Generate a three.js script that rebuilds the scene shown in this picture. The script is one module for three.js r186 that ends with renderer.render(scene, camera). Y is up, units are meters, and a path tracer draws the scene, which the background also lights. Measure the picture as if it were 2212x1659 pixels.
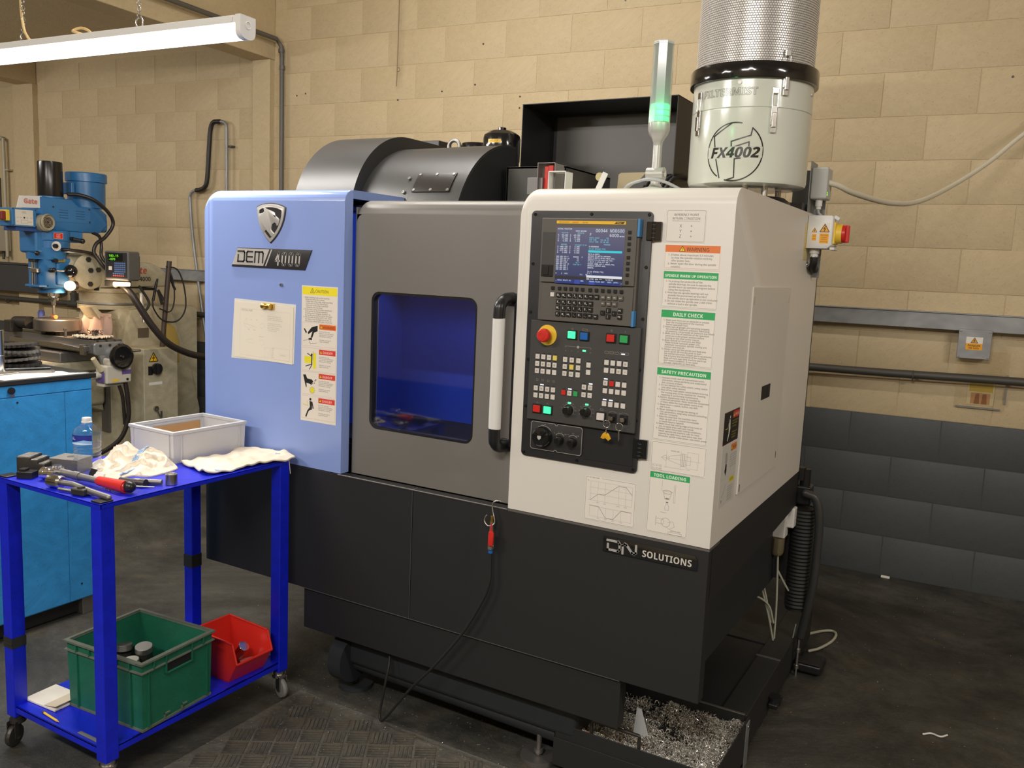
import * as THREE from 'three';
import { RoundedBoxGeometry } from 'three/addons/geometries/RoundedBoxGeometry.js';
import { mergeGeometries, mergeVertices, toCreasedNormals } from 'three/addons/utils/BufferGeometryUtils.js';
import { RectAreaLightUniformsLib } from 'three/addons/lights/RectAreaLightUniformsLib.js';
import { createNoise2D, createNoise3D } from 'simplex-noise';

// ------------------------------------------------------------------ camera, lights, exposure
const scene = new THREE.Scene();
scene.background = new THREE.Color(0x050505);
const camera = new THREE.PerspectiveCamera(48.306, 2212 / 1659, 0.05, 60);
camera.position.set(0.6399, 1.6135, 2.2738);
camera.quaternion.setFromRotationMatrix(new THREE.Matrix4().set(
  0.8656, -0.1057, 0.4895, 0, 0.0438, 0.9897, 0.1364, 0, -0.4989, -0.0966, 0.8613, 0, 0, 0, 0, 1));
scene.add(camera);
const renderer = new THREE.WebGLRenderer({ antialias: true });
renderer.toneMapping = THREE.LinearToneMapping;
renderer.toneMappingExposure = 1.0;
renderer.shadowMap.enabled = true;
RectAreaLightUniformsLib.init();
const LAMP = new THREE.Color(1.0, 0.955, 0.90);
// battens: [x, y, z of the middle, turn, light, label]; the first is the one in view
const BATTENS = [
  [-2.52, 2.435, 0.075, 0.0564, 150, 'long white LED batten light hanging on chains above the blue milling machine'],
  [-1.7, 3.75, -0.55, 0.0564, 190, 'white LED batten light hung high above the machining centre'],
  [0.2, 3.3, 3.3, 0.0564, 520, 'white LED batten light hung behind the viewer'],
  [-2.8, 3.1, 3.2, 0.0564, 300, 'white LED batten light hung over the gangway on the left'],
  [3.6, 3.3, 1.2, 0.0564, 410, 'white LED batten light hung over the gangway on the right'],
  [-6.6, 2.9, 0.6, 0.0564, 230, 'added unseen white LED batten light under the low slab past the milling machine'],  // unseen batten, added to brighten the left wall and slab
];

// ------------------------------------------------------------------ helpers
let seed = 7;
const rnd = () => { seed = (seed + 0x6d2b79f5) | 0; let t = Math.imul(seed ^ (seed >>> 15), 1 | seed); t = (t + Math.imul(t ^ (t >>> 7), 61 | t)) ^ t; return ((t ^ (t >>> 14)) >>> 0) / 4294967296; };
const rr = (a, b) => a + (b - a) * rnd();
const noise2 = createNoise2D(rnd), noise3 = createNoise3D(rnd);
const V = (x, y, z) => new THREE.Vector3(x, y, z);
const C = (r, g, b) => new THREE.Color().setRGB(r, g, b);
const used = {};
function numbered(name) { const n = used[name] = (used[name] ?? -1) + 1; return n ? `${name}_${String(n).padStart(3, '0')}` : name; }
function clean(g) {
  g = g.index ? g.toNonIndexed() : g.clone();
  for (const k of Object.keys(g.attributes)) if (!['position', 'normal', 'uv'].includes(k)) g.deleteAttribute(k);
  if (!g.attributes.normal) g.computeVertexNormals();
  if (!g.attributes.uv) g.setAttribute('uv', new THREE.BufferAttribute(new Float32Array(g.attributes.position.count * 2), 2));
  return g;
}
const join = (gs) => { gs = [].concat(gs).map(clean); return gs.length > 1 ? mergeGeometries(gs) : gs[0]; };
function meters(g) { // uv in metres by the main direction of each face
  g = clean(g); const p = g.attributes.position, n = g.attributes.normal, uv = g.attributes.uv;
  for (let i = 0; i < p.count; i++) {
    const a = Math.abs(n.getX(i)), b = Math.abs(n.getY(i)), c = Math.abs(n.getZ(i));
    if (b >= a && b >= c) uv.setXY(i, p.getX(i), p.getZ(i)); else if (a >= c) uv.setXY(i, p.getZ(i), p.getY(i)); else uv.setXY(i, p.getX(i), p.getY(i));
  }
  return g;
}
function thing(name, label, category, [x, y, z] = [0, 0, 0], group) {
  const o = new THREE.Group(); o.name = numbered(name); o.position.set(x, y, z); o.userData = { label, category };
  if (group) o.userData.group = group;
  scene.add(o); return o;
}
// geometry is given in world coordinates and moved to the thing's base
function part(t, name, geos, m, label, own = false) {
  const g = m.map || m.bumpMap || m.roughnessMap ? join([].concat(geos).map((q) => (q.userData.keep ? q : meters(q)))) : join(geos);
  let top = t; while (top.parent && top.parent !== scene) top = top.parent;
  if (!own && top.position.lengthSq() > 0) g.translate(-top.position.x, -top.position.y, -top.position.z);
  const o = new THREE.Mesh(g, m); o.name = name; o.castShadow = o.receiveShadow = true;
  if (label) o.userData.label = label;
  t.add(o); return o;
}
function single(name, label, category, geos, m, group, base) { // a thing that is one mesh
  const g = join([].concat(geos).map((q) => (q.userData.keep ? q : (m.map || m.bumpMap || m.roughnessMap ? meters(q) : q)))); g.computeBoundingBox();
  const b = g.boundingBox, c = base || [(b.min.x + b.max.x) / 2, b.min.y, (b.min.z + b.max.z) / 2];
  g.translate(-c[0], -c[1], -c[2]);
  const o = new THREE.Mesh(g, m); o.name = numbered(name); o.position.set(...c); o.castShadow = o.receiveShadow = true;
  o.userData = { label, category }; if (group) o.userData.group = group;
  scene.add(o); return o;
}
function structure(name, geos, m, parent = scene) {
  const o = new THREE.Mesh(m.map || m.bumpMap ? join([].concat(geos).map(meters)) : join(geos), m); o.name = name; o.castShadow = o.receiveShadow = true;
  if (parent === scene) o.userData.kind = 'structure';
  parent.add(o); return o;
}
function box(x0, x1, y0, y1, z0, z1, r = 0, seg = 2) {
  const w = Math.abs(x1 - x0), h = Math.abs(y1 - y0), d = Math.abs(z1 - z0);
  const g = r > 0 ? new RoundedBoxGeometry(w, h, d, seg, Math.min(r, w / 2.02, h / 2.02, d / 2.02)) : new THREE.BoxGeometry(w, h, d);
  return g.translate((x0 + x1) / 2, (y0 + y1) / 2, (z0 + z1) / 2);
}
const cbox = (x, y, z, w, h, d, r = 0, seg = 2) => box(x - w / 2, x + w / 2, y - h / 2, y + h / 2, z - d / 2, z + d / 2, r, seg);
function cyl(x, y, z, r, h, axis = 'y', r2 = r, seg = 32) { // middle of the cylinder; r2 is the radius at the far (+) end
  const g = new THREE.CylinderGeometry(r2, r, h, seg);
  if (axis === 'x') g.rotateZ(-Math.PI / 2); if (axis === 'z') g.rotateX(Math.PI / 2);
  return g.translate(x, y, z);
}
function lathe(prof, x, y, z, seg = 40, axis = 'y') {
  const g = new THREE.LatheGeometry(prof.map(([a, b]) => new THREE.Vector2(Math.max(a, 1e-5), b)), seg);
  let q = toCreasedNormals(g, 0.5);
  if (axis === 'x') q.rotateZ(-Math.PI / 2); if (axis === 'z') q.rotateX(Math.PI / 2);
  return q.translate(x, y, z);
}
function tube(pts, r, seg = 40, rs = 10, closed = false, tension = 0.5) {
  const c = new THREE.CatmullRomCurve3(pts.map((p) => V(...p)), closed, 'catmullrom', tension);
  const g = new THREE.TubeGeometry(c, seg, r, rs, closed);
  if (closed) return g;
  const caps = [0, 1].map((t) => { const p = c.getPointAt(t); return new THREE.SphereGeometry(r * 0.99, rs, 6).translate(p.x, p.y, p.z); });
  return join([g, ...caps]);
}
function rod(a, b, r, r2 = r, seg = 14) {
  const A = V(...a), B = V(...b), d = B.clone().sub(A), g = new THREE.CylinderGeometry(r2, r, d.length(), seg);
  g.applyQuaternion(new THREE.Quaternion().setFromUnitVectors(V(0, 1, 0), d.clone().normalize()));
  return g.translate((A.x + B.x) / 2, (A.y + B.y) / 2, (A.z + B.z) / 2);
}
function shapeOf(pts, holes = []) {
  const s = (pts instanceof THREE.Shape) ? pts : new THREE.Shape(pts.map(([a, b]) => new THREE.Vector2(a, b)));
  for (const h of holes) s.holes.push((h instanceof THREE.Path) ? h : new THREE.Path(h.map(([a, b]) => new THREE.Vector2(a, b))));
  return s;
}
function rrect(x0, x1, y0, y1, r) {
  const s = new THREE.Shape();
  s.moveTo(x0 + r, y0); s.lineTo(x1 - r, y0); s.absarc(x1 - r, y0 + r, r, -Math.PI / 2, 0); s.lineTo(x1, y1 - r); s.absarc(x1 - r, y1 - r, r, 0, Math.PI / 2);
  s.lineTo(x0 + r, y1); s.absarc(x0 + r, y1 - r, r, Math.PI / 2, Math.PI); s.lineTo(x0, y0 + r); s.absarc(x0 + r, y0 + r, r, Math.PI, Math.PI * 1.5); return s;
}
// extrusions: xy runs along +z from z0; zy runs along x (points are z, y); xz runs along y (points are x, z)
function ext(pts, from, to, plane = 'xy', bevel = 0, holes = [], seg = 12) {
  let s = shapeOf(pts, plane === 'xy' ? holes : []);
  if (plane === 'zy') s = shapeOf(((pts instanceof THREE.Shape) ? pts.getPoints(seg).map((p) => [p.x, p.y]) : pts).map(([a, b]) => [-a, b]), holes.map((h) => h.map(([a, b]) => [-a, b])));
  if (plane === 'xz') s = shapeOf(((pts instanceof THREE.Shape) ? pts.getPoints(seg).map((p) => [p.x, p.y]) : pts).map(([a, b]) => [a, -b]), holes.map((h) => h.map(([a, b]) => [a, -b])));
  const d = to - from;
  let g = new THREE.ExtrudeGeometry(s, { depth: d - 2 * bevel, bevelEnabled: bevel > 0, bevelThickness: bevel, bevelSize: bevel, bevelOffset: -bevel, bevelSegments: 2, curveSegments: seg });
  g.translate(0, 0, bevel);
  if (plane === 'zy') g.rotateY(Math.PI / 2); if (plane === 'xz') g.rotateX(-Math.PI / 2);
  if (bevel > 0) { g = toCreasedNormals(g, 0.6); }
  return plane === 'xy' ? g.translate(0, 0, from) : plane === 'zy' ? g.translate(from, 0, 0) : g.translate(0, from, 0);
}
function ring(x, y, z, R, r, axis = 'y', rs = 10, ts = 40, arc = Math.PI * 2) {
  const g = new THREE.TorusGeometry(R, r, rs, ts, arc);
  if (axis === 'y') g.rotateX(Math.PI / 2); if (axis === 'x') g.rotateY(Math.PI / 2);
  return g.translate(x, y, z);
}
const sphere = (x, y, z, r, sy = 1, seg = 20) => new THREE.SphereGeometry(r, seg, seg * 0.7 | 0).scale(1, sy, 1).translate(x, y, z);
const turnAt = (g, x, y, z, ax, ang) => { g = clean(g); g.translate(-x, -y, -z); g[{ x: 'rotateX', y: 'rotateY', z: 'rotateZ' }[ax]](ang); return g.translate(x, y, z); };
const screw = (x, y, z, r = 0.0045, axis = 'z') => lathe([[0, -0.001], [r, -0.001], [r, 0.001], [r * 0.8, 0.0028], [r * 0.35, 0.0034], [r * 0.3, 0.0016], [0, 0.0016]], x, y, z, 12, axis);

// ------------------------------------------------------------------ materials
function canvasTex(w, h, draw, srgb = true) {
  const c = document.createElement('canvas'); c.width = w; c.height = h; const x = c.getContext('2d'); draw(x, w, h);
  const t = new THREE.CanvasTexture(c); if (srgb) t.colorSpace = THREE.SRGBColorSpace; t.magFilter = THREE.LinearFilter; return t;
}
function noiseTex(size, fn, srgb, meter) {
  const d = new Uint8Array(size * size * 4);
  for (let j = 0; j < size; j++) for (let i = 0; i < size; i++) { const v = fn(i / size, j / size); for (let k = 0; k < 3; k++) d[(j * size + i) * 4 + k] = Math.max(0, Math.min(255, 255 * (v.length ? v[k] : v))); d[(j * size + i) * 4 + 3] = 255; }
  const t = new THREE.DataTexture(d, size, size); t.wrapS = t.wrapT = THREE.RepeatWrapping; t.magFilter = THREE.LinearFilter; t.minFilter = THREE.LinearMipmapLinearFilter; t.generateMipmaps = true;
  if (srgb) t.colorSpace = THREE.SRGBColorSpace; t.repeat.set(1 / meter, 1 / meter); t.needsUpdate = true; return t;
}
const per = (u, v, f, s) => { const a = u * Math.PI * 2, b = v * Math.PI * 2; return noise3(Math.cos(a) * f + s, Math.sin(a) * f + Math.cos(b) * f * 1.3, Math.sin(b) * f * 1.3 - s); };
const M = {};
const std = (name, color, roughness = 0.5, metalness = 0, o = {}) => { const m = new (o.physical ? THREE.MeshPhysicalMaterial : THREE.MeshStandardMaterial)({ color, roughness, metalness, ...(({ physical, ...q }) => q)(o) }); m.name = name; M[name] = m; return m; };
const grainT = noiseTex(256, (u, v) => 0.5 + 0.25 * per(u, v, 14, 1) + 0.25 * per(u, v, 26, 5), false, 0.06);
const blotchT = noiseTex(256, (u, v) => { const n = 0.9 + 0.06 * per(u, v, 0.9, 3) + 0.04 * per(u, v, 3, 9); return [n, n, n]; }, true, 1.3);
const wallT = noiseTex(512, (u, v) => { const n = 0.955 + 0.014 * per(u, v, 5, 9) + 0.014 * per(u, v, 13, 2), s = Math.max(0, per(u, v, 17, 21) - 0.72) * 0.5; return [n - s, n - s * 1.05, n * 0.985 - s * 1.1]; }, true, 1.7);
const wallB = noiseTex(512, (u, v) => 0.5 + 0.22 * per(u, v, 9, 4) + 0.2 * per(u, v, 24, 8) - 0.5 * Math.max(0, per(u, v, 30, 13) - 0.55), false, 0.6);
const dirtyT = noiseTex(256, (u, v) => { const n = 0.92 + 0.04 * per(u, v, 1.2, 31) + 0.02 * per(u, v, 5, 12), s = Math.max(0, per(u, v, 6, 41) - 0.55); return [n - 0.18 * s, n - 0.2 * s, n - 0.22 * s]; }, true, 0.55);
const floorT = noiseTex(1024, (u, v) => { const a = per(u, v, 1.1, 7), b = per(u, v, 4, 3), c = per(u, v, 16, 6), w = Math.max(0, per(u, v, 1.9, 17) - 0.35); const n = 0.62 + 0.13 * a + 0.07 * b + 0.06 * c; const k = per(u, v, 40, 2) > 0.78 ? 0.22 : 0; return [n + 0.16 * w + k, n + 0.1 * w + k, n - 0.02 + 0.03 * w + k * 0.9]; }, true, 2.6);
const floorB = noiseTex(512, (u, v) => 0.5 + 0.3 * per(u, v, 8, 4) + 0.2 * per(u, v, 22, 8), false, 0.5);
const creams = [C(0.60, 0.478, 0.300), C(0.603, 0.481, 0.303), C(0.596, 0.474, 0.297), C(0.602, 0.479, 0.300)].map((c, i) => std('cream_paint_' + i, c, 0.62, 0, { map: wallT, bumpMap: wallB, bumpScale: 0.00022 }));
const greys = [C(0.072, 0.079, 0.085), C(0.075, 0.082, 0.088), C(0.069, 0.076, 0.082)].map((c, i) => std('grey_paint_' + i, c, 0.5, 0, { map: wallT, bumpMap: wallB, bumpScale: 0.00022 }));
std('floor_paint', C(0.108, 0.103, 0.092), 0.62, 0, { map: floorT, bumpMap: floorB, bumpScale: 0.0012 });
std('slab', C(0.70, 0.57, 0.38), 0.8, 0, { map: wallT, bumpMap: wallB, bumpScale: 0.002 });
std('blue_panel', C(0.25, 0.345, 0.69), 0.22, 0, { bumpMap: grainT, bumpScale: 0.00006 });
std('white_panel', C(0.70, 0.665, 0.61), 0.42, 0, { bumpMap: grainT, bumpScale: 0.00008 });
std('door_grey', C(0.195, 0.184, 0.168), 0.42, 0.15, { bumpMap: grainT, bumpScale: 0.00012 });
std('base_black', C(0.016, 0.0162, 0.0172), 0.55, 0, { bumpMap: grainT, bumpScale: 0.00015 });
std('sheet_black', C(0.022, 0.0222, 0.0225), 0.5, 0.1, { bumpMap: grainT, bumpScale: 0.0001 });
std('sheet_grey', C(0.075, 0.073, 0.068), 0.42, 0.3, { bumpMap: grainT, bumpScale: 0.0001 });
std('dark', C(0.008, 0.008, 0.009), 0.6);
std('black_plastic', C(0.012, 0.012, 0.013), 0.32);
std('black_gloss', C(0.01, 0.01, 0.011), 0.12, 0, { physical: true, clearcoat: 0.6, clearcoatRoughness: 0.1 });
std('panel_grey', C(0.05, 0.048, 0.0455), 0.5);
std('unit_grey', C(0.098, 0.089, 0.078), 0.5);
std('console_black', C(0.027, 0.0265, 0.027), 0.42, 0, { bumpMap: grainT, bumpScale: 0.0003 });
std('chrome', C(0.72, 0.71, 0.69), 0.16, 1);
std('steel', C(0.46, 0.445, 0.42), 0.3, 1);
std('dull_steel', C(0.26, 0.25, 0.235), 0.48, 0.85);
std('dark_steel', C(0.07, 0.066, 0.06), 0.42, 0.7);
std('galvanised', C(0.38, 0.39, 0.395), 0.48, 0.55, { map: blotchT });
std('brass', C(0.62, 0.40, 0.10), 0.3, 1);
std('silver_paint', C(0.56, 0.545, 0.52), 0.33, 0.35);
std('white_plastic', C(0.72, 0.71, 0.68), 0.4);
std('key_white', C(0.66, 0.62, 0.57), 0.45);
std('grey_plastic', C(0.42, 0.43, 0.44), 0.45);
std('red_plastic', C(0.60, 0.025, 0.018), 0.32);
std('yellow_plastic', C(0.80, 0.55, 0.05), 0.4);
std('green_plastic', C(0.03, 0.36, 0.10), 0.4);
std('blue_plastic', C(0.01, 0.12, 0.42), 0.35);
std('trim_blue', C(0.06, 0.22, 0.47), 0.4);
std('rubber', C(0.011, 0.0105, 0.010), 0.6);
std('cable_white', C(0.66, 0.62, 0.5), 0.5);
std('cable_pale', C(0.42, 0.42, 0.34), 0.5);
std('trolley_blue', C(0.006, 0.018, 0.66), 0.36, 0, { map: dirtyT });
std('cabinet_blue', C(0.04, 0.29, 0.66), 0.36, 0, { map: dirtyT });
std('mill_blue', C(0.032, 0.165, 0.39), 0.32);
std('mill_cream', C(0.50, 0.455, 0.32), 0.5, 0, { map: dirtyT });
std('tote_grey', C(0.52, 0.52, 0.53), 0.45);
std('crate_green', C(0.012, 0.15, 0.085), 0.5, 0, { map: dirtyT });
std('crate_dust', C(0.13, 0.155, 0.115), 0.7, 0, { map: dirtyT });
std('bin_red', C(0.60, 0.022, 0.013), 0.38);
std('cardboard', C(0.44, 0.235, 0.095), 0.8);
std('cloth', C(0.76, 0.665, 0.53), 0.95);
std('cloth_blue', C(0.30, 0.42, 0.60), 0.95);
std('paper', C(0.75, 0.71, 0.62), 0.8);
std('filter_paint', C(0.64, 0.66, 0.585), 0.2, 0, { physical: true, clearcoat: 0.5, clearcoatRoughness: 0.12 });
std('amber', C(0.42, 0.30, 0.06), 0.25, 0.1);
std('glass_clear', C(1, 1, 1), 0.03, 0, { physical: true, transmission: 1, thickness: 0, ior: 1.5 });
std('pet', C(0.98, 0.99, 1), 0.05, 0, { physical: true, transmission: 1, thickness: 0, ior: 1.45 });
std('perspex', C(0.99, 0.985, 0.97), 0.04, 0, { physical: true, transmission: 1, thickness: 0, ior: 1.45 });
const glow = (name, c, k) => std(name, c.clone().multiplyScalar(0.5), 0.5, 0, { emissive: c, emissiveIntensity: k });
glow('lamp_glow', LAMP, 3.2); glow('green_glow', C(0.05, 1, 0.35), 1.3); glow('green_led', C(0.1, 1, 0.4), 1.5); glow('white_led', C(0.75, 0.8, 1), 1.6);
glow('bulb_glow', C(1, 0.62, 0.34), 6); glow('digit_green', C(0.25, 1, 0.05), 1.4);

// flat print: a thin sheet whose front (+z) carries the drawing
const PPM = 2600;
function print(w, h, draw, ppm = PPM, alpha = false, rough = 0.45) {
  const W = Math.max(8, Math.round(w * ppm)), H = Math.max(8, Math.round(h * ppm));
  const t = canvasTex(W, H, (x) => { x.save(); x.scale(W / (w * 1000), H / (h * 1000)); draw(x, w * 1000, h * 1000); x.restore(); }); // drawn in millimetres
  const m = new THREE.MeshStandardMaterial({ map: t, roughness: rough }); if (alpha) m.transparent = true; m.name = 'print'; return m;
}
function sheet(w, h, d = 0.0006) { // front face at z = d
  const g = new THREE.BoxGeometry(w, h, d).translate(0, 0, d / 2), uv = g.attributes.uv, n = g.attributes.normal, p = g.attributes.position;
  for (let i = 0; i < uv.count; i++) if (Math.abs(n.getZ(i)) < 0.5) uv.setXY(i, 0.003 + 0.994 * (p.getX(i) / w + 0.5), 0.003 + 0.994 * (p.getY(i) / h + 0.5));
  g.userData.keep = true; return g;
}
const decal = (w, h, d = 0.0003) => { const g = new THREE.PlaneGeometry(w, h).translate(0, 0, d); g.userData.keep = true; return g; }; // a transfer, printed on the surface behind it
const keep = (g) => { g.userData.keep = true; return g; };
const T = (x, s, px, py, size, color = '#222', align = 'left', font = 'sans-serif', weight = '', maxW) => { x.fillStyle = color; x.textAlign = align; x.textBaseline = 'middle'; x.font = `${weight} ${size}px ${font}`; x.fillText(s, px, py, ...(maxW ? [maxW] : [])); };
const fillR = (x, c, a, b, w, h) => { x.fillStyle = c; x.fillRect(a, b, w, h); };
function roundR(x, a, b, w, h, r) { x.beginPath(); x.moveTo(a + r, b); x.arcTo(a + w, b, a + w, b + h, r); x.arcTo(a + w, b + h, a, b + h, r); x.arcTo(a, b + h, a, b, r); x.arcTo(a, b, a + w, b, r); x.closePath(); }
function poly(x, pts, fill, stroke, lw = 0.4, close = true) { x.beginPath(); pts.forEach(([a, b], i) => (i ? x.lineTo(a, b) : x.moveTo(a, b))); if (close) x.closePath(); if (fill) { x.fillStyle = fill; x.fill(); } if (stroke) { x.strokeStyle = stroke; x.lineWidth = lw; x.lineJoin = 'round'; x.lineCap = 'round'; x.stroke(); } }
function triMark(x, cx, cy, s, fill = '#f3d21c', ink = '#222', bolt = false) {
  poly(x, [[cx, cy - s * 0.55], [cx + s * 0.62, cy + s * 0.5], [cx - s * 0.62, cy + s * 0.5]], fill, ink, s * 0.09);
  if (bolt) poly(x, [[cx + s * 0.08, cy - s * 0.25], [cx - s * 0.14, cy + s * 0.12], [cx + s * 0.12, cy + s * 0.05], [cx - s * 0.06, cy + s * 0.4]], null, ink, s * 0.09, false);
  else T(x, '!', cx, cy + s * 0.14, s * 0.75, ink, 'center', 'sans-serif', 'bold');
}
// a loft along x with a rounded top-front edge and rounded upper left / right corners
function loftPanel(x0, x1, y0, H, zF, zB, rT, rL, rR) {
  const xs = [], N = 9;
  for (let i = 0; i <= N; i++) xs.push(x0 + rL * (1 - Math.cos((i / N) * Math.PI / 2)));
  for (let i = 0; i <= N; i++) xs.push(x1 - rR * (1 - Math.cos((1 - i / N) * Math.PI / 2)));
  const drop = (x) => { const a = x - x0, b = x1 - x; let d = 0; if (a < rL) d = rL - Math.sqrt(Math.max(0, rL * rL - (rL - a) ** 2)); if (b < rR) d = Math.max(d, rR - Math.sqrt(Math.max(0, rR * rR - (rR - b) ** 2))); return d; };
  const prof = (x) => { const h = H - drop(x), out = [[zB, y0], [zF, y0]]; for (let i = 0; i <= 12; i++) { const t = (i / 12) * Math.PI / 2; out.push([zF - rT + rT * Math.cos(t), h - rT + rT * Math.sin(t)]); } out.push([zB, h]); return out; };
  const P = [], push = (a) => P.push(...a);
  for (let i = 0; i + 1 < xs.length; i++) {
    if (xs[i + 1] - xs[i] < 1e-7) continue;
    const A = prof(xs[i]), B = prof(xs[i + 1]);
    for (let k = 0; k < A.length; k++) { const l = (k + 1) % A.length, a = [xs[i], A[k][1], A[k][0]], b = [xs[i], A[l][1], A[l][0]], c = [xs[i + 1], B[l][1], B[l][0]], d = [xs[i + 1], B[k][1], B[k][0]]; push(a); push(d); push(c); push(a); push(c); push(b); }
  }
  for (const [x, s] of [[x0, 1], [x1, -1]]) { const A = prof(x); for (let k = 1; k + 1 < A.length; k++) { const t = [A[0], A[k], A[k + 1]]; if (s < 0) t.reverse(); for (const [z, y] of t) push([x, y, z]); } }
  const g = new THREE.BufferGeometry(); g.setAttribute('position', new THREE.BufferAttribute(new Float32Array(P), 3));
  const signed = volume(g); if (signed < 0) flip(g);
  return toCreasedNormals(g, 0.5);
}
function volume(g) { const p = g.attributes.position; let v = 0; const a = V(0, 0, 0), b = V(0, 0, 0), c = V(0, 0, 0); for (let i = 0; i < p.count; i += 3) { a.fromBufferAttribute(p, i); b.fromBufferAttribute(p, i + 1); c.fromBufferAttribute(p, i + 2); v += a.dot(b.cross(c)); } return v; }
function flip(g) { const p = g.attributes.position.array; for (let i = 0; i < p.length; i += 9) for (let k = 0; k < 3; k++) { const t = p[i + 3 + k]; p[i + 3 + k] = p[i + 6 + k]; p[i + 6 + k] = t; } }
// ------------------------------------------------------------------ room
const YAW = 0.0564, onWall = (g) => clean(g).rotateY(YAW).translate(-2, 0, -2.62);
const W3 = (s, y, o) => { const p = V(s, y, o).applyAxisAngle(V(0, 1, 0), YAW); return [p.x - 2, p.y, p.z - 2.62]; };
const sx = (x) => (x + 2) / Math.cos(YAW);
structure('floor', box(-10, 6.5, -0.2, 0, -4.2, 7.2), M.floor_paint).userData.label = 'dark grey painted concrete workshop floor';
structure('ceiling', box(-10, 6.5, 4.3, 4.5, -4.2, 7.2), M.slab);
structure('wall_left', box(-9.7, -9.5, 0, 4.3, -4.2, 7.2), creams[0]);
structure('wall_right', box(6, 6.2, 0, 4.3, -4.2, 7.2), creams[1]);
structure('wall_front', box(-10, 6.5, 0, 4.3, 7, 7.2), creams[2]);
const wall = structure('wall_back', box(-8.4, 9, 0.9, 4.3, -0.25, -0.003), creams[0]);
wall.position.set(-2, 0, -2.62); wall.rotation.y = YAW;
wall.userData.label = 'cream painted blockwork wall with a dark grey dado';
structure('joint_bed', box(-8.4, 9, 0, 0.9, -0.25, -0.003), greys[1], wall);
{ // painted blocks, each its own piece, where the photograph shows them
  const full = ext([[-0.2225, -0.110], [0.2225, -0.110], [0.2225, 0.110], [-0.2225, 0.110]], -0.03, 0, 'xy', 0.0016);
  const shift = [0, 1, 2].map((k) => { const g = clean(full), uv = g.attributes.uv; const q = meters(g); for (let i = 0; i < uv.count; i++) q.attributes.uv.setXY(i, q.attributes.uv.getX(i) + 0.37 * k, q.attributes.uv.getY(i) + 0.61 * k); return q; });
  camera.updateMatrixWorld(true); camera.updateProjectionMatrix(); wall.updateMatrixWorld(true);
  for (let c = 0; c < 16; c++) for (let i = -15; i < 9; i++) {
    const s = 0.19 + 2 - 0.225 + (c % 2 ? 0.225 : 0) + i * 0.45, y = (c + 0.5) * 0.225;
    const p = wall.localToWorld(V(s, y, 0)).project(camera), u = (p.x + 1) * 1106, v = (1 - p.y) * 829.5;
    if (u < -85 || u > 2300 || v < -60 || v > 1700 || (u > 520 && u < 1680 && v > 470) || (u > 1180 && u < 1440 && v > 260) || (s < -2.3 && y > 3.1)) continue;
    const m = new THREE.Mesh(shift[Math.floor(rnd() * 3)], c < 4 ? greys[Math.floor(rnd() * 3)] : creams[Math.floor(rnd() * 4)]);
    m.name = 'block'; m.castShadow = m.receiveShadow = true;
    m.position.set(s, y, rr(-0.0005, 0.0005)); m.rotation.set(rr(-0.0015, 0.0015), rr(-0.001, 0.001), 0); wall.add(m);
  }
  for (const [x, y] of [[-3.98, 2.77], [-3.9, 2.78], [-3.1, 2.7], [-2.75, 2.74], [-2.5, 2.77], [-2.17, 2.68], [-2.17, 2.61], [-2.45, 3.02], [-1.5, 3.2], [-0.7, 2.95], [0.55, 2.65]]) structure('fixing_hole', cyl(sx(x), y, 0.0012, 0.006, 0.002, 'z', 0.006, 8), M.dark_steel, wall);
}
const trim = (n, g, m, label) => { const o = structure('trim_' + n, [].concat(g).map(onWall), m); o.userData.label = label; return o; };
trim(1, box(-2.362, -2.196, 0, 3.03, -0.01, 0.05, 0.004), creams[1], 'cream pilaster beside the grey conduit');
trim(2, box(-5.16, -4.885, 0, 3.0, -0.01, 0.05, 0.004), creams[3], 'cream pilaster behind the blue milling head');
trim(3, box(-2.39, -2.19, 3.03, 4.3, 0, 9.2, 0.006), creams[2], 'concrete beam over the first pilaster');
trim(4, box(-5.1, -4.895, 3.0, 3.4, 0, 9.2, 0.006), creams[0], 'concrete beam over the second pilaster');
trim(5, box(-8.2, -2.36, 3.2, 3.4, 0, 9.2), M.slab, 'low ceiling slab over the milling machine');

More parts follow.
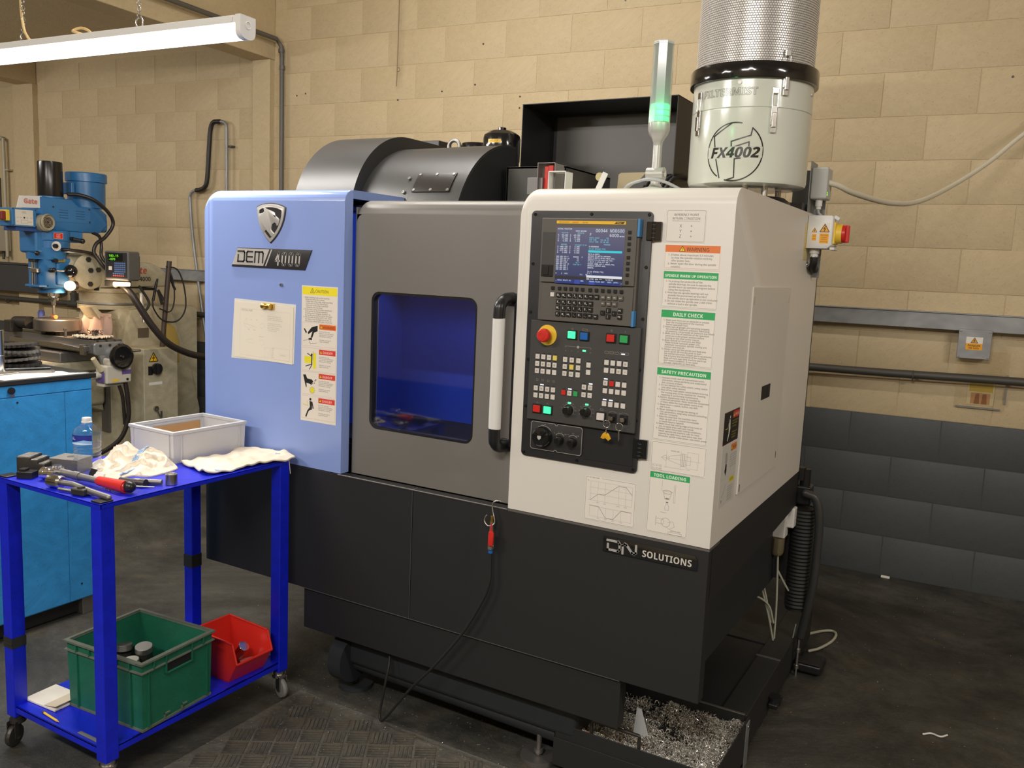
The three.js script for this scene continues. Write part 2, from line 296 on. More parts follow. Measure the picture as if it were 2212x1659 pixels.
// ------------------------------------------------------------------ services on the wall
single('cable_trunking', 'long grey steel trunking along the wall above the black pipe', 'trunking', [onWall(box(sx(-5.5), sx(2.6), 1.385, 1.468, 0.001, 0.06, 0.003)), onWall(box(sx(-5.5), sx(2.6), 1.468, 1.474, 0.001, 0.066, 0.002))], M.galvanised);
single('wide_trunking', 'dark grey wide trunking behind the milling head on the left wall', 'trunking', [onWall(box(sx(-9), sx(-6.55), 1.19, 1.43, 0.001, 0.1, 0.003)), onWall(box(sx(-9), sx(-6.55), 1.43, 1.447, 0.001, 0.112, 0.003))], std('trunk_dark', C(0.06, 0.06, 0.062), 0.5, 0.1));
{
  const t = thing('iron_pipe', 'dark iron pipe running along the wall under the trunking', 'pipe', W3(sx(-3), 1.13, 0.055));
  const py = (x) => 1.128 + 0.004 * (x + 1);
  part(t, 'pipe', tube([[-8.8, 1.115], [-6, 1.122], [-3, 1.126], [-0.3, 1.131], [0.8, 1.148], [2.6, 1.165]].map(([x, y]) => W3(sx(x), y, 0.055)), 0.0215, 60, 14), std('iron', C(0.085, 0.08, 0.07), 0.55, 0.4));
  const at = (x, y, z = 0.055) => W3(sx(x), y, z);
  part(t, 'tee_fitting', [rod(at(-6.45, 1.118), at(-6.33, 1.118), 0.031), rod(at(-6.39, 1.118), at(-6.39, 1.2), 0.03), rod(at(-6.39, 1.19), at(-6.39, 1.27), 0.021), rod(at(-6.39, 1.195), at(-6.39, 1.215), 0.034)], M.iron);
  for (const x of [-7.3, -5.6, 0.25, 1.5]) part(t, 'pipe_clip', [rod(at(x, py(x), 0), at(x, py(x), 0.04), 0.008), onWall(ring(sx(x), py(x), 0.055, 0.024, 0.004, 'x', 6, 20))], M.iron);
}
{
  const t = thing('danger_box', 'square grey electrical box with a yellow danger label under the trunking', 'junction box', W3(sx(0.517), 1.245, 0.04));
  const c = sx(0.517);
  part(t, 'body', onWall(box(c - 0.072, c + 0.072, 1.249, 1.393, 0.001, 0.07, 0.004)), M.galvanised);
  part(t, 'lid', onWall(box(c - 0.076, c + 0.076, 1.246, 1.396, 0.07, 0.078, 0.003)), M.galvanised);
  for (const [a, b] of [[-1, -1], [1, -1], [-1, 1], [1, 1]]) part(t, 'screw', onWall(screw(c + a * 0.066, 1.321 + b * 0.065, 0.078, 0.005)), M.steel);
  part(t, 'danger_label', keep(onWall(sheet(0.075, 0.066).translate(c - 0.001, 1.325, 0.078))), print(0.075, 0.066, (x, w, h) => { fillR(x, '#e9e4d8', 0, 0, w, h); fillR(x, '#f0a818', 0, h * 0.5, w, h * 0.5); triMark(x, w / 2, h * 0.26, 25, '#f0a818', '#222', true); T(x, 'DANGER', w / 2, h * 0.66, 14, '#40300c', 'center', 'sans-serif', 'bold'); T(x, '400 Volts', w / 2, h * 0.86, 11, '#40300c', 'center', 'sans-serif', 'bold'); }, 4000), 'yellow danger label');
}
{
  const t = thing('notice_holder', 'clear plastic notice holder with a faded card behind the iron pipe', 'notice', W3(sx(0.575), 0.985, 0.01)), c = sx(0.575);
  part(t, 'holder', onWall(box(c - 0.12, c + 0.115, 0.985, 1.285, 0.003, 0.006)), M.perspex);
  part(t, 'bottom_strip', onWall(box(c - 0.11, c + 0.095, 0.985, 0.993, 0.004, 0.012)), M.dull_steel);
  part(t, 'side_strip', onWall(box(c + 0.108, c + 0.116, 1.02, 1.17, 0.004, 0.012)), M.dull_steel);
  part(t, 'card', keep(onWall(sheet(0.125, 0.14).translate(c, 1.075, 0.0012))), print(0.125, 0.14, (x, w, h) => { fillR(x, '#c9bb96', 0, 0, w, h); fillR(x, '#b69a2c', 8, 20, w - 16, 52); fillR(x, '#b98a5c', 18, 78, w - 36, 58); poly(x, [[34, 136], [40, 84], [56, 80], [60, 136]], '#8a5b34'); poly(x, [[68, 136], [72, 84], [90, 82], [94, 136]], '#8a5b34'); T(x, 'IN CASE OF FIRE', w / 2, 10, 9, '#6b5a30', 'center'); }, 1200), 'faded yellow and brown card');
}
single('grey_conduit', 'grey steel conduit bending from the beam down the wall beside the pilaster', 'conduit', [
  tube([W3(-2.13, 3.17, 6.5), W3(-2.13, 3.165, 3), W3(-2.13, 3.162, 0.5), W3(-2.125, 3.16, 0.1), W3(-2.11, 3.15, 0.045), W3(-2.102, 3.1, 0.032), W3(-2.1, 3.0, 0.03), W3(-2.098, 2.4, 0.03), W3(-2.095, 1.4, 0.03)], 0.0165, 120, 12), rod(W3(-2.103, 3.095, 0.033), W3(-2.103, 3.07, 0.033), 0.022), rod(W3(-2.098, 2.98, 0.03), W3(-2.098, 2.95, 0.03), 0.02)],
  std('conduit_grey', C(0.13, 0.122, 0.108), 0.55, 0.3));
{
  const t = thing('flexible_conduit', 'black flexible conduit looping between two thin steel pipes on the wall', 'conduit', W3(sx(-4.62), 1.4, 0.04)), q = (x, y, o = 0.045) => W3(sx(x), y, o);
  part(t, 'steel_pipe', tube([q(-4.70, 2.605), q(-4.65, 2.6), q(-4.625, 2.575), q(-4.62, 2.5), q(-4.62, 2.2), q(-4.622, 1.5)], 0.012, 60, 10), M.galvanised);
  part(t, 'steel_pipe', tube([q(-4.93, 2.092), q(-4.97, 2.085), q(-5.0, 2.06), q(-5.005, 2.0), q(-4.975, 1.7), q(-4.87, 1.086), q(-4.83, 0.9)], 0.012, 70, 10), M.galvanised);
  part(t, 'flexible_sleeve', tube([q(-4.69, 2.605), q(-4.755, 2.6), q(-4.785, 2.55), q(-4.8, 2.42), q(-4.822, 2.18), q(-4.85, 2.115), q(-4.9, 2.095), q(-4.935, 2.092)], 0.0175, 90, 12), std('sleeve', C(0.018, 0.014, 0.012), 0.45), 'black flexible sleeve');
  part(t, 'pipe_saddle', [onWall(cbox(sx(-4.60), 2.42, 0.02, 0.05, 0.014, 0.04, 0.003))], M.iron);
}
single('wall_pipe', 'thin pale pipe with a dark bend at the far left edge of the wall', 'conduit', [tube([W3(sx(-7.6), 2.55, 0.045), W3(sx(-7.38), 2.56, 0.045), W3(sx(-7.315), 2.535, 0.045), W3(sx(-7.305), 2.45, 0.045), W3(sx(-7.3), 1.5, 0.045)], 0.015, 60, 10), onWall(cbox(sx(-7.28), 2.27, 0.025, 0.06, 0.016, 0.05, 0.003))], std('pipe_pale', C(0.42, 0.38, 0.28), 0.5, 0.1));
{
  const c = sx(-7.42), t = thing('wall_isolator', 'cream isolator box with a black rotary handle on the far left wall', 'switch', W3(c, 1.55, 0.05));
  part(t, 'body', onWall(box(c - 0.12, c + 0.115, 1.545, 1.8, 0.001, 0.12, 0.008)), std('box_cream', C(0.5, 0.46, 0.37), 0.5));
  part(t, 'cover', onWall(box(c - 0.115, c + 0.09, 1.55, 1.795, 0.12, 0.128, 0.006)), M.box_cream);
  part(t, 'rotary_handle', [onWall(cyl(c - 0.01, 1.67, 0.14, 0.042, 0.025, 'z')), onWall(turnAt(cbox(c - 0.01, 1.67, 0.165, 0.09, 0.022, 0.03, 0.006), c - 0.01, 1.67, 0.165, 'z', 0.35))], M.black_plastic);
  part(t, 'feed_conduit', onWall(rod([c + 0.05, 1.8, 0.05], [c + 0.05, 2.2, 0.05], 0.012)), M.iron); part(t, 'outlet_conduit', onWall(rod([c + 0.07, 1.47, 0.05], [c + 0.07, 1.545, 0.05], 0.012)), M.iron);
}
{
  const t = thing('pull_cord', 'thin brown pull cord with a knot hanging down the wall', 'cord', W3(sx(-3.067), 2.78, 0.06));
  part(t, 'cord', tube([W3(sx(-3.06), 4.25, 0.06), W3(sx(-3.066), 3.3, 0.06), W3(sx(-3.07), 2.9, 0.06), W3(sx(-3.073), 2.78, 0.06)], 0.0035, 24, 6), std('cord_brown', C(0.28, 0.2, 0.12), 0.8));
  part(t, 'toggle', onWall(ring(sx(-3.06), 2.885, 0.06, 0.012, 0.003, 'z', 6, 16)), M.cord_brown);
}
single('white_cable', 'thick white cable sagging from the grey starter box across the wall', 'cable', tube([[0.045, 1.958, -1.0], [0.075, 1.95, -1.02], [0.12, 1.93, -1.12], [0.2, 1.925, -1.45], [0.27, 1.96, -1.8], [0.36, 2.06, -2.2], [0.5, 2.2, -2.45], [0.66, 2.375, -2.6], [0.95, 2.6, -2.68]], 0.0105, 80, 10), M.cable_white);

// ------------------------------------------------------------------ batten lights
BATTENS.forEach(([x, y, z, turn, k, label], n) => {
  const L = 1.5, t = thing('batten_light', label, 'light', [x, y - 0.075, z], n ? undefined : undefined); t.rotation.y = turn;
  const prof = (w) => { const s = new THREE.Shape(); s.moveTo(-w, 0.05); s.lineTo(-w, 0.03); s.bezierCurveTo(-w, 0.008, -w * 0.6, 0, 0, 0); s.bezierCurveTo(w * 0.6, 0, w, 0.008, w, 0.03); s.lineTo(w, 0.05); return s; };
  const add = (name, g, m, l) => part(t, name, g, m, l, true);
  const zy = (s, a, b) => ext(s.getPoints(10).map((p) => [p.x, p.y]), a, b, 'zy');
  add('housing', [box(-L / 2, L / 2, 0.042, 0.076, -0.035, 0.035, 0.004)], M.white_plastic, 'white steel housing');
  add('diffuser', zy(prof(0.035), -L / 2 + 0.012, L / 2 - 0.012), M.lamp_glow, 'glowing opal diffuser');
  const cap = new THREE.Shape(); cap.moveTo(-0.037, 0.077); cap.lineTo(-0.037, 0.03); cap.bezierCurveTo(-0.037, 0.006, -0.022, -0.002, 0, -0.002); cap.bezierCurveTo(0.022, -0.002, 0.037, 0.006, 0.037, 0.03); cap.lineTo(0.037, 0.077);
  for (const s of [-1, 1]) { const c = add('end_cap', zy(cap, s * L / 2 - 0.012, s * L / 2 + 0.012), M.white_plastic); const r = part(c, 'knockout_ring', ring(s * (L / 2 + 0.0125), 0.046, 0, 0.012, 0.0012, 'x', 6, 24), std('cap_ring', C(0.85, 0.82, 0.75), 0.4), undefined, true); }
  for (const hx of [-0.46, 0.22]) {
    const link = add('suspension_eye', [ring(hx, 0.1, 0, 0.019, 0.0035, 'z', 8, 20, n === 0 && hx < 0 ? 5 : 6.28), rod([hx, 0.076, 0], [hx, 0.086, 0], 0.004)], M.steel);
    const gs = []; for (let yy = 0.125, i = 0; yy < Math.min(4.3 - y + 0.07, 1.9); yy += 0.022, i++) gs.push(i % 2 ? ring(hx, yy, 0, 0.009, 0.002, 'z', 5, 10).scale(1, 1, 1) : ring(hx, yy, 0, 0.009, 0.002, 'x', 5, 10));
    const ch = add('chain', gs, M.steel);
  }
  if (n === 0) {
    add('supply_flex', [tube([[-0.4, 0.07, 0.0], [-0.435, 0.11, 0.01], [-0.47, 0.2, 0.0], [-0.47, 0.32, 0], [-0.44, 0.6, 0.01], [-0.4, 1.2, 0.0], [-0.36, 1.85, 0]], 0.0055, 60, 8), tube([[-0.07, 0.074, 0], [-0.12, 0.088, 0.015], [-0.155, 0.1, 0], [-0.13, 0.112, -0.015], [-0.08, 0.098, -0.01], [-0.04, 0.074, 0]], 0.0055, 40, 8)], std('flex_yellow', C(0.62, 0.45, 0.2), 0.5), 'yellowed supply flex');
    add('clip', cbox(L / 2 - 0.03, 0.062, 0.037, 0.008, 0.014, 0.004, 0.001), M.white_plastic);
  }
  for (const q of [-1, 1]) { const light = new THREE.RectAreaLight(LAMP, k / 2, L, 0.07); light.position.set(0, -0.006, q * 0.034); light.rotation.x = -Math.PI / 2 - q * 0.72; light.name = 'batten_glow'; t.add(light); }
});
// ------------------------------------------------------------------ machining centre
const mc = thing('machining_center', 'large blue, white and black machining centre with a windowed sliding door and control panel', 'machine', [-1, 0, -0.6]);
{
  // lower body
  part(mc, 'base_panel', [box(-2.023, -1.0185, 0.402, 0.858, -0.035, 0, 0.002), box(-2.023, -1.988, 0.402, 0.858, -1.2, -0.03)], M.base_black, 'black left base panel');
  part(mc, 'base_panel', [box(-1.0155, 0, 0.402, 0.858, -0.035, 0, 0.002)], M.base_black, 'black right base panel');
  part(mc, 'base_side', ext([[-0.03, 0.402], [-0.03, 0.858], [-1.18, 0.86], [-1.18, 0.72], [-0.8, 0.705], [-0.03, 0.69]].map(([a, b]) => [a, b]), -0.012, 0, 'zy'), M.base_black, 'black side skirt');
  part(mc, 'base_edge', [box(-0.02, 0.0006, 0.402, 0.7, -0.045, -0.0005)], M.base_black);
  part(mc, 'sill', [box(-1.345, -0.648, 0.8535, 0.8575, -0.03, 0.003, 0.001)], M.dull_steel, 'bright metal sill under the door');
  part(mc, 'worn_edge_highlight', [box(-1.512, -0.24, 0.4005, 0.4025, -0.001, 0.0006)], std('worn_edge_highlight', C(0.085, 0.083, 0.08), 0.5), 'worn lower edge with painted highlight'); part(mc, 'worn_edge_highlight', box(-1.0185, -1.0172, 0.402, 0.856, -0.001, 0.0006), M.worn_edge_highlight, 'worn seam edge with painted highlight');  // edge highlight painted in as lighter strips, along with worn bare metal
  part(mc, 'plinth', [box(-1.51, -0.24, 0.243, 0.402, -0.06, -0.012, 0.002), box(-1.51, -1.47, 0.243, 0.402, -1.1, -0.06)], M.base_black, 'black plinth');
  part(mc, 'bed_casting', [box(-1.4, -0.5, 0.2, 0.4, -1.15, -0.07), box(-1.42, -0.4, 0.12, 0.235, -1.15, -0.07, 0.02), cyl(-1.36, 0.135, -0.1, 0.09, 0.06, 'x'), rod([-1.42, 0.115, -0.12], [-0.45, 0.1, -0.12], 0.032), box(-1.98, -0.06, 0.41, 0.85, -1.18, -0.07)], std('casting', C(0.02, 0.024, 0.028), 0.5));
  part(mc, 'levelling_foot', [cyl(-0.545, 0.008, -0.1, 0.06, 0.016), cyl(-0.545, 0.06, -0.1, 0.009, 0.1), cyl(-0.545, 0.03, -0.1, 0.017, 0.014, 'y', 0.017, 6)], M.dull_steel);
  part(mc, 'levelling_foot', [cyl(-1.36, 0.008, -0.14, 0.065, 0.016), cyl(-1.36, 0.06, -0.14, 0.012, 0.1)], M.casting);
  part(mc, 'levelling_foot', [cyl(-1.3, 0.008, -1.0, 0.06, 0.016), cyl(-1.3, 0.06, -1.0, 0.012, 0.1), cyl(-0.55, 0.008, -1.0, 0.06, 0.016), cyl(-0.55, 0.06, -1.0, 0.012, 0.1)], M.casting);
  // blue panel
  const bp = part(mc, 'blue_panel', [loftPanel(-2.023, -1.333, 0.86, 1.847, 0, -0.042, 0.042, 0.05, 0.004), box(-1.973, -1.333, 1.818, 1.847, -0.34, -0.042), box(-2.023, -1.98, 0.86, 1.8, -0.34, -0.042)], M.blue_panel, 'pale blue left front panel');
  part(mc, 'left_side_panel', box(-2.02, -1.99, 0.86, 1.79, -1.2, -0.34), M.sheet_grey);
  // door with a window opening
  const dx0 = -1.329, dx1 = -0.64, pane = rrect(-1.247, -0.817, 1.03, 1.507, 0.033);
  const door = part(mc, 'sliding_door', [ext([[dx0 + 0.012, 0.859], [dx1, 0.859], [dx1, 1.766], [dx0 + 0.012, 1.766]], -0.085, -0.045, 'xy', 0, [pane]), loftPanel(dx0 + 0.012, dx1, 1.766, 1.815, -0.045, -0.3, 0.048, 0.03, 0.001),
    ext((() => { const s = new THREE.Shape(); s.moveTo(dx0, -0.085); s.lineTo(dx0, -0.06); s.absarc(dx0 + 0.014, -0.059, 0.014, Math.PI, Math.PI / 2, true); s.lineTo(dx0 + 0.014, -0.085); return s; })(), 0.859, 1.79, 'xz')], M.door_grey, 'dark grey sliding door');
  part(door, 'window_pane', ext(rrect(-1.251, -0.813, 1.026, 1.511, 0.035), -0.062, -0.056), M.glass_clear, 'window pane');
  part(door, 'window_seal', ext(rrect(-1.249, -0.815, 1.028, 1.509, 0.034), -0.072, -0.048, 'xy', 0, [rrect(-1.239, -0.825, 1.038, 1.499, 0.026)]), M.black_plastic);
  const hx = -0.69;
  const handle = part(door, 'door_handle', [tube([[hx, 1.515, -0.05], [hx, 1.512, -0.005], [hx, 1.497, 0.022], [hx, 1.465, 0.031], [hx, 1.3, 0.031], [hx, 1.1, 0.031], [hx, 1.065, 0.022], [hx, 1.05, -0.005], [hx, 1.047, -0.05]], 0.0185, 90, 16), box(hx - 0.02, hx + 0.02, 1.49, 1.53, -0.05, -0.04, 0.004), box(hx - 0.02, hx + 0.02, 1.03, 1.07, -0.05, -0.04, 0.004), box(hx + 0.024, hx + 0.044, 1.05, 1.5, -0.05, -0.015, 0.004)], M.black_plastic, 'black door handle');
  part(door, 'handle_grip', tube([[hx, 1.452, 0.031], [hx, 1.3, 0.031], [hx, 1.115, 0.031]], 0.0195, 20, 16), M.white_plastic, 'white handle grip');
  // chamber
  const ib = std('chamber_blue', C(0.012, 0.045, 0.40), 0.45);
  part(mc, 'chamber', [box(-1.63, -1.62, 0.93, 1.8, -0.715, -0.1), box(-1.63, -0.66, 0.93, 1.8, -0.725, -0.715), box(-0.67, -0.66, 0.93, 1.8, -0.715, -0.1)], ib, 'dark blue sheet metal chamber');
  part(mc, 'chamber_roof', box(-1.63, -0.66, 1.795, 1.8, -0.715, -0.1), M.sheet_black);
  part(mc, 'chamber_floor', [box(-1.62, -0.67, 0.9, 0.95, -0.715, -0.088), box(-1.5, -0.75, 0.95, 0.968, -0.3, -0.1)], M.dark);
  part(mc, 'spindle_head', [box(-1.3, -0.95, 1.62, 1.79, -0.7, -0.4, 0.01), box(-1.6, -0.7, 1.56, 1.6, -0.7, -0.66)], M.sheet_black);
  part(mc, 'fluid_sight', [box(-0.9, -0.82, 1.4, 1.44, -0.6, -0.5, 0.006)], M.chrome);
  part(mc, 'added_chamber_lamp', box(-1.25, -0.85, 1.77, 1.785, -0.3, -0.26, 0.004), M.chamber_glow || glow('chamber_glow', C(0.8, 0.88, 1), 1.5), 'added glowing chamber lamp');  // unseen lamp, added so the chamber shows through the window
  { const l = new THREE.PointLight(C(0.85, 0.9, 1), 0.5, 3); l.position.set(-1.05 + 1, 1.72, -0.28 + 0.6); l.name = 'added_chamber_light'; mc.add(l); }  // light of the added chamber lamp
  // control cabinet
  const cab = part(mc, 'control_cabinet', [loftPanel(-0.6476, 0, 0.86, 1.8475, 0, -1.18, 0.055, 0.04, 0.0005)], M.white_panel, 'white control cabinet');
  part(mc, 'cabinet_base_trim', [box(-0.647, 0.0005, 0.852, 0.8585, -0.1, 0.0008)], M.dull_steel);
  const acc = part(mc, 'access_panel', [box(0, 0.0055, 0.966, 1.584, -0.7235, -0.2315, 0.002)], M.white_panel, 'white removable side panel');
  part(acc, 'recessed_pull', [box(0.0035, 0.0066, 1.23, 1.274, -0.535, -0.425, 0.001), box(0.0045, 0.0075, 1.234, 1.27, -0.53, -0.495)], M.dark, 'black recessed pull');
  for (const [y, z] of [[1.545, -0.245], [1.545, -0.70], [0.985, -0.245], [1.01, -0.70]]) part(acc, 'fixing_slot', [box(0.004, 0.0068, y - 0.012, y + 0.012, z - 0.003, z + 0.003, 0.001)], M.chrome);
  part(mc, 'roof', [box(-2.0, -0.64, 1.79, 1.812, -1.25, -0.3)], M.sheet_black);
  part(mc, 'back_wall', [box(-2.0, -0.01, 0.4, 1.8, -1.25, -1.2)], M.sheet_black);
  part(mc, 'yellow_marking', keep(sheet(0.06, 0.13).rotateY(Math.PI / 2).translate(0.0004, 1.745, -0.92)), print(0.06, 0.13, (x, w, h) => { fillR(x, '#d8c98a', 0, 0, w, h); x.save(); x.translate(18, 65); x.rotate(-Math.PI / 2); T(x, 'DIRECT', 0, 0, 20, '#d9a417', 'center', 'sans-serif', 'bold'); x.restore(); }, 1500), 'pale yellow label');
}
// badges and stickers
function sticker(name, x0, x1, y0, y1, draw, label, alpha) { const w = x1 - x0, h = y1 - y0; return part(mc, name, keep(sheet(w, h).translate((x0 + x1) / 2, (y0 + y1) / 2, 0.0002)), print(w, h, draw, PPM, alpha), label); }
{
  const shield = (k) => { const s = new THREE.Shape(), X = (a) => -1.675 + a * k, Y = (b) => 1.733 + (b + 0.004) * k; s.moveTo(X(-0.066), Y(0.046)); s.bezierCurveTo(X(-0.035), Y(0.063), X(0.035), Y(0.063), X(0.069), Y(0.044)); s.bezierCurveTo(X(0.068), Y(0.0), X(0.045), Y(-0.045), X(0), Y(-0.077)); s.bezierCurveTo(X(-0.046), Y(-0.045), X(-0.065), Y(0), X(-0.066), Y(0.046)); return s; };
  const sb = part(mc, 'shield_badge', ext(shield(1.06), 0, 0.003, 'xy', 0.0006), M.dark_steel, 'shield badge with a roaring big cat head');
  part(sb, 'badge_rim', ext(shield(1), 0.003, 0.0065, 'xy', 0.001, [new THREE.Path(shield(0.83).getPoints(16))]), M.silver_paint);
  part(sb, 'badge_ground', ext(shield(0.84), 0.003, 0.004), std('badge_black', C(0.03, 0.03, 0.032), 0.4));
  const cat = [[612, 412], [652, 404], [666, 392], [655, 358], [690, 372], [740, 388], [773, 404], [778, 428], [800, 442], [818, 462], [812, 488], [806, 508], [790, 512], [786, 494], [768, 484], [744, 500], [736, 526], [738, 548], [760, 570], [768, 578], [752, 594], [742, 604], [728, 596], [716, 578], [684, 546], [660, 572], [640, 545], [622, 500], [610, 450]].map(([a, b]) => [-1.675 + (a - 724) * 0.00049, 1.733 - (b - 478) * 0.00049 * 0.86 + 0.0]);
  part(sb, 'cat_head', ext(cat, 0.0038, 0.0075, 'xy', 0.0008), M.silver_paint, 'silver big cat head');
  part(sb, 'cat_eye', ext([[758, 418], [778, 428], [784, 440], [764, 434]].map(([a, b]) => [-1.675 + (a - 724) * 0.00049, 1.733 - (b - 478) * 0.00042]), 0.0072, 0.008), M.badge_black);
}
{
  const P = [[-1.84, 1.636], [-1.477, 1.638], [-1.508, 1.567], [-1.874, 1.568]];
  const np = part(mc, 'model_badge', ext([[-1.873, 1.567], [-1.508, 1.567], [-1.477, 1.6375], [-1.841, 1.6375]], 0, 0.005, 'xy', 0.0008), M.badge_black, 'slanted nameplate reading DEM 4000');
  part(np, 'badge_field', ext([[-1.868, 1.5745], [-1.709, 1.5745], [-1.679, 1.6345], [-1.84, 1.6345]], 0.0045, 0.006), std('badge_silver', C(0.62, 0.6, 0.57), 0.35, 0.3));
  part(np, 'badge_slash', ext([[-1.694, 1.5745], [-1.7, 1.5745], [-1.67, 1.6345], [-1.664, 1.6345]], 0.0045, 0.006), M.badge_silver);
  const stroke = (gs, pts, w, z0, z1) => { for (let i = 0; i + 1 < pts.length; i++) { const [a, b] = pts[i], [c, e] = pts[i + 1], L = Math.hypot(c - a, e - b), q = Math.atan2(e - b, c - a); gs.push(clean(box(-L / 2 - w / 2, L / 2 + w / 2, -w / 2, w / 2, z0, z1)).rotateZ(q).translate((a + c) / 2, (b + e) / 2, 0)); } };
  const dem = []; const sx0 = -1.846, u = 0.001, Q = (a, b) => [sx0 + a * u + (b * 0.1) * u, 1.586 + b * u];
  stroke(dem, [Q(6, 38), Q(36, 38), Q(40, 33), Q(40, 5), Q(36, 1), Q(8, 1), Q(8, 24)], 0.006, 0.0055, 0.0068);
  stroke(dem, [Q(80, 38), Q(56, 38), Q(52, 33), Q(52, 5), Q(56, 1), Q(82, 1)], 0.006, 0.0055, 0.0068); stroke(dem, [Q(58, 19), Q(80, 19)], 0.006, 0.0055, 0.0068);
  stroke(dem, [Q(94, 0), Q(94, 38), Q(130, 38), Q(134, 33), Q(134, 0)], 0.006, 0.0055, 0.0068); stroke(dem, [Q(114, 36), Q(114, 0)], 0.006, 0.0055, 0.0068);
  part(np, 'lettering', dem, M.badge_black, 'letters DEM');
  const num = [], N = (o, a, b) => [-1.653 + (o + a) * u + b * 0.1 * u, 1.581 + b * u];
  stroke(num, [N(0, 17, 0), N(0, 17, 42), N(0, 3, 14), N(0, 23, 14)], 0.0058, 0.005, 0.0064);
  for (const o of [32, 65, 98]) stroke(num, [N(o, 8, 0), N(o, 17, 0), N(o, 20, 5), N(o, 20, 37), N(o, 17, 42), N(o, 8, 42), N(o, 4, 37), N(o, 4, 5), N(o, 8, 0)], 0.0058, 0.005, 0.0064);
  part(np, 'lettering', num, M.badge_silver, 'digits 4000');
  // maker's plate on the base
  const dn = part(mc, 'maker_plate', ext([[-0.317, 0.792], [-0.030, 0.792], [-0.030, 0.823], [-0.038, 0.8345], [-0.317, 0.8395]].map(([a, b]) => [a, b - 0.001]), 0, 0.005, 'xy', 0.0008), M.black_gloss, 'black plate reading DN SOLUTIONS');
  const dg = [], D = (a, b) => [-0.302 + a * u, 0.797 + b * u];
  stroke(dg, [D(0, 31), D(34, 31), D(39, 25), D(39, 9), D(34, 3), D(2, 3), D(2, 19)], 0.0062, 0.005, 0.0075);
  stroke(dg, [D(49, 0), D(49, 24), D(54, 29), D(60, 27), D(78, 7), D(85, 4), D(90, 9), D(90, 30)], 0.0062, 0.005, 0.0075);
  part(dn, 'lettering', dg, M.silver_paint, 'letters DN');
  part(dn, 'lettering', decal(0.158, 0.032, 0.0006).translate(-0.119, 0.8105, 0.0051), print(0.158, 0.032, (x, w, h) => { T(x, 'SOLUTIONS', w / 2, h / 2 + 1, 27, '#cdc8bd', 'center', 'sans-serif', 'bold', w - 2); }, 3500, true), 'word SOLUTIONS');
  part(mc, 'panel_bolt', [cyl(-1.62, 1.51, 0.004, 0.0065, 0.009, 'z', 0.0055, 6)], M.steel);
}
const CREAMPAPER = '#e6e0d6', INK = '#4a463f';
const para = (x, rows, px, py, size, lead, color = INK, maxW = 142) => rows.forEach((r, i) => T(x, r, px + (/^\d/.test(r) ? 0 : size * 1.3), py + i * lead, size, color, 'left', 'sans-serif', '', maxW));
const frame = (x, w, h, stroke = INK, r = 3, m = 2.5, lw = 0.5) => { x.strokeStyle = stroke; x.lineWidth = lw; roundR(x, m, m, w - 2 * m, h - 2 * m, r); x.stroke(); };
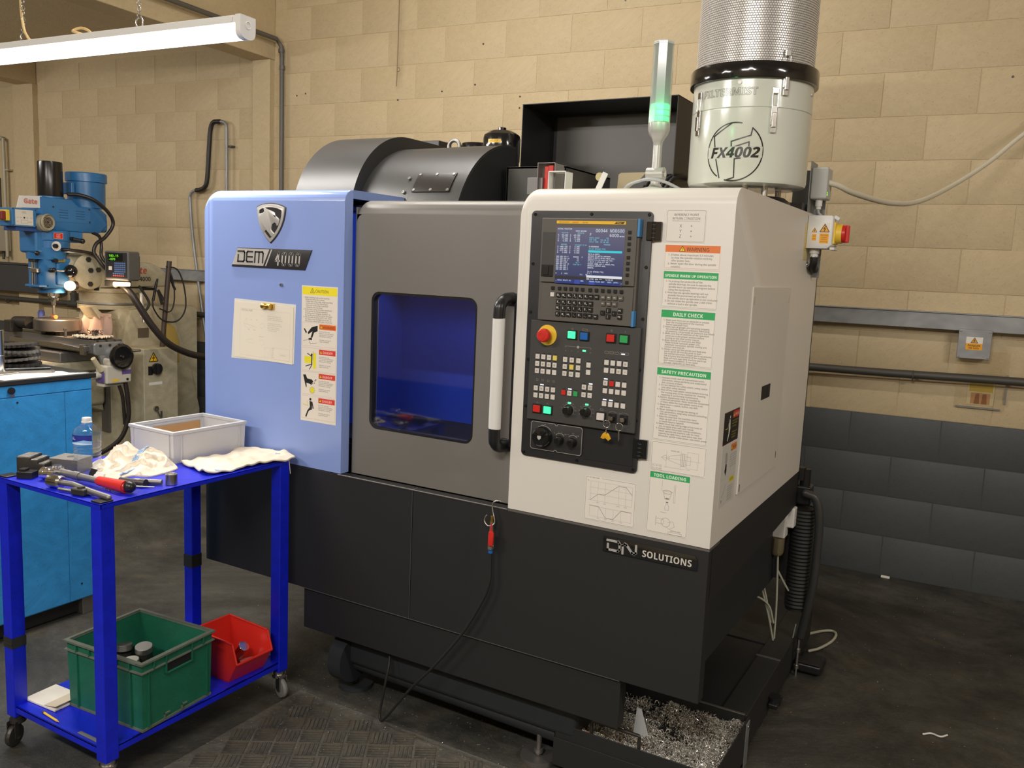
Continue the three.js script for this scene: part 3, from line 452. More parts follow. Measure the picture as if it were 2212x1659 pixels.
sticker('caution_sticker', -1.524, -1.358, 1.03, 1.514, (x, w, h) => {
  fillR(x, '#e4dccf', 0, 0, w, h); fillR(x, '#efdf2e', 3, 4, w - 6, 28); triMark(x, 50, 17, 15, '#efdf2e', '#333'); T(x, 'CAUTION', 63, 19, 14.5, '#3a351c', 'left');
  para(x, ['1. When installing tools on the machine,', 'follow the instructions below.', '- Follow the cutting edge, angle according', '  to the tool mounting instructions.', '- Only tool conforming to specified', '  standards are to be used.', '2. Firmly hold cutting tool when removing it', 'from spindle by manual operation.', 'If cutting tool is dropped, operator can', 'be injured and machine can be damaged.', '3. After trouble-shooting of ATC unit, check', 'tool data in tool management screen on', 'the monitor device and reset, if incorrect.'], 8, 42, 6.8, 6.9);
  const pane = (y, hd, col, ink) => { x.strokeStyle = '#a88'; x.lineWidth = 0.5; x.strokeRect(4, y, w - 8, 82); fillR(x, col, 84, y + 3, w - 90, 18); triMark(x, 93, y + 12, 11); T(x, hd, 101, y + 13, 12, ink, 'left', 'sans-serif', '', w - 108); for (let i = 0; i < 4; i++) T(x, ['Be careful not to slip', 'when you enter the machine.', 'Keep the door closed while', 'the machine is running.'][i], 84, y + 29 + i * 5.6, 5.2, '#555'); T(x, 'Otherwise, you may be', 84, y + 58, 5.2, '#555'); T(x, 'caught and injured.', 84, y + 64, 5.2, '#555'); };
  const B = '#1d1b19', R = [[130, 'WARNING', '#e36a28', '#3a2515'], [219, 'DANGER', '#d93a34', '#f5dcd0'], [305, 'DANGER', '#d93a34', '#f5dcd0'], [392, 'DANGER', '#d93a34', '#f5dcd0']];
  R.forEach((r) => pane(...r));
  poly(x, [[30, 165], [48, 146], [76, 138], [76, 158], [60, 164], [52, 182], [44, 182], [52, 160], [32, 172]], B); poly(x, [[10, 152], [16, 152], [26, 164], [22, 170]], B); poly(x, [[34, 186], [50, 182], [50, 192], [34, 190]], B); poly(x, [[10, 196], [36, 190], [42, 204], [72, 200]], null, B, 0.9, false);
  fillR(x, '#e6dc2a', 16, 250, 32, 24); fillR(x, '#e6dc2a', 56, 236, 14, 56); x.fillStyle = B; x.beginPath(); x.arc(50, 243, 4, 0, 7); x.fill(); poly(x, [[48, 246], [53, 246], [53, 278], [48, 278]], B); for (const p of [[[48, 248], [30, 240]], [[48, 278], [22, 286]], [[52, 278], [40, 296]]]) poly(x, p, null, B, 3, false); poly(x, [[56, 230], [56, 262]], null, B, 1, false);
  poly(x, [[10, 318], [22, 316], [30, 330], [52, 332], [60, 340], [54, 342], [60, 348], [50, 346], [54, 352], [40, 348], [26, 346], [28, 360], [24, 362]], B); for (const [a, b] of [[64, 334], [62, 342], [68, 330]]) fillR(x, B, a, b, 5, 3); { const st = []; for (let i = 0; i < 20; i++) { const a = (i / 20) * 6.283, r = i % 2 ? 9 : 14; st.push([54 + r * Math.cos(a), 372 - 2 + r * Math.sin(a)]); } poly(x, st, '#e6dc2a', '#555', 0.5); }
  x.fillStyle = B; x.beginPath(); x.arc(46, 404, 5, 0, 7); x.fill(); poly(x, [[42, 410], [56, 412], [62, 436], [57, 437], [54, 422], [54, 440], [40, 446], [36, 452], [28, 470], [22, 468], [32, 446], [44, 432]], B); poly(x, [[10, 424], [34, 428], [30, 410]], null, '#c8c83a', 2, false);
}, 'tall caution sticker with one yellow and four picture panels');
sticker('zero_return_sticker', -0.189, -0.077, 1.697, 1.785, (x, w, h) => { fillR(x, '#e0dbd2', 0, 0, w, h); frame(x, w, h); T(x, 'REFERENCE POINT', w / 2, 14, 8.4, '#4a4640', 'center'); T(x, 'RETURN CONDITION', w / 2, 24, 8.4, '#4a4640', 'center'); fillR(x, '#4a4640', 17, 30, w - 34, 0.7); ['X', 'Y', 'Z'].forEach((c, i) => { T(x, c, 42, 44 + i * 14, 11, '#4a4640', 'center'); T(x, '+', 72, 44 + i * 14, 11, '#4a4640', 'center'); }); for (let i = 0; i < 26; i++) poly(x, [[rr(3, w - 3), rr(1, 28)], [rr(3, w - 3), rr(1, 28)]].map(([a, b], k, q) => (k ? [q[0][0] + rr(-9, 9), q[0][1] + rr(-2, 2)] : [a, b])), null, 'rgba(250,248,240,0.7)', 0.7, false); }, 'creased white sticker listing X, Y and Z');
sticker('warning_sticker', -0.188, -0.031, 1.624, 1.692, (x, w, h) => { fillR(x, CREAMPAPER, 0, 0, w, h); fillR(x, '#e17a3e', 2, 2.5, w - 4, 19); triMark(x, 50, 12, 13); T(x, 'WARNING', 62, 13, 14, '#43301f'); x.strokeStyle = '#c98a60'; x.lineWidth = 0.6; x.strokeRect(2, 2.5, w - 4, h - 6); para(x, ['1. It takes about maximum 5.5 minutes', 'to stop the spindle rotation entirely', 'after power loss.', '2. Never open the door during the spindle', 'rotation.'], 11, 28, 7.2, 8); }, 'orange WARNING sticker');
const greenSticker = (name, x0, x1, y0, y1, head, hs, rows, size, lead, label) => sticker(name, x0, x1, y0, y1, (x, w, h) => { fillR(x, CREAMPAPER, 0, 0, w, h); fillR(x, '#36a862', 2, 2, w - 4, 20); T(x, head, w / 2, 12.8, hs, '#e8f0e2', 'center', 'sans-serif', 'bold', w - 12); x.strokeStyle = '#55705c'; x.lineWidth = 0.5; x.strokeRect(2, 2, w - 4, h - 5); para(x, rows, 9, 29, size, lead); }, label);
greenSticker('warm_up_sticker', -0.188, -0.031, 1.519, 1.62, 'SPINDLE WARM UP OPERATION', 10.6, ['1. To prolong the service life of the', 'spindle bearings, be sure to execute the', 'spindle warm up operation program before', 'using the equipment.', '2. Note that the spindle bearings will not', 'provide the guaranteed service life if', 'the spindle warm up operation is not conducted.', '3. Do not rotate the spindle over 2 000 r/min', 'without a tool in the spindle.'], 6.7, 7.7, 'green headed SPINDLE WARM UP OPERATION sticker');
greenSticker('daily_check_sticker', -0.187, -0.032, 1.36, 1.514, 'DAILY CHECK', 13.5, ['1. Make sure there are no obstacles or people', 'near the moving parts of the machine', 'before operation start.', '2. Make sure all gauges are operating properly.', 'This includes hydraulic pressure, lubricating', 'oil pressure, compressed air pressure and others.', '3. Make sure that all switches on the operation', 'panel are in the proper position before', 'turning on the main power source.', '4. Make sure all oil reservoirs are filled.', 'These include hydraulic power unit,', 'automatic lubrication, spindle cooling unit,', 'coolant tank and etc.', '5. Always carry out the spindle and feed axes', 'warm up for 30 minutes prior to start', 'the normal operation. Proper warm-up ensures', 'the accuracy and durability of the machine.', 'Keep off from over time machine warm-up', 'with severe condition. It can cause', 'damage, especially on feed axes.'], 6.3, 6.2, 'green headed DAILY CHECK sticker');
greenSticker('safety_sticker', -0.188, -0.031, 1.1455, 1.353, 'SAFETY PRECAUTION', 13, ['1. Operator must read all manuals(operation,', 'instruction, safety) perfectly and understand', 'the contents of them.', '2. Do not remove the safety covers, safety switch', 'and other safety devices.', '3. Shut off the main power switch before entering', 'the moving area of the machine for cleaning,', 'repairing or performing maintenance.', '4. Electric equipments must be handled by', 'a licensed personnel. Never touch the components', 'of them while the main power switch is on.', '5. Never touch a switch, button, key with', 'wet hands.', '6. Never attempt to change the setting of', 'CNC parameters, keep relay without consulting', 'with our company.', '7. Keep the area near the machine clean.', 'Wipe up split oil or coolant immediately', 'to avoid slippery hazards.', '8. Never touch the cutting edge of any tools or', 'any of waste chips with your hands.', '9. Always select the proper cutting conditions.', 'Never operate the machine over its rated', 'capacity by table mass, work piece size, tool', 'dimension, spindle motor power, axes motor power.'], 6.4, 6.85, 'green headed SAFETY PRECAUTION sticker');
sticker('tool_drawing_sticker', -0.188, -0.028, 1.057, 1.142, (x, w, h) => { fillR(x, CREAMPAPER, 0, 0, w, h); frame(x, w, h); const L = (p, lw = 0.4) => poly(x, p, null, '#5a5650', lw, false); L([[34, 42], [44, 36], [46, 36], [46, 52], [34, 46], [34, 42]]); L([[46, 41], [54, 41], [54, 47], [46, 47]]); L([[54, 38], [88, 30], [88, 58], [54, 50], [54, 38]]); for (const a of [88, 93, 98]) L([[a, 26], [a + 4, 26], [a + 4, 62], [a, 62], [a, 26]]); L([[102, 33], [116, 33], [116, 56], [102, 56]]); L([[106, 20], [138, 20], [138, 66], [106, 66], [106, 20]], 0.3); L([[28, 44], [146, 44]], 0.25); L([[40, 70], [116, 70]], 0.3); L([[46, 24], [46, 72]], 0.25); L([[88, 20], [88, 72]], 0.25); x.strokeStyle = '#5a5650'; x.strokeRect(5, 66, 28, 14); T(x, 'A  L  D1  mm', 7, 70, 4.5, '#5a5650'); T(x, 'B  L  D2  mm', 7, 77, 4.5, '#5a5650'); T(x, 'GAUGE LINE', 58, 22, 4.5, '#5a5650'); }, 'line drawing sticker of a tool holder');
sticker('tool_loading_sticker', -0.1885, -0.067, 0.877, 1.056, (x, w, h) => { fillR(x, CREAMPAPER, 0, 0, w, h); fillR(x, '#36a862', 2.5, 2.5, w - 5, 17); T(x, 'TOOL LOADING', w / 2, 11.5, 13, '#e8f0e2', 'center', 'sans-serif', 'bold', w - 14); x.strokeStyle = INK; x.lineWidth = 0.5; roundR(x, 2.5, 2.5, w - 5, h - 5, 3); x.stroke(); const L = (p, lw = 0.4) => poly(x, p, null, '#6a665f', lw, false); L([[40, 24], [40, 54], [74, 54]]); L([[76, 32], [76, 84], [80, 84], [80, 32]]); x.strokeStyle = '#56524c'; x.lineWidth = 0.8; x.beginPath(); x.ellipse(57, 56, 13, 5, 0, 0, 7); x.stroke(); L([[46, 60], [50, 76], [64, 76], [68, 60]], 0.6); fillR(x, '#8a857c', 52, 73, 10, 4); L([[54, 90], [60, 90], [63, 98], [63, 108], [52, 108], [52, 98], [54, 90]], 0.5); fillR(x, '#777', 54, 84, 7, 3); L([[40, 116], [58, 116]], 0.6); x.beginPath(); x.arc(57, 144, 13, 0, 7); x.stroke(); L([[30, 136], [50, 136], [50, 150], [30, 150]], 0.5); L([[28, 130], [28, 156]], 0.8); L([[62, 144], [78, 138], [84, 152], [70, 162], [60, 156]], 0.5); T(x, 'GRIPPER LEVER', 72, 166, 4.5, '#6a665f'); x.strokeRect(66, 168 + 2, 40, 6); }, 'green headed TOOL LOADING sticker');
sticker('time_chart_sticker', -0.386, -0.225, 0.876, 1.009, (x, w, h) => { fillR(x, CREAMPAPER, 0, 0, w, h); frame(x, w, h); fillR(x, CREAMPAPER, 10, 1, 42, 4); T(x, 'ATC TIME CHART', 12, 3.4, 4.4, INK); const L = (p, lw = 0.4, c = '#8a867e') => poly(x, p, null, c, lw, false); for (const a of [18, 42, 65, 108, 130, 150]) L([[a, 14], [a, 72]]); for (const b of [14, 33, 52, 72]) L([[18, b], [150, b]]); L([[18, 72], [42, 52], [65, 50], [106, 17], [130, 17], [150, 38]], 0.8, '#4a463f'); for (const a of [18, 46, 70, 94, 118, 150]) L([[a, 90], [a, 120]]); L([[16, 88], [46, 88], [70, 119], [94, 119], [118, 89], [150, 89]], 0.8, '#4a463f'); L([[18, 120], [150, 120]]); L([[18, 90], [150, 90]]); for (const a of [42, 65, 108, 130]) T(x, a + '.0', a, 77, 4, '#777', 'center'); for (const a of [46, 70, 94, 118]) T(x, a + '.0', a, 124, 4, '#777', 'center'); T(x, '0', 13, 72, 4, '#777'); T(x, '180', 6, 14, 4, '#777'); }, 'white sticker with two line charts');
{ // stickers on the side
  const side = (name, z0, z1, y0, y1, draw, label) => part(mc, name, keep(sheet(z0 - z1, y1 - y0).rotateY(Math.PI / 2).translate(0.0002, (y0 + y1) / 2, (z0 + z1) / 2)), print(z0 - z1, y1 - y0, draw, 1800), label);
  side('danger_sticker', -0.048, -0.2, 1.143, 1.236, (x, w, h) => { fillR(x, '#120f0e', 0, 0, w, h); fillR(x, '#c8322e', 86, 4, w - 90, 20); triMark(x, 96, 14, 13); T(x, 'DANGER', 106, 15, 11, '#f2d8c8'); poly(x, [[52, 22], [60, 24], [66, 50], [60, 64], [46, 86], [40, 84], [50, 62], [48, 40]], '#d9d6d0'); x.beginPath(); x.arc(58, 17, 4.5, 0, 7); x.fillStyle = '#d9d6d0'; x.fill(); poly(x, [[16, 48], [40, 48], [44, 34]], null, '#d9c82e', 2, false); for (let i = 0; i < 7; i++) T(x, ['Never open the door', 'while the spindle', 'is still running.', '', 'Otherwise you can', 'be caught and', 'seriously hurt.'][i], 84, 32 + i * 8, 6.5, '#c8b62c'); x.strokeStyle = '#a03028'; x.lineWidth = 1; x.strokeRect(2, 2, w - 4, h - 4); }, 'black danger sticker on the side');
  side('hand_warning_sticker', -0.049, -0.203, 0.962, 1.141, (x, w, h) => { fillR(x, '#cfccc6', 0, 0, w, h); fillR(x, '#dd7a35', 90, 6, 56, 20); triMark(x, 100, 16, 12); T(x, 'WARNING', 108, 17, 9, '#43301f'); poly(x, [[38, 26], [42, 24], [46, 26], [50, 24], [56, 28], [58, 50], [54, 58], [42, 58], [38, 48]], '#a8a49c', '#555'); poly(x, [[44, 58], [56, 58], [58, 78], [50, 92], [38, 78]], '#1a1817'); for (let i = 0; i < 6; i++) T(x, 'Do not touch the parts inside', 86, 36 + i * 7, 5, '#5d6d78'); fillR(x, '#d8cc28', 94, 104, 46, 16); T(x, 'CAUTION', 117, 112, 9, '#4a441c', 'center'); for (let i = 0; i < 7; i++) T(x, 'Read the manual first', 84, 130 + i * 6.4, 5, '#666'); poly(x, [[24, 150], [44, 138], [62, 118]], null, '#888', 2, false); poly(x, [[22, 160], [30, 158], [26, 168]], '#222'); fillR(x, '#aaa', 4, 98, w - 8, 0.6); }, 'pale sticker with a hand symbol on the side');
}
// ------------------------------------------------------------------ control panel
{
  const cp = part(mc, 'control_panel', [ext(rrect(-0.607, -0.226, 1.039, 1.779, 0.014), 0, 0.006, 'xy', 0.001)], M.console_black, 'black control panel plate');
  for (const [x, y] of [[-0.595, 1.768], [-0.412, 1.77], [-0.237, 1.77], [-0.237, 1.626], [-0.595, 1.623], [-0.596, 1.479], [-0.237, 1.482], [-0.596, 1.336], [-0.598, 1.193], [-0.237, 1.338], [-0.237, 1.193], [-0.597, 1.05], [-0.416, 1.05], [-0.237, 1.05]]) part(cp, 'screw', screw(x, y, 0.006, 0.005), M.black_gloss);
  // display and keyboard unit
  const zU = 0.03;
  part(cp, 'display_unit', [box(-0.562, -0.256, 1.459, 1.757, 0.006, 0.024, 0.003), box(-0.556, -0.261, 1.5715, 1.7565, 0.02, zU, 0.002), box(-0.548, -0.262, 1.46, 1.5675, 0.02, zU - 0.001, 0.002)], M.unit_grey, 'brown grey display and keyboard unit');
  part(cp, 'blue_strip', [box(-0.2605, -0.2535, 1.708, 1.757, 0.01, zU, 0.001)], M.trim_blue); part(cp, 'blue_strip', [box(-0.2625, -0.2555, 1.459, 1.503, 0.01, zU, 0.001)], M.trim_blue);
  part(cp, 'card_slot_cover', [box(-0.554, -0.513, 1.59, 1.716, 0.028, zU + 0.0012, 0.001)], M.panel_grey);
  part(cp, 'card_slot_latch', [box(-0.552, -0.515, 1.588, 1.622, zU, zU + 0.0035, 0.001), box(-0.545, -0.528, 1.592, 1.618, zU + 0.003, zU + 0.006, 0.001)], M.black_plastic);
  part(cp, 'brand_strip', keep(sheet(0.215, 0.0085).translate(-0.4025, 1.7452, zU)), print(0.215, 0.0085, (x, w, h) => { fillR(x, '#e8b527', 0, 0, w, h); T(x, 'DN Solutions -', 8, h / 2 + 0.3, 5.6, '#5a4a1c'); T(x, 'FANUC', 51, h / 2 + 0.3, 6, '#c8502a', 'left', 'sans-serif', 'bold'); T(x, '- Series', 79, h / 2 + 0.3, 6.4, '#5a4a1c'); poly(x, [[180, 7.5], [187, 1.5], [212, 1.5], [208, 7.5]], '#4a3a1c'); T(x, 'iPlus', 195, h / 2, 5.5, '#e8b527', 'center', 'sans-serif', 'bold'); }, 4000), 'yellow brand strip');
  const sw = 0.2125, sh = 0.16;
  const draw = (x, w, h) => {
    const g = x.createLinearGradient(0, 0, 0, h); g.addColorStop(0, '#6d6a82'); g.addColorStop(1, '#333c66'); x.fillStyle = g; x.fillRect(0, 0, w, h);
    const wt = '#e6eaf2', cy = '#7cc8dc', m = 'monospace';
    T(x, 'ACTUAL POSITION', 3, 4, 5, wt, 'left', m, 'bold'); T(x, 'O0044 N00600', w - 2, 8, 12.2, '#dfeaf6', 'right', m); T(x, 'F', 104, 19.5, 11, wt, 'left', m); T(x, '6000', w - 18, 20.5, 12, wt, 'right', m); T(x, 'MM/MIN', w - 2, 22.5, 4, wt, 'right', m, 'bold');
    T(x, 'SERVO MACHINE', 60, 10, 4.4, wt, 'left', m, 'bold'); T(x, 'RELATIVE', 16, 15.5, 4.4, cy, 'left', m, 'bold'); T(x, 'ABSOLUTE', 66, 15.5, 4.4, cy, 'left', m, 'bold');
    ['X  -45.300  X  -45.300', 'Y   46.275  Y   46.251', 'Z   -1.498  Z   -1.498', 'B    0.000  B    0.000'].forEach((s, i) => T(x, s, 4, 21.5 + i * 5.6, 5.4, i % 2 ? '#cfe2ee' : wt, 'left', m, 'bold'));
    T(x, 'MACHINE', 16, 48.5, 4.4, cy, 'left', m, 'bold'); T(x, 'DISTANCE TO GO', 60, 49.5, 4.4, cy, 'left', m, 'bold');
    ['X -445.138  X    0.000', 'Y -256.697  Y    0.000', 'Z -377.002  Z   -0.000', 'B    0.000  B    0.000'].forEach((s, i) => T(x, s, 4, 54.5 + i * 5.6, 5.4, wt, 'left', m, 'bold'));
    ['G00 G80 G15 F', 'G17 G98 G40.1H', 'G90 G50 G25 D', 'G22 G67 G160', 'G94 G97 G13.1S', 'G21 G54 G50.1', 'G40 G64 G54.2', 'G49 G69 G80.5'].forEach((s, i) => T(x, s, 2, 83 + i * 5.2, 5, wt, 'left', m, 'bold'));
    ['000008   0', '    T6', '    T4', '   UN.7', '7230 UN.7'].forEach((s, i) => T(x, s, 56, 83 + i * 5.4, 5, i > 2 ? cy : wt, 'left', m, 'bold'));
    T(x, 'PARTS COUNT       108', 104, 29, 4.8, cy, 'left', m, 'bold'); T(x, 'RUN TIME    96H 4M 8S', 104, 34.5, 4.8, cy, 'left', m, 'bold'); T(x, 'CYCLE TIME  0H 3M 48S', 104, 40, 4.8, cy, 'left', m, 'bold'); T(x, 'PROGRAM', 150, 46.5, 4.6, cy, 'left', m, 'bold');
    T(x, 'O:00000044', 104, 52.5, 5.2, wt, 'left', m, 'bold'); T(x, '(4-20 SPRING PTR)', 104, 59, 5.2, cy, 'left', m, 'bold'); fillR(x, '#40d8e2', 103, 63, w - 109, 6.2);
    ['N2(3-4-20SP)', 'G91G28 Z0.M6T10.A0P3000;', 'N204 H.90F12.S9144.M8(A.90);', 'G4X137.Y-5.20.G43Z-45.F20;', 'Z-40.F1 S.4144.G11.BN ;', 'G03G91.0EMB.A0Y-1.G0G50.PTO;', 'N04G01Z.G0IPX7.AZR;', 'G00G76;', ';', '(4-20 SPRING PTR)', 'T-7.;'].forEach((s, i) => T(x, s, 103, 73.6 + i * 5.5, 5, wt, 'left', m, 'bold'));
    fillR(x, '#e8ebf2', 101, 133.5, w - 103, 7); T(x, 'A', 2, 131, 5, wt, 'left', m, 'bold'); T(x, 'S  1970', 20, 131.5, 5, wt, 'left', m, 'bold'); T(x, 'S.L   0%', 80, 132, 5, wt, 'left', m, 'bold');
    fillR(x, '#3b3836', 0, 138, 101, 8); fillR(x, '#34323a', 0, 141, w, 6); T(x, 'MEM STRT MTN ***', 102, 144, 5, wt, 'left', m, 'bold'); T(x, '14:38:45', 160, 144, 5, wt, 'left', m, 'bold');
    ['ABSOLU', 'RELATI', 'ALL', '', 'HNDL', 'PROGRA', 'FOLDER', 'NEXT', 'CHECK', '(OPRT)'].forEach((s, i) => { const a = 8 + i * 18.6 + (i > 4 ? 9 : 0); fillR(x, i === 3 || i === 5 ? '#3b4fa8' : '#2a3a7c', a, 148, 17.6, 12); T(x, s, a + 0.8, 151, 4.4, '#cfe2f2', 'left', m, 'bold'); }); T(x, '<', 3, 153, 6, wt, 'left', m); T(x, '>', w - 5, 153, 6, wt, 'left', m);
  };
  const tex = canvasTex(1024, 771, (x) => { x.scale(1024 / (sw * 1000), 771 / (sh * 1000)); draw(x, sw * 1000, sh * 1000); });
  const scr = new THREE.MeshStandardMaterial({ color: 0x101010, roughness: 0.25, emissive: 0xffffff, emissiveMap: tex, emissiveIntensity: 0.85 }); scr.name = 'screen_glow';
  part(cp, 'screen', keep(sheet(sw, sh, 0.0008).translate(-0.4015, 1.6505, zU)), scr, 'lit screen full of figures');
  // keys
  const keyG = ext(rrect(-0.0056, 0.0056, -0.0056, 0.0056, 0.001), 0, 0.0035, 'xy', 0.0008, [], 3);
  const key = (x, y, z, m, k = 1, ky = k, name = 'key') => part(cp, name, clean(keyG).scale(k, ky, 1).translate(x, y, z), m);
  for (const [i, y] of [1.72, 1.704, 1.688, 1.672, 1.651, 1.635, 1.619, 1.603, 1.582].entries()) key(-0.2815, y, zU, M.black_plastic, 0.8);
  for (let i = 0; i < 12; i++) key([-0.512, -0.490, -0.4715, -0.453, -0.4345, -0.416, -0.392, -0.3725, -0.353, -0.334, -0.315, -0.296][i], 1.5555, zU, M.black_plastic, 0.9);
  key(-0.512, 1.5365, zU, M.key_white, 1.12);
  const atlasC = document.createElement('canvas'); atlasC.width = 384; atlasC.height = 336; const ax = atlasC.getContext('2d'); let cell = 0;
  const atlasT = new THREE.CanvasTexture(atlasC); atlasT.colorSpace = THREE.SRGBColorSpace; atlasT.magFilter = THREE.LinearFilter; const atlasM = new THREE.MeshStandardMaterial({ map: atlasT, roughness: 0.4 }); atlasM.name = 'key_print';
  const legend = (s, small, dark) => { // one 48 pixel cell of the key print per legend
    const i = cell++, cx = (i % 8) * 48, cy = Math.floor(i / 8) * 48; ax.save(); ax.translate(cx, cy); ax.scale(48 / 13.2, 48 / 13.2); fillR(ax, dark ? '#141312' : '#5c564e', 0, 0, 13.2, 13.2);
    T(ax, s, 5.5, 6.6, s.length > 2 ? 4.6 : s.length > 1 ? 6.5 : 8.6, '#dcd8d0', 'center', 'sans-serif', 'bold'); if (small) T(ax, small, 11, 10, 4, '#dcd8d0', 'center', 'sans-serif', 'bold'); ax.restore();
    const g = sheet(0.012, 0.0122, 0.0003), uv = g.attributes.uv; for (let k = 0; k < uv.count; k++) uv.setXY(k, (cx + 48 * uv.getX(k)) / 384, 1 - (cy + 48 * (1 - uv.getY(k))) / 336); return g;
  };
  const lk = (x, y, s, small, dark = true) => { key(x, y, zU, dark ? M.black_plastic : M.unit_grey, 1.22); part(cp, 'key_legend', keep(legend(s, small, dark).translate(x, y, zU + 0.0033)), atlasM); };
  [['O', 'N', 'G', '7', '8', '9'], ['X', 'Y', 'Z', '4', '5', '6'], ['M', 'S', 'T', '1', '2', '3'], ['F', 'H', 'EOB', '-', '0', '.']].forEach((row, j) => row.forEach((s, i) => lk(-0.492 + i * 0.01765, [1.5365, 1.5165, 1.4995, 1.4815][j], s, ['P', 'Q', 'R', 'A', 'B', 'C', 'U', 'V', 'W', '[', ']', 'SP', 'I', 'J', 'K', ',', '#', '=', 'L', 'D', 'E', '+', '*', '/'][j * 6 + i])));
  lk(-0.3875, 1.5365, 'ALT'); lk(-0.370, 1.5365, 'CAN'); lk(-0.3875, 1.5165, 'INS'); lk(-0.3875, 1.4995, 'DEL'); lk(-0.3875, 1.4815, 'SHF'); lk(-0.370, 1.4805, 'INP');
  ['POS', 'PRG', 'OFS', 'HLP'].forEach((s, i) => lk(-0.3495 + i * 0.0178, 1.537, s, '', false)); ['SYS', 'MSG', 'GRH'].forEach((s, i) => lk(-0.3495 + i * 0.0178, 1.5195, s, '', false));
  for (const [x, y, s] of [[-0.3495, 1.493, '-'], [-0.332, 1.501, '|'], [-0.332, 1.4835, '|'], [-0.314, 1.4935, '-'], [-0.296, 1.502, 'PG'], [-0.2965, 1.4845, 'PG']]) lk(x, y, s);
  // operator board
  part(cp, 'operator_board', [box(-0.585, -0.236, 1.157, 1.4575, 0.006, 0.02, 0.002)], M.panel_grey, 'dark grey operator button board');
  const zO = 0.02, big = (x, y, m, name = 'square_button') => { part(cp, 'button_frame', box(x - 0.0155, x + 0.0155, y - 0.014, y + 0.014, zO, zO + 0.0035, 0.001), M.black_plastic); return part(cp, name, box(x - 0.0118, x + 0.0118, y - 0.0105, y + 0.0105, zO + 0.003, zO + 0.008, 0.0015), m); };
  big(-0.446, 1.4225, M.green_glow, 'lit_green_button'); big(-0.406, 1.4215, M.blue_plastic); big(-0.323, 1.4225, M.red_plastic); big(-0.2825, 1.423, M.green_plastic); big(-0.5495, 1.192, M.red_plastic); big(-0.5135, 1.192, M.green_glow, 'lit_green_button'); big(-0.34, 1.194, M.key_white);
  part(cp, 'emergency_stop_plate', cyl(-0.527, 1.4155, zO + 0.001, 0.0305, 0.003, 'z'), M.yellow_plastic, 'yellow ring');
  part(cp, 'emergency_stop_button', [lathe([[0, 0], [0.012, 0], [0.012, 0.012], [0.0195, 0.014], [0.0205, 0.02], [0.0195, 0.03], [0.016, 0.0335], [0, 0.0345]], -0.527, 1.4155, zO + 0.002, 32, 'z'), ring(-0.527, 1.4155, zO + 0.0362, 0.009, 0.0008, 'z', 6, 24)], M.red_plastic, 'red emergency stop mushroom');
  const yl = std('key_yellow', C(0.75, 0.6, 0.12), 0.45), W_ = M.key_white;
  const icon = print(0.011, 0.011, (x, w, h) => { fillR(x, '#d3ccc2', 0, 0, w, h); x.strokeStyle = '#5a544c'; x.lineWidth = 0.7; x.strokeRect(3.2, 3.2, 4.6, 4.6); x.beginPath(); x.moveTo(3.2, 5.5); x.lineTo(7.8, 5.5); x.stroke(); }, 2600), icon2 = print(0.011, 0.011, (x, w, h) => { fillR(x, '#d3ccc2', 0, 0, w, h); x.strokeStyle = '#5a544c'; x.lineWidth = 0.7; poly(x, [[3, 5.5], [7.5, 5.5], [5.8, 3.8]], null, '#5a544c', 0.8, false); }, 2600);
  const grid = (x0, x1, y0, y1, nx, ny, mats = {}, marked = () => rnd() < 0.6) => { for (let j = 0; j < ny; j++) for (let i = 0; i < nx; i++) { const x = x0 + (x1 - x0) * (nx > 1 ? i / (nx - 1) : 0), y = y0 + (y1 - y0) * (ny > 1 ? j / (ny - 1) : 0), m = mats[j * nx + i] || W_; key(x, y, zO, m, 1.22, 1.3, 'button'); if (m === W_ && marked(i, j)) part(cp, 'button_legend', keep(sheet(0.0095, 0.0095, 0.0002).translate(x, y, zO + 0.0034)), rnd() < 0.5 ? icon : icon2); part(cp, 'button_lamp', box(x - 0.005, x + 0.005, y + 0.0095, y + 0.011, zO, zO + 0.0006), M.black_plastic); } };
  grid(-0.556, -0.498, 1.3495, 1.3065, 4, 3, { 3: yl }, (i, j) => !(j === 2 && i > 1)); grid(-0.464, -0.421, 1.3485, 1.307, 3, 3, { 4: yl }, () => true); grid(-0.388, -0.388, 1.339, 1.318, 1, 2, {}, () => false);
  grid(-0.332, -0.274, 1.352, 1.3295, 4, 2); grid(-0.557, -0.499, 1.254, 1.2325, 4, 2, {}, (i, j) => i + 4 * j < 7); grid(-0.464, -0.425, 1.2505, 1.2505, 3, 1, { 0: M.red_plastic, 2: M.green_plastic }); grid(-0.3985, -0.379, 1.2735, 1.251, 2, 2, {}, () => true); grid(-0.332, -0.274, 1.2925, 1.27, 4, 2, { 1: M.red_plastic }, (i, j) => i + j === 0); grid(-0.332, -0.274, 1.2325, 1.2325, 4, 1, {}, () => false);
  for (const [x, y] of [[-0.5375, 1.2655], [-0.3785, 1.2845], [-0.332, 1.304], [-0.332, 1.244], [-0.3125, 1.244], [-0.4445, 1.2625], [-0.2835, 1.3795]]) part(cp, 'indicator', box(x - 0.0055, x + 0.0055, y - 0.0012, y + 0.0018, zO, zO + 0.001), M.white_led, 'lit white indicator');
  for (const [x, y] of [[-0.405, 1.3795], [-0.4435, 1.2215], [-0.387, 1.2235]]) part(cp, 'indicator', box(x - 0.005, x + 0.005, y - 0.003, y + 0.002, zO, zO + 0.001), M.green_led, 'lit green indicator');
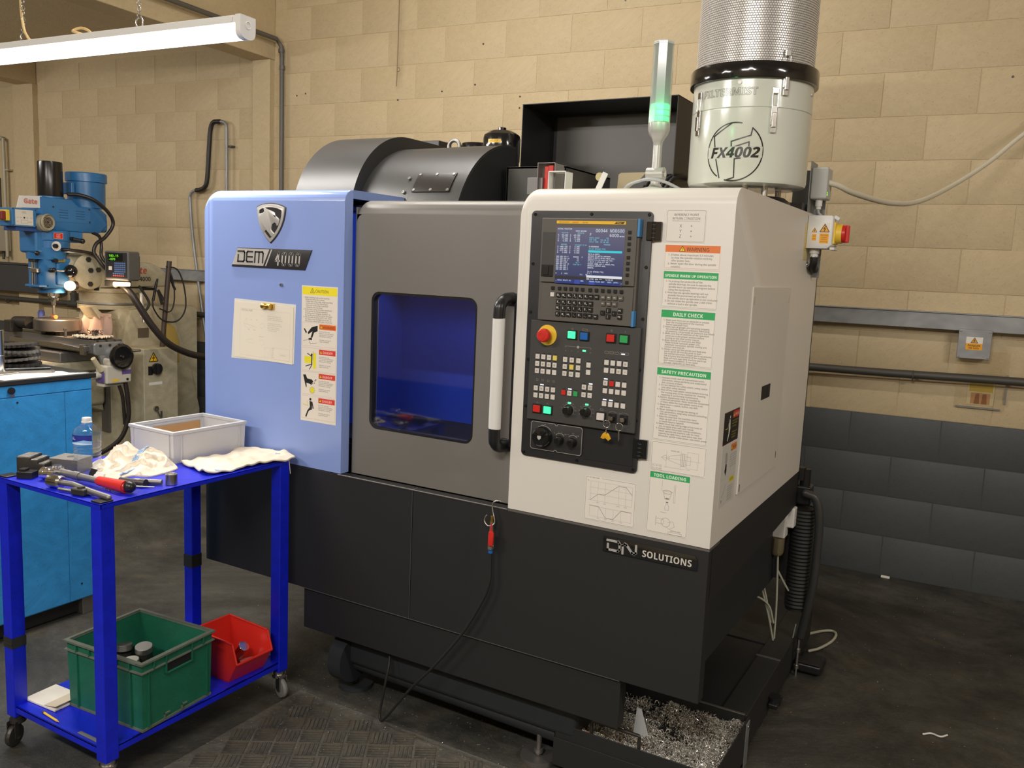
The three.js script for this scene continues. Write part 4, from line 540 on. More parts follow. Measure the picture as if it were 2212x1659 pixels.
  part(cp, 'board_print', decal(0.345, 0.296).translate(-0.4105, 1.307, zO), print(0.345, 0.296, (x, w, h) => {
    const X = (a) => (a + 0.583) * 1000, Y = (b) => (1.455 - b) * 1000, c = '#a49e94'; x.strokeStyle = c; x.lineWidth = 0.8;
    poly(x, [[X(-0.466), Y(1.384)], [X(-0.466), Y(1.3885)], [X(-0.384), Y(1.3885)], [X(-0.384), Y(1.384)]], null, c, 0.7, false); x.fillStyle = c; x.beginPath(); x.arc(X(-0.4255), Y(1.388), 4, 0, 7); x.fill();
    ['X', 'Y', 'Z', '', 'B'].forEach((s, i) => T(x, s, X(-0.465 + i * 0.02), Y(1.375), 5, c, 'center')); for (let i = 0; i < 5; i++) { x.strokeRect(X(-0.34 + i * 0.0155), Y(1.384), 11, 6); }
    x.beginPath(); x.arc(X(-0.446), Y(1.44), 2.4, -1, 4.2); x.stroke(); x.strokeRect(X(-0.414), Y(1.442), 16, 5); x.beginPath(); x.arc(X(-0.3225), Y(1.444), 2.2, 0, 7); x.stroke(); fillR(x, c, X(-0.2815), Y(1.446), 1, 4.4);
    for (let i = 0; i < 4; i++) x.strokeRect(X(-0.5575 + i * 0.0185), Y(1.282), 6, 5);
    for (const kx of [-0.445, -0.388]) { x.beginPath(); x.arc(X(kx), Y(1.2), 17.5, 2.3, 7); x.stroke(); for (let a = 2.3; a < 7.2; a += 0.5) T(x, String(Math.round((a - 2.3) * 20) * 5), X(kx) + 22.5 * Math.cos(a), Y(1.2) + 22.5 * Math.sin(a), 3.4, c, 'center'); }
    for (const kx of [-0.304, -0.269]) { x.beginPath(); x.arc(X(kx), Y(1.196), 17, -2.3, -0.8); x.stroke(); } T(x, 'O', X(-0.283), Y(1.209), 5, c, 'center'); T(x, 'I', X(-0.256), Y(1.209), 5, c, 'center'); x.strokeRect(X(-0.3445), Y(1.2165), 10, 4.5); for (const bx of [-0.5485, -0.5145]) { x.beginPath(); x.arc(X(bx) - 2, Y(1.2105), 2, 0, 7); x.stroke(); T(x, '>', X(bx) + 2.5, Y(1.2105), 5, c); }
  }, 2400, true), 'white board print');
  const knob = (x, y, z, r, h, name = 'rotary_knob') => part(cp, name, [lathe([[0, 0], [r, 0], [r, h * 0.25], [r * 0.86, h * 0.4], [r * 0.8, h], [r * 0.6, h * 1.06], [0, h * 1.06]], x, y, z, 28, 'z'), turnAt(cbox(x, y + r * 0.2, z + h * 1.06, r * 0.16, r * 1.2, 0.002, 0.0006), x, y, z, 'z', -0.25)], M.black_gloss, 'black rotary knob');
  knob(-0.445, 1.2, zO, 0.0145, 0.02); knob(-0.388, 1.202, zO, 0.0145, 0.02);
  for (const x of [-0.304, -0.269]) { part(cp, 'key_switch', [box(x - 0.012, x + 0.012, 1.181, 1.207, zO, zO + 0.004, 0.001), cyl(x, 1.194, zO + 0.008, 0.0085, 0.012, 'z')], M.black_plastic); part(cp, 'key_barrel', cyl(x, 1.194, zO + 0.0145, 0.0062, 0.002, 'z'), M.chrome); }
  // handwheel plate
  part(cp, 'handwheel_plate', [ext([[-0.5765, 1.07], [-0.57, 1.063], [-0.405, 1.063], [-0.399, 1.07], [-0.399, 1.147], [-0.405, 1.153], [-0.57, 1.153], [-0.5765, 1.147]], 0.006, 0.009, 'xy', 0.0005)], M.console_black);
  part(cp, 'plate_print', decal(0.177, 0.09).translate(-0.4878, 1.108, 0.009), print(0.177, 0.09, (x, w, h) => { const c = '#b9b4ab'; x.strokeStyle = c; x.lineWidth = 1.1; x.beginPath(); x.moveTo(8, 3); x.lineTo(w / 2 - 6, 3); x.arc(w / 2, 3, 5, Math.PI, 0, true); x.lineTo(w - 8, 3); x.lineTo(w - 3, 8); x.lineTo(w - 3, h - 8); x.lineTo(w - 8, h - 3); x.lineTo(w / 2 + 6, h - 3); x.arc(w / 2, h - 3, 5, 0, Math.PI, true); x.lineTo(8, h - 3); x.lineTo(3, h - 8); x.lineTo(3, 8); x.closePath(); x.stroke(); const ar = (px, py, r) => { x.beginPath(); x.arc(px, py, r, -2.5, -0.64); x.stroke(); }; ar(46, 44, 31); ar(102, 46, 17); ar(145, 46, 17); T(x, '- . +', 46, 9, 8, c, 'center', 'sans-serif', 'bold'); ['X', 'Y', 'Z', '4TH'].forEach((s, i) => T(x, s, 84 + i * 12, 30 - (i % 3 ? 4 : 0), 4.5, c, 'center')); ['x1', 'x10', 'x100'].forEach((s, i) => T(x, s, 130 + i * 15, i === 1 ? 24 : 29, 4.5, c, 'center')); }, 3000, true), 'white plate print');
  const hw = part(cp, 'handwheel', [lathe([[0, 0], [0.031, 0], [0.0315, 0.006], [0.029, 0.012], [0.0275, 0.014], [0.0275, 0.022], [0.024, 0.026], [0.012, 0.027], [0, 0.027]], -0.5305, 1.1075, 0.009, 40, 'z'), cyl(-0.513, 1.126, 0.045, 0.0065, 0.02, 'z')], M.black_gloss, 'black handwheel');
  part(cp, 'handwheel_badge', ext([[-0.5365, 1.113], [-0.5245, 1.113], [-0.5245, 1.106], [-0.5305, 1.1], [-0.5365, 1.106]], 0.036, 0.0368), M.badge_silver);
  knob(-0.4735, 1.104, 0.009, 0.0135, 0.022); knob(-0.4305, 1.103, 0.009, 0.0135, 0.022);
  part(cp, 'blank_plate', box(-0.394, -0.24, 1.058, 1.152, 0.006, 0.0072, 0.0005), M.dark);
  // hinges
  for (const [y0, y1, n] of [[1.7, 1.751, 0], [1.086, 1.141, 1]]) { const h = part(cp, 'hinge', [box(-0.241, -0.224, y0, y1, 0.006, 0.0115, 0.002), box(-0.216, -0.198, y0, y1, 0, 0.0115, 0.002), cyl(-0.22, (y0 + y1) / 2, 0.0095, 0.0058, y1 - y0)], M.black_gloss, 'black hinge'); for (let i = 0; i < 4; i++) part(cp, 'hinge_ring', ring(-0.22, y0 + 0.008 + i * 0.0115, 0.0095, 0.0058, 0.0006, 'y', 5, 18), M.dull_steel); }
  // keys left in the switches
  const k1 = thing('switch_key', 'key with a yellow plastic tag hanging in the left key switch', 'key', [-0.304, 1.13, 0.036]);
  part(k1, 'key_blade', [box(-0.3055, -0.3025, 1.186, 1.202, 0.0355, 0.048, 0.0008), ring(-0.311, 1.179, 0.044, 0.0105, 0.0009, 'z', 6, 26)], M.chrome); part(k1, 'chain', [rod([-0.3115, 1.168, 0.044], [-0.3125, 1.15, 0.04], 0.0012), ring(-0.312, 1.158, 0.042, 0.003, 0.0008, 'x', 5, 12)], M.chrome);
  part(k1, 'tag', ext([[-0.331, 1.135], [-0.324, 1.149], [-0.317, 1.154], [-0.306, 1.15], [-0.2985, 1.136], [-0.306, 1.129], [-0.315, 1.136], [-0.322, 1.133]], 0.034, 0.0385, 'xy', 0.001), std('tag_yellow', C(0.68, 0.37, 0.02), 0.35), 'yellow plastic tag');
  const k2 = thing('switch_key', 'bare key on a split ring hanging in the right key switch', 'key', [-0.269, 1.13, 0.036]);
  part(k2, 'key_head', [box(-0.2745, -0.2635, 1.189, 1.2, 0.0355, 0.0385, 0.001), ring(-0.2725, 1.175, 0.043, 0.011, 0.0009, 'z', 6, 26)], M.chrome); part(k2, 'second_key', [ext([[-0.2755, 1.163], [-0.271, 1.163], [-0.2705, 1.14], [-0.2725, 1.132], [-0.2745, 1.14]], 0.041, 0.0425)], M.chrome);
}
// paper and magnet on the blue panel
{
  const t = thing('drawing_sleeve', 'part drawing in a clear plastic sleeve hung on the blue panel', 'paper', [-1.71, 1.225, 0.002]);
  const g = sheet(0.3, 0.207, 0.0008), p = g.attributes.position;
  part(t, 'drawing', keep(sheet(0.297, 0.208, 0.0006).rotateZ(-0.018).translate(-1.711, 1.333, 0.0022)), print(0.297, 0.208, (x, w, h) => {
    fillR(x, '#e4dccb', 0, 0, w, h); const c = '#b3aca0', L = (q, lw = 0.4) => poly(x, q, null, c, lw, false); x.strokeStyle = c; x.lineWidth = 0.4; x.strokeRect(30, 24, w - 45, h - 34); T(x, 'CRITICAL PART', 34, 30, 9, '#9a948a');
    for (let i = 0; i < 9; i++) T(x, ['MATERIAL TO BE SUPPLIED AS PER', 'CUSTOMER ORDER SPECIFICATION', 'REMOVE ALL BURRS AND SHARP EDGES', '', 'ALL DIMENSIONS IN MILLIMETRES', 'GENERAL TOLERANCE UNLESS STATED', 'DO NOT SCALE THIS DRAWING', 'SURFACE FINISH AS INDICATED', 'IF IN DOUBT PLEASE ASK'][i], 170, 44 + i * 6.5, 4.2, c);
    L([[50, 70], [60, 66], [66, 82], [96, 84], [104, 88], [70, 96], [54, 88], [50, 70]]); L([[44, 78], [120, 90]]); for (let i = 0; i < 5; i++) T(x, ['12.5', '4.02', 'R3', '45.00', '8.1'][i], 56 + i * 14, 62 + (i % 2) * 38, 5, c); L([[130, 78], [150, 72], [158, 84], [140, 92], [130, 78]]); L([[60, 140], [96, 134], [104, 142], [96, 150], [60, 146], [60, 140]]); L([[130, 136], [148, 132], [156, 146], [138, 156]]); T(x, 'SECTION A-A', 128, 122, 4.2, c); L([[130, 36], [138, 48], [146, 38]]); L([[170, 36], [180, 46]]);
    x.strokeRect(w - 108, h - 52, 93, 42); x.strokeRect(w - 66, h - 32, 51, 22); for (let i = 0; i < 6; i++) T(x, ['DRAWN', 'DATE', 'SCALE', 'ISSUE', 'MATL', 'FINISH'][i], w - 105, h - 48 + i * 6.4, 4.4, c); T(x, 'TOLERANCES', w - 62, h - 27, 5, c); x.strokeRect(w - 140, h - 48, 26, 34); L([[w - 136, h - 44], [w - 118, h - 20]]);
  }, 2400, false, 0.6), 'drawing sheet');
  part(t, 'plastic_sleeve', [ext([[-1.878, 1.224], [-1.559, 1.229], [-1.551, 1.443], [-1.861, 1.449]], 0.0005, 0.0012), ], std('sleeve_plastic', C(0.75, 0.73, 0.68), 0.2), 'glossy sleeve edge');
  const m = thing('bar_magnet', 'brass coloured double ended magnet holding the drawing on the blue panel', 'magnet', [-1.685, 1.42, 0.003]);
  part(m, 'magnet_body', [lathe([[0, 0], [0.0095, 0], [0.0105, 0.003], [0.0085, 0.0145], [0.0045, 0.0165], [0.0045, 0.028], [0.0085, 0.03], [0.0105, 0.041], [0.0095, 0.044], [0, 0.044]], -1.706, 1.43, 0.0135, 24, 'x'), box(-1.71, -1.66, 1.422, 1.438, 0.003, 0.0055, 0.001)], M.brass);
  part(m, 'backing', box(-1.714, -1.652, 1.417, 1.441, 0.0028, 0.0042, 0.0006), std('tape_yellow', C(0.55, 0.4, 0.14), 0.5));
}
// ------------------------------------------------------------------ on top of the machine
{ // drum cover behind the door (fixed to the machine, so parts of it)
  const arc = (zc, yc, r, zb, yb, n = 40) => { const o = [[zb, yb]]; const a0 = Math.asin((yb - yc) / r); for (let i = 0; i <= n; i++) { const a = a0 + (Math.PI / 2 - a0) * (i / n); o.push([zc + r * Math.cos(a), yc + r * Math.sin(a)]); } o.push([zb, yc + r]); return o; };
  part(mc, 'magazine_drum', [toCreasedNormals(clean(ext(arc(-0.635, 1.757, 0.357, -1.05, 1.812), -1.845, -1.55, 'zy')), 0.3)], std('drum_grey', C(0.042, 0.041, 0.039), 0.42, 0.25, { bumpMap: grainT, bumpScale: 0.0001 }), 'large dark grey rounded drum cover');
  part(mc, 'drum_extension', [toCreasedNormals(clean(ext(arc(-0.69, 1.676, 0.397, -0.72, 1.812), -1.552, -1.32, 'zy')), 0.3), toCreasedNormals(clean(ext(arc(-0.69, 1.676, 0.399, -0.72, 1.812), -1.318, -1.09, 'zy')), 0.3)], M.drum_grey, 'dark grey rounded drum extension');
  part(mc, 'drum_end_plate', ext(arc(-0.69, 1.676, 0.392, -0.72, 1.812), -1.0905, -1.088, 'zy'), std('end_plate', C(0.016, 0.018, 0.021), 0.55));
  const R = 0.4015, pt = (x, a) => [x, 1.676 + R * Math.sin(a), -0.69 + R * Math.cos(a)];
  const cover = []; for (let i = 0; i < 10; i++) { const a = 0.5 + i * 0.022, b = a + 0.022; const A = pt(0, a), B = pt(0, b); const L = Math.hypot(A[1] - B[1], A[2] - B[2]); cover.push(clean(cbox(0, 0, 0, 0.168, L * 1.03, 0.003)).rotateX(-(a + b) / 2).translate(-1.225, (A[1] + B[1]) / 2, (A[2] + B[2]) / 2)); }
  const cv = part(mc, 'inspection_cover', cover, std('cover_brown', C(0.028, 0.024, 0.022), 0.28, 0.2), 'dark inspection cover plate');
  for (const x of [-1.3, -1.225, -1.15]) for (const a of [0.52, 0.7]) part(cv, 'screw', clean(screw(0, 0, 0, 0.006)).rotateX(-a).translate(...pt(x, a).map((v, i) => v + [0, 0.0015 * Math.sin(a), 0.0015 * Math.cos(a)][i])), M.steel);
  for (const [x, a] of [[-1.345, 0.66], [-1.345, 0.5]]) part(mc, 'drum_screw', clean(screw(0, 0, 0, 0.007)).rotateX(-a).translate(...pt(x, a)), M.dull_steel);
  part(mc, 'spindle_motor', [lathe([[0, 1.8], [0.074, 1.8], [0.074, 2.03], [0.076, 2.034], [0.076, 2.122], [0.072, 2.136], [0.058, 2.146], [0.048, 2.152], [0.016, 2.153], [0.016, 2.166], [0.013, 2.168], [0, 2.168]], -1.205, 0, -0.8, 40), cbox(-1.145, 1.98, -0.74, 0.02, 0.12, 0.03, 0.004)], M.black_gloss, 'black motor with a yellow label');
  part(mc, 'motor_label', (() => { const g = new THREE.CylinderGeometry(0.0766, 0.0766, 0.014, 12, 1, true, -0.25, 0.75).translate(-1.205, 2.105, -0.8); g.userData.keep = true; return g; })(), print(0.06, 0.014, (x, w, h) => { fillR(x, '#e0b43a', 0, 0, w, h); T(x, 'NO STEP', w / 2, h / 2, 10, '#5a4612', 'center'); }, 3000), 'yellow motor label');
  part(mc, 'axis_motor', [lathe([[0, 1.8], [0.066, 1.8], [0.066, 2.105], [0.062, 2.122], [0.03, 2.128], [0, 2.128]], -1.39, 0, -0.9, 36)], M.black_gloss, 'smaller black motor');
  part(mc, 'lifting_eye', [ring(-1.45, 2.1, -0.82, 0.028, 0.008, 'z', 10, 28), cyl(-1.45, 2.06, -0.82, 0.012, 0.05)], M.dull_steel);
  part(mc, 'rear_box', box(-1.72, -1.585, 1.812, 2.145, -1.0, -0.9, 0.004), M.sheet_black);
  // low duct box and the tall open cover behind the control cabinet
  part(mc, 'cable_duct', [box(-1.057, -0.805, 1.812, 1.985, -0.606, -0.6, 0.001), box(-1.057, -1.05, 1.812, 1.985, -0.98, -0.6), box(-0.812, -0.805, 1.812, 1.983, -1.0, -0.6), box(-1.057, -0.805, 1.978, 1.984, -1.0, -0.6)], M.sheet_grey, 'grey sheet metal duct');
  for (const x of [-0.86, -0.83]) part(mc, 'duct_screw', screw(x, 1.9, -0.6, 0.004), M.steel);
  const tz = -0.95, tb = -1.045;
  const cx0 = -1.2, cx1 = -0.52, ct = 2.286, dp = -1.24;
  part(mc, 'column_cover', [box(cx0, cx1, 1.812, ct, dp - 0.004, dp), box(cx0, cx0 + 0.003, 1.812, ct, dp, tz), box(cx1 - 0.003, cx1, 1.812, ct, dp, tz), box(cx0, cx1, ct - 0.003, ct, dp, tz)], M.sheet_black, 'tall black open fronted cover');
  part(mc, 'column_back', [box(cx0 + 0.02, cx1 - 0.01, 1.812, ct - 0.01, dp, dp + 0.004)], std('cover_back', C(0.1, 0.096, 0.088), 0.4, 0.25, { bumpMap: grainT, bumpScale: 0.0001 }), 'dull grey back sheet');
  part(mc, 'tan_bracket', ext([[-0.56, 1.87], [-0.555, 1.965], [-0.545, 1.972], [-0.44, 1.973], [-0.47, 1.94], [-0.5, 1.92]].map(([a, b]) => [a - 0.17, b + 0.02]), -0.9, -0.897), std('tan', C(0.4, 0.33, 0.2), 0.6), 'tan bracket plate');
  part(mc, 'cable_bundle', [0, 1, 2, 3, 4].map((i) => tube([[-0.63 + i * 0.022, 1.81, -0.9], [-0.62 + i * 0.022, 1.93, -0.91], [-0.6 + i * 0.022, 1.985, -0.98], [-0.58 + i * 0.02, 1.99, -1.1]], 0.009, 20, 8)), M.rubber, 'bundle of black cables');
  part(mc, 'yellow_cable', tube([[-0.595, 1.81, -0.885], [-0.585, 1.9, -0.886], [-0.575, 1.97, -0.9]], 0.0035, 16, 6), M.yellow_plastic);
  part(mc, 'hose_coil', [0, 1, 2].map((i) => ring(-0.46, 1.86 + i * 0.025, -0.86, 0.08, 0.012, 'y', 8, 28)), M.rubber);
  // switch brackets on the roof
  const U = (x0, x1, y0, y1, z0, z1, t = 0.003) => [box(x0, x0 + t, y0, y1, z0, z1, 0.001), box(x1 - t, x1, y0, y1, z0, z1, 0.001), box(x0, x1, y1 - t, y1, z0, z1, 0.001)];
  part(mc, 'switch_bracket', [...U(-0.675, -0.612, 1.845, 1.937, -0.2, -0.14), box(-0.715, -0.66, 1.84, 1.893, -0.19, -0.15, 0.002)], std('bracket_grey', C(0.2, 0.195, 0.19), 0.4, 0.5), 'grey switch bracket');
  part(mc, 'interlock_switch', [box(-0.644, -0.626, 1.862, 1.932, -0.185, -0.155, 0.002), box(-0.66, -0.645, 1.855, 1.93, -0.185, -0.16, 0.002)], M.red_plastic, 'red interlock switch');
  part(mc, 'switch_bracket', U(-0.62, -0.56, 1.848, 1.907, -0.16, -0.11), M.white_plastic, 'white bracket');
  part(mc, 'stop_bracket', [turnAt(cbox(-0.46, 1.872, -0.15, 0.018, 0.07, 0.004, 0.001), -0.46, 1.872, -0.15, 'z', -0.42)], M.white_plastic, 'white stop bracket'); part(mc, 'rubber_stop', cyl(-0.468, 1.893, -0.165, 0.0125, 0.022, 'z'), std('stop_tan', C(0.5, 0.43, 0.22), 0.5));
}
{ // signal tower
  const x = -0.305, z = -0.2, t = thing('signal_tower', 'signal tower with a green lit lower lens on a silver stem', 'signal light', [x, 1.845, z]);
  const tilt = (g) => clean(g); const Lz = (p, m, n, l) => part(t, n, lathe(p, x, 0, z, 36), m, l);
  Lz([[0, 1.846], [0.06, 1.846], [0.06, 1.851], [0.045, 1.859], [0.02, 1.866], [0.016, 1.874], [0, 1.874]], M.silver_paint, 'base_flange', 'silver base flange');
  part(t, 'stem', [cyl(x, 1.885, z, 0.0145, 0.03), cyl(x, 1.906, z, 0.0135, 0.012), rod([x - 0.026, 1.903, z], [x + 0.026, 1.903, z], 0.02, 0.02, 24), rod([x, 1.905, z], [x, 1.995, z], 0.0135, 0.0135, 24)], M.silver_paint, 'silver stem');
  part(t, 'pivot_screw', [cyl(x + 0.027, 1.903, z, 0.008, 0.004, 'x')], M.chrome);
  Lz([[0.0135, 1.985], [0.0145, 1.995], [0.02, 2.007], [0.028, 2.018], [0.0318, 2.03], [0.032, 2.05], [0, 2.05]], M.silver_paint, 'flared_neck');
  const hex = (r, y0, y1) => { const g = new THREE.CylinderGeometry(r * 0.94, r, y1 - y0, 8); g.rotateY(Math.PI / 8 + 0.28); return toCreasedNormals(g, 0.4).translate(x, (y0 + y1) / 2, z); };
  const lens = std('lens_clear', C(0.86, 0.9, 0.86), 0.14, 0, { physical: true, transmission: 0.72, thickness: 0, ior: 1.45 });
  const ribs = []; for (let i = 0; i < 52; i++) ribs.push(hex(0.0285 - i * 0.00003, 2.053 + i * 0.00425, 2.0553 + i * 0.00425));
  part(t, 'lens', hex(0.033, 2.05, 2.278), lens, 'clear faceted lens'); part(t, 'lens_ribs', ribs, std('rib_clear', C(0.62, 0.68, 0.62), 0.2, 0, { physical: true, transmission: 0.5, thickness: 0 }));
  part(t, 'lens_cap', hex(0.0315, 2.273, 2.281), M.white_plastic);
  for (let i = 0; i < 3; i++) part(t, 'green_lamp', cyl(x, 2.0615 + i * 0.0175, z, 0.0275, 0.0115), M.green_glow, 'glowing green lamp');
  part(t, 'lamp_core', cyl(x, 2.205, z, 0.009, 0.13), M.silver_paint);
  const l = new THREE.PointLight(C(0.05, 1, 0.35), 0.014, 3); l.position.set(0.03, 2.085 - 1.845, 0.06); l.name = 'green_light'; t.add(l);
  single('cable_loop', 'pale cable loop lying beside the base of the signal tower', 'cable', tube([[-0.4, 1.85, -0.18], [-0.38, 1.868, -0.17], [-0.345, 1.879, -0.165], [-0.305, 1.882, -0.14], [-0.26, 1.876, -0.15], [-0.22, 1.857, -0.18], [-0.21, 1.85, -0.2]], 0.0045, 40, 8), M.grey_plastic);
}
{ // mist filter
  const x = -0.165, z = -0.68, r = 0.1935, t = thing('mist_filter', 'pale grey cylindrical mist filter with a mesh top standing on the machine', 'filter unit', [x, 1.845, z]);
  const Lz = (p, m, n, l) => part(t, n, lathe(p, x, 0, z, 96), m, l);
  Lz([[0, 1.905], [r - 0.02, 1.905], [r - 0.004, 1.91], [r, 1.922], [r, 2.138], [r - 0.0015, 2.14], [0, 2.14]], M.filter_paint, 'lower_body', 'pale grey lower body');
  Lz([[0, 2.1405], [r - 0.0015, 2.1405], [r, 2.1425], [r, 2.245], [0, 2.245]], M.filter_paint, 'upper_body', 'pale grey upper body');
  Lz([[r - 0.005, 2.228], [r + 0.012, 2.228], [r + 0.0135, 2.232], [r + 0.0135, 2.272], [r + 0.011, 2.278], [r - 0.02, 2.28]], M.black_gloss, 'black_band', 'glossy black band');
  const mesh = noiseTex(128, (u, v) => { const a = Math.cos((u + v) * Math.PI * 2 * 4), b = Math.cos((u - v) * Math.PI * 2 * 4); return Math.max(0, Math.min(1, 0.35 + 0.9 * (a * b > 0 ? a * b : -0.2))); }, true, 1); mesh.repeat.set(34, 22);
  const meshM = new THREE.MeshStandardMaterial({ color: C(0.4, 0.385, 0.37), roughness: 0.45, metalness: 0.4, bumpMap: mesh, bumpScale: 0.0025 }); meshM.name = 'perforated_metal';
  part(t, 'mesh_sleeve', keep(new THREE.CylinderGeometry(r - 0.006, r - 0.006, 0.52, 96, 1, true).translate(x, 2.53, z)), meshM, 'perforated metal sleeve');
  { const dots = [], n = 150, g = new THREE.BoxGeometry(0.0056, 0.0046, 0.0016); const rows = 62; const im = new THREE.InstancedMesh(clean(g), std('strand', C(0.74, 0.71, 0.68), 0.34, 0.4), n * rows); const q = new THREE.Matrix4(); let k = 0; for (let j = 0; j < rows; j++) for (let i = 0; i < n; i++) { const a = ((i + (j % 2) * 0.5) / n) * Math.PI * 2; q.makeRotationY(a).setPosition((r - 0.0055) * Math.sin(a), 2.282 - 1.845 + j * 0.0072, (r - 0.0055) * Math.cos(a)); im.setMatrixAt(k++, q); } im.name = 'mesh_strands'; im.userData.kind = 'stuff'; im.castShadow = im.receiveShadow = true; t.add(im); }
  Lz([[r - 0.03, 2.785], [r + 0.012, 2.785], [r + 0.013, 2.83], [0, 2.84]], M.black_gloss, 'top_band');
  for (const a of [0.25, 0.75, 2.4, 4.2]) part(t, 'mounting_stud', cyl(x + 0.13 * Math.sin(a), 1.876, z + 0.13 * Math.cos(a), 0.01, 0.062), M.steel);
  part(t, 'base_ring', [lathe([[0, 1.845], [0.15, 1.845], [0.15, 1.86], [0.13, 1.875], [0, 1.875]], x, 0, z, 40)], M.black_plastic);
  const on = (g, a, y, off = 0) => clean(g).rotateY(a).translate(x + (r + off) * Math.sin(a), y, z + (r + off) * Math.cos(a));
  const latch = (a, y, long) => { const l = part(t, 'toggle_latch', [on(cbox(0, -0.035, 0.004, 0.02, 0.06, 0.006, 0.002), a, y), on(cbox(0, -0.05, 0.01, 0.014, 0.045, 0.006, 0.002), a, y), on(cbox(0, -0.078, 0.006, 0.018, 0.02, 0.004, 0.001), a, y)], M.chrome, 'chrome toggle latch'); part(l, 'latch_loop', [on(tube([[-0.009, -0.01, 0.008], [-0.009, 0.028, 0.006], [-0.006, 0.033, 0.006], [0.006, 0.033, 0.006], [0.009, 0.028, 0.006], [0.009, -0.01, 0.008]], 0.0016, 30, 6), a, y), on(cbox(0, 0.04, 0.004, 0.02, 0.02, 0.007, 0.002), a, y)], M.chrome); };
  latch(0.62, 2.15); latch(-0.72, 2.15); latch(0.78, 2.265, 1); latch(2.6, 2.15);
  for (const [a, y] of [[0.05, 2.215], [-0.75, 2.2], [1.5, 2.2]]) part(t, 'rivet', on(cyl(0, 0, 0.002, 0.006, 0.004, 'z'), a, y), M.silver_paint);
  const patch = (a0, a1, y0, y1, off) => { const g = new THREE.CylinderGeometry(r + off, r + off, y1 - y0, 48, 1, true, a0, a1 - a0).translate(x, (y0 + y1) / 2, z); g.userData.keep = true; return g; };
  part(t, 'raised_lettering', patch(-0.74, 0.44, 2.168, 2.21, 0.0006), print(0.228, 0.042, (q, w, h) => { q.font = 'bold 31px sans-serif'; q.textAlign = 'center'; q.textBaseline = 'middle'; q.strokeStyle = '#7d8276'; q.lineWidth = 1.4; q.save(); q.translate(w / 2, h / 2 + 1); q.scale(1.1, 1); q.strokeText('FILTERMIST', 0, 0); q.restore(); }, 5000, true, 0.3), 'outlined letters FILTERMIST');
  part(t, 'round_logo', patch(-0.45, 0.51, 1.906, 2.1, 0.0006), print(0.186, 0.194, (q, w, h) => {
    q.strokeStyle = '#211d18'; q.lineWidth = 4; const cx = w / 2, cy = h / 2, R = 90; q.beginPath(); q.arc(cx, cy, R, -0.95, 1.85); q.stroke(); q.beginPath(); q.arc(cx, cy, R, 2.15, 4.95); q.stroke();
    const P = (p) => poly(q, p, null, '#211d18', 4, false); P([[cx + 54, cy - 73], [cx + 50, cy - 50], [cx - 10, cy - 32], [cx - 8, cy - 12], [cx + 46, cy - 30], [cx + 46, cy - 14]]); P([[cx - 12, cy - 88], [cx - 70, cy - 50], [cx - 64, cy - 12]]); P([[cx - 58, cy + 22], [cx - 42, cy + 80]]); P([[cx + 22, cy + 20], [cx + 4, cy + 22], [cx + 6, cy + 80], [cx - 20, cy + 88]]); fillR(q, '#c3c5b8', 4, cy - 16, w - 8, 34);
    q.save(); q.translate(cx, cy + 2); q.transform(1, 0, -0.22, 1, 0, 0); q.font = 'bold 46px sans-serif'; q.textAlign = 'center'; q.textBaseline = 'middle'; q.fillStyle = '#211d18'; q.scale(1.02, 0.95); q.strokeStyle = '#211d18'; q.lineWidth = 1.6; q.strokeText('FX4002', 2, 0, 172); q.fillText('FX4002', 2, 0, 172); q.restore();
  }, 4200, true, 0.3), 'round logo with FX4002');
}
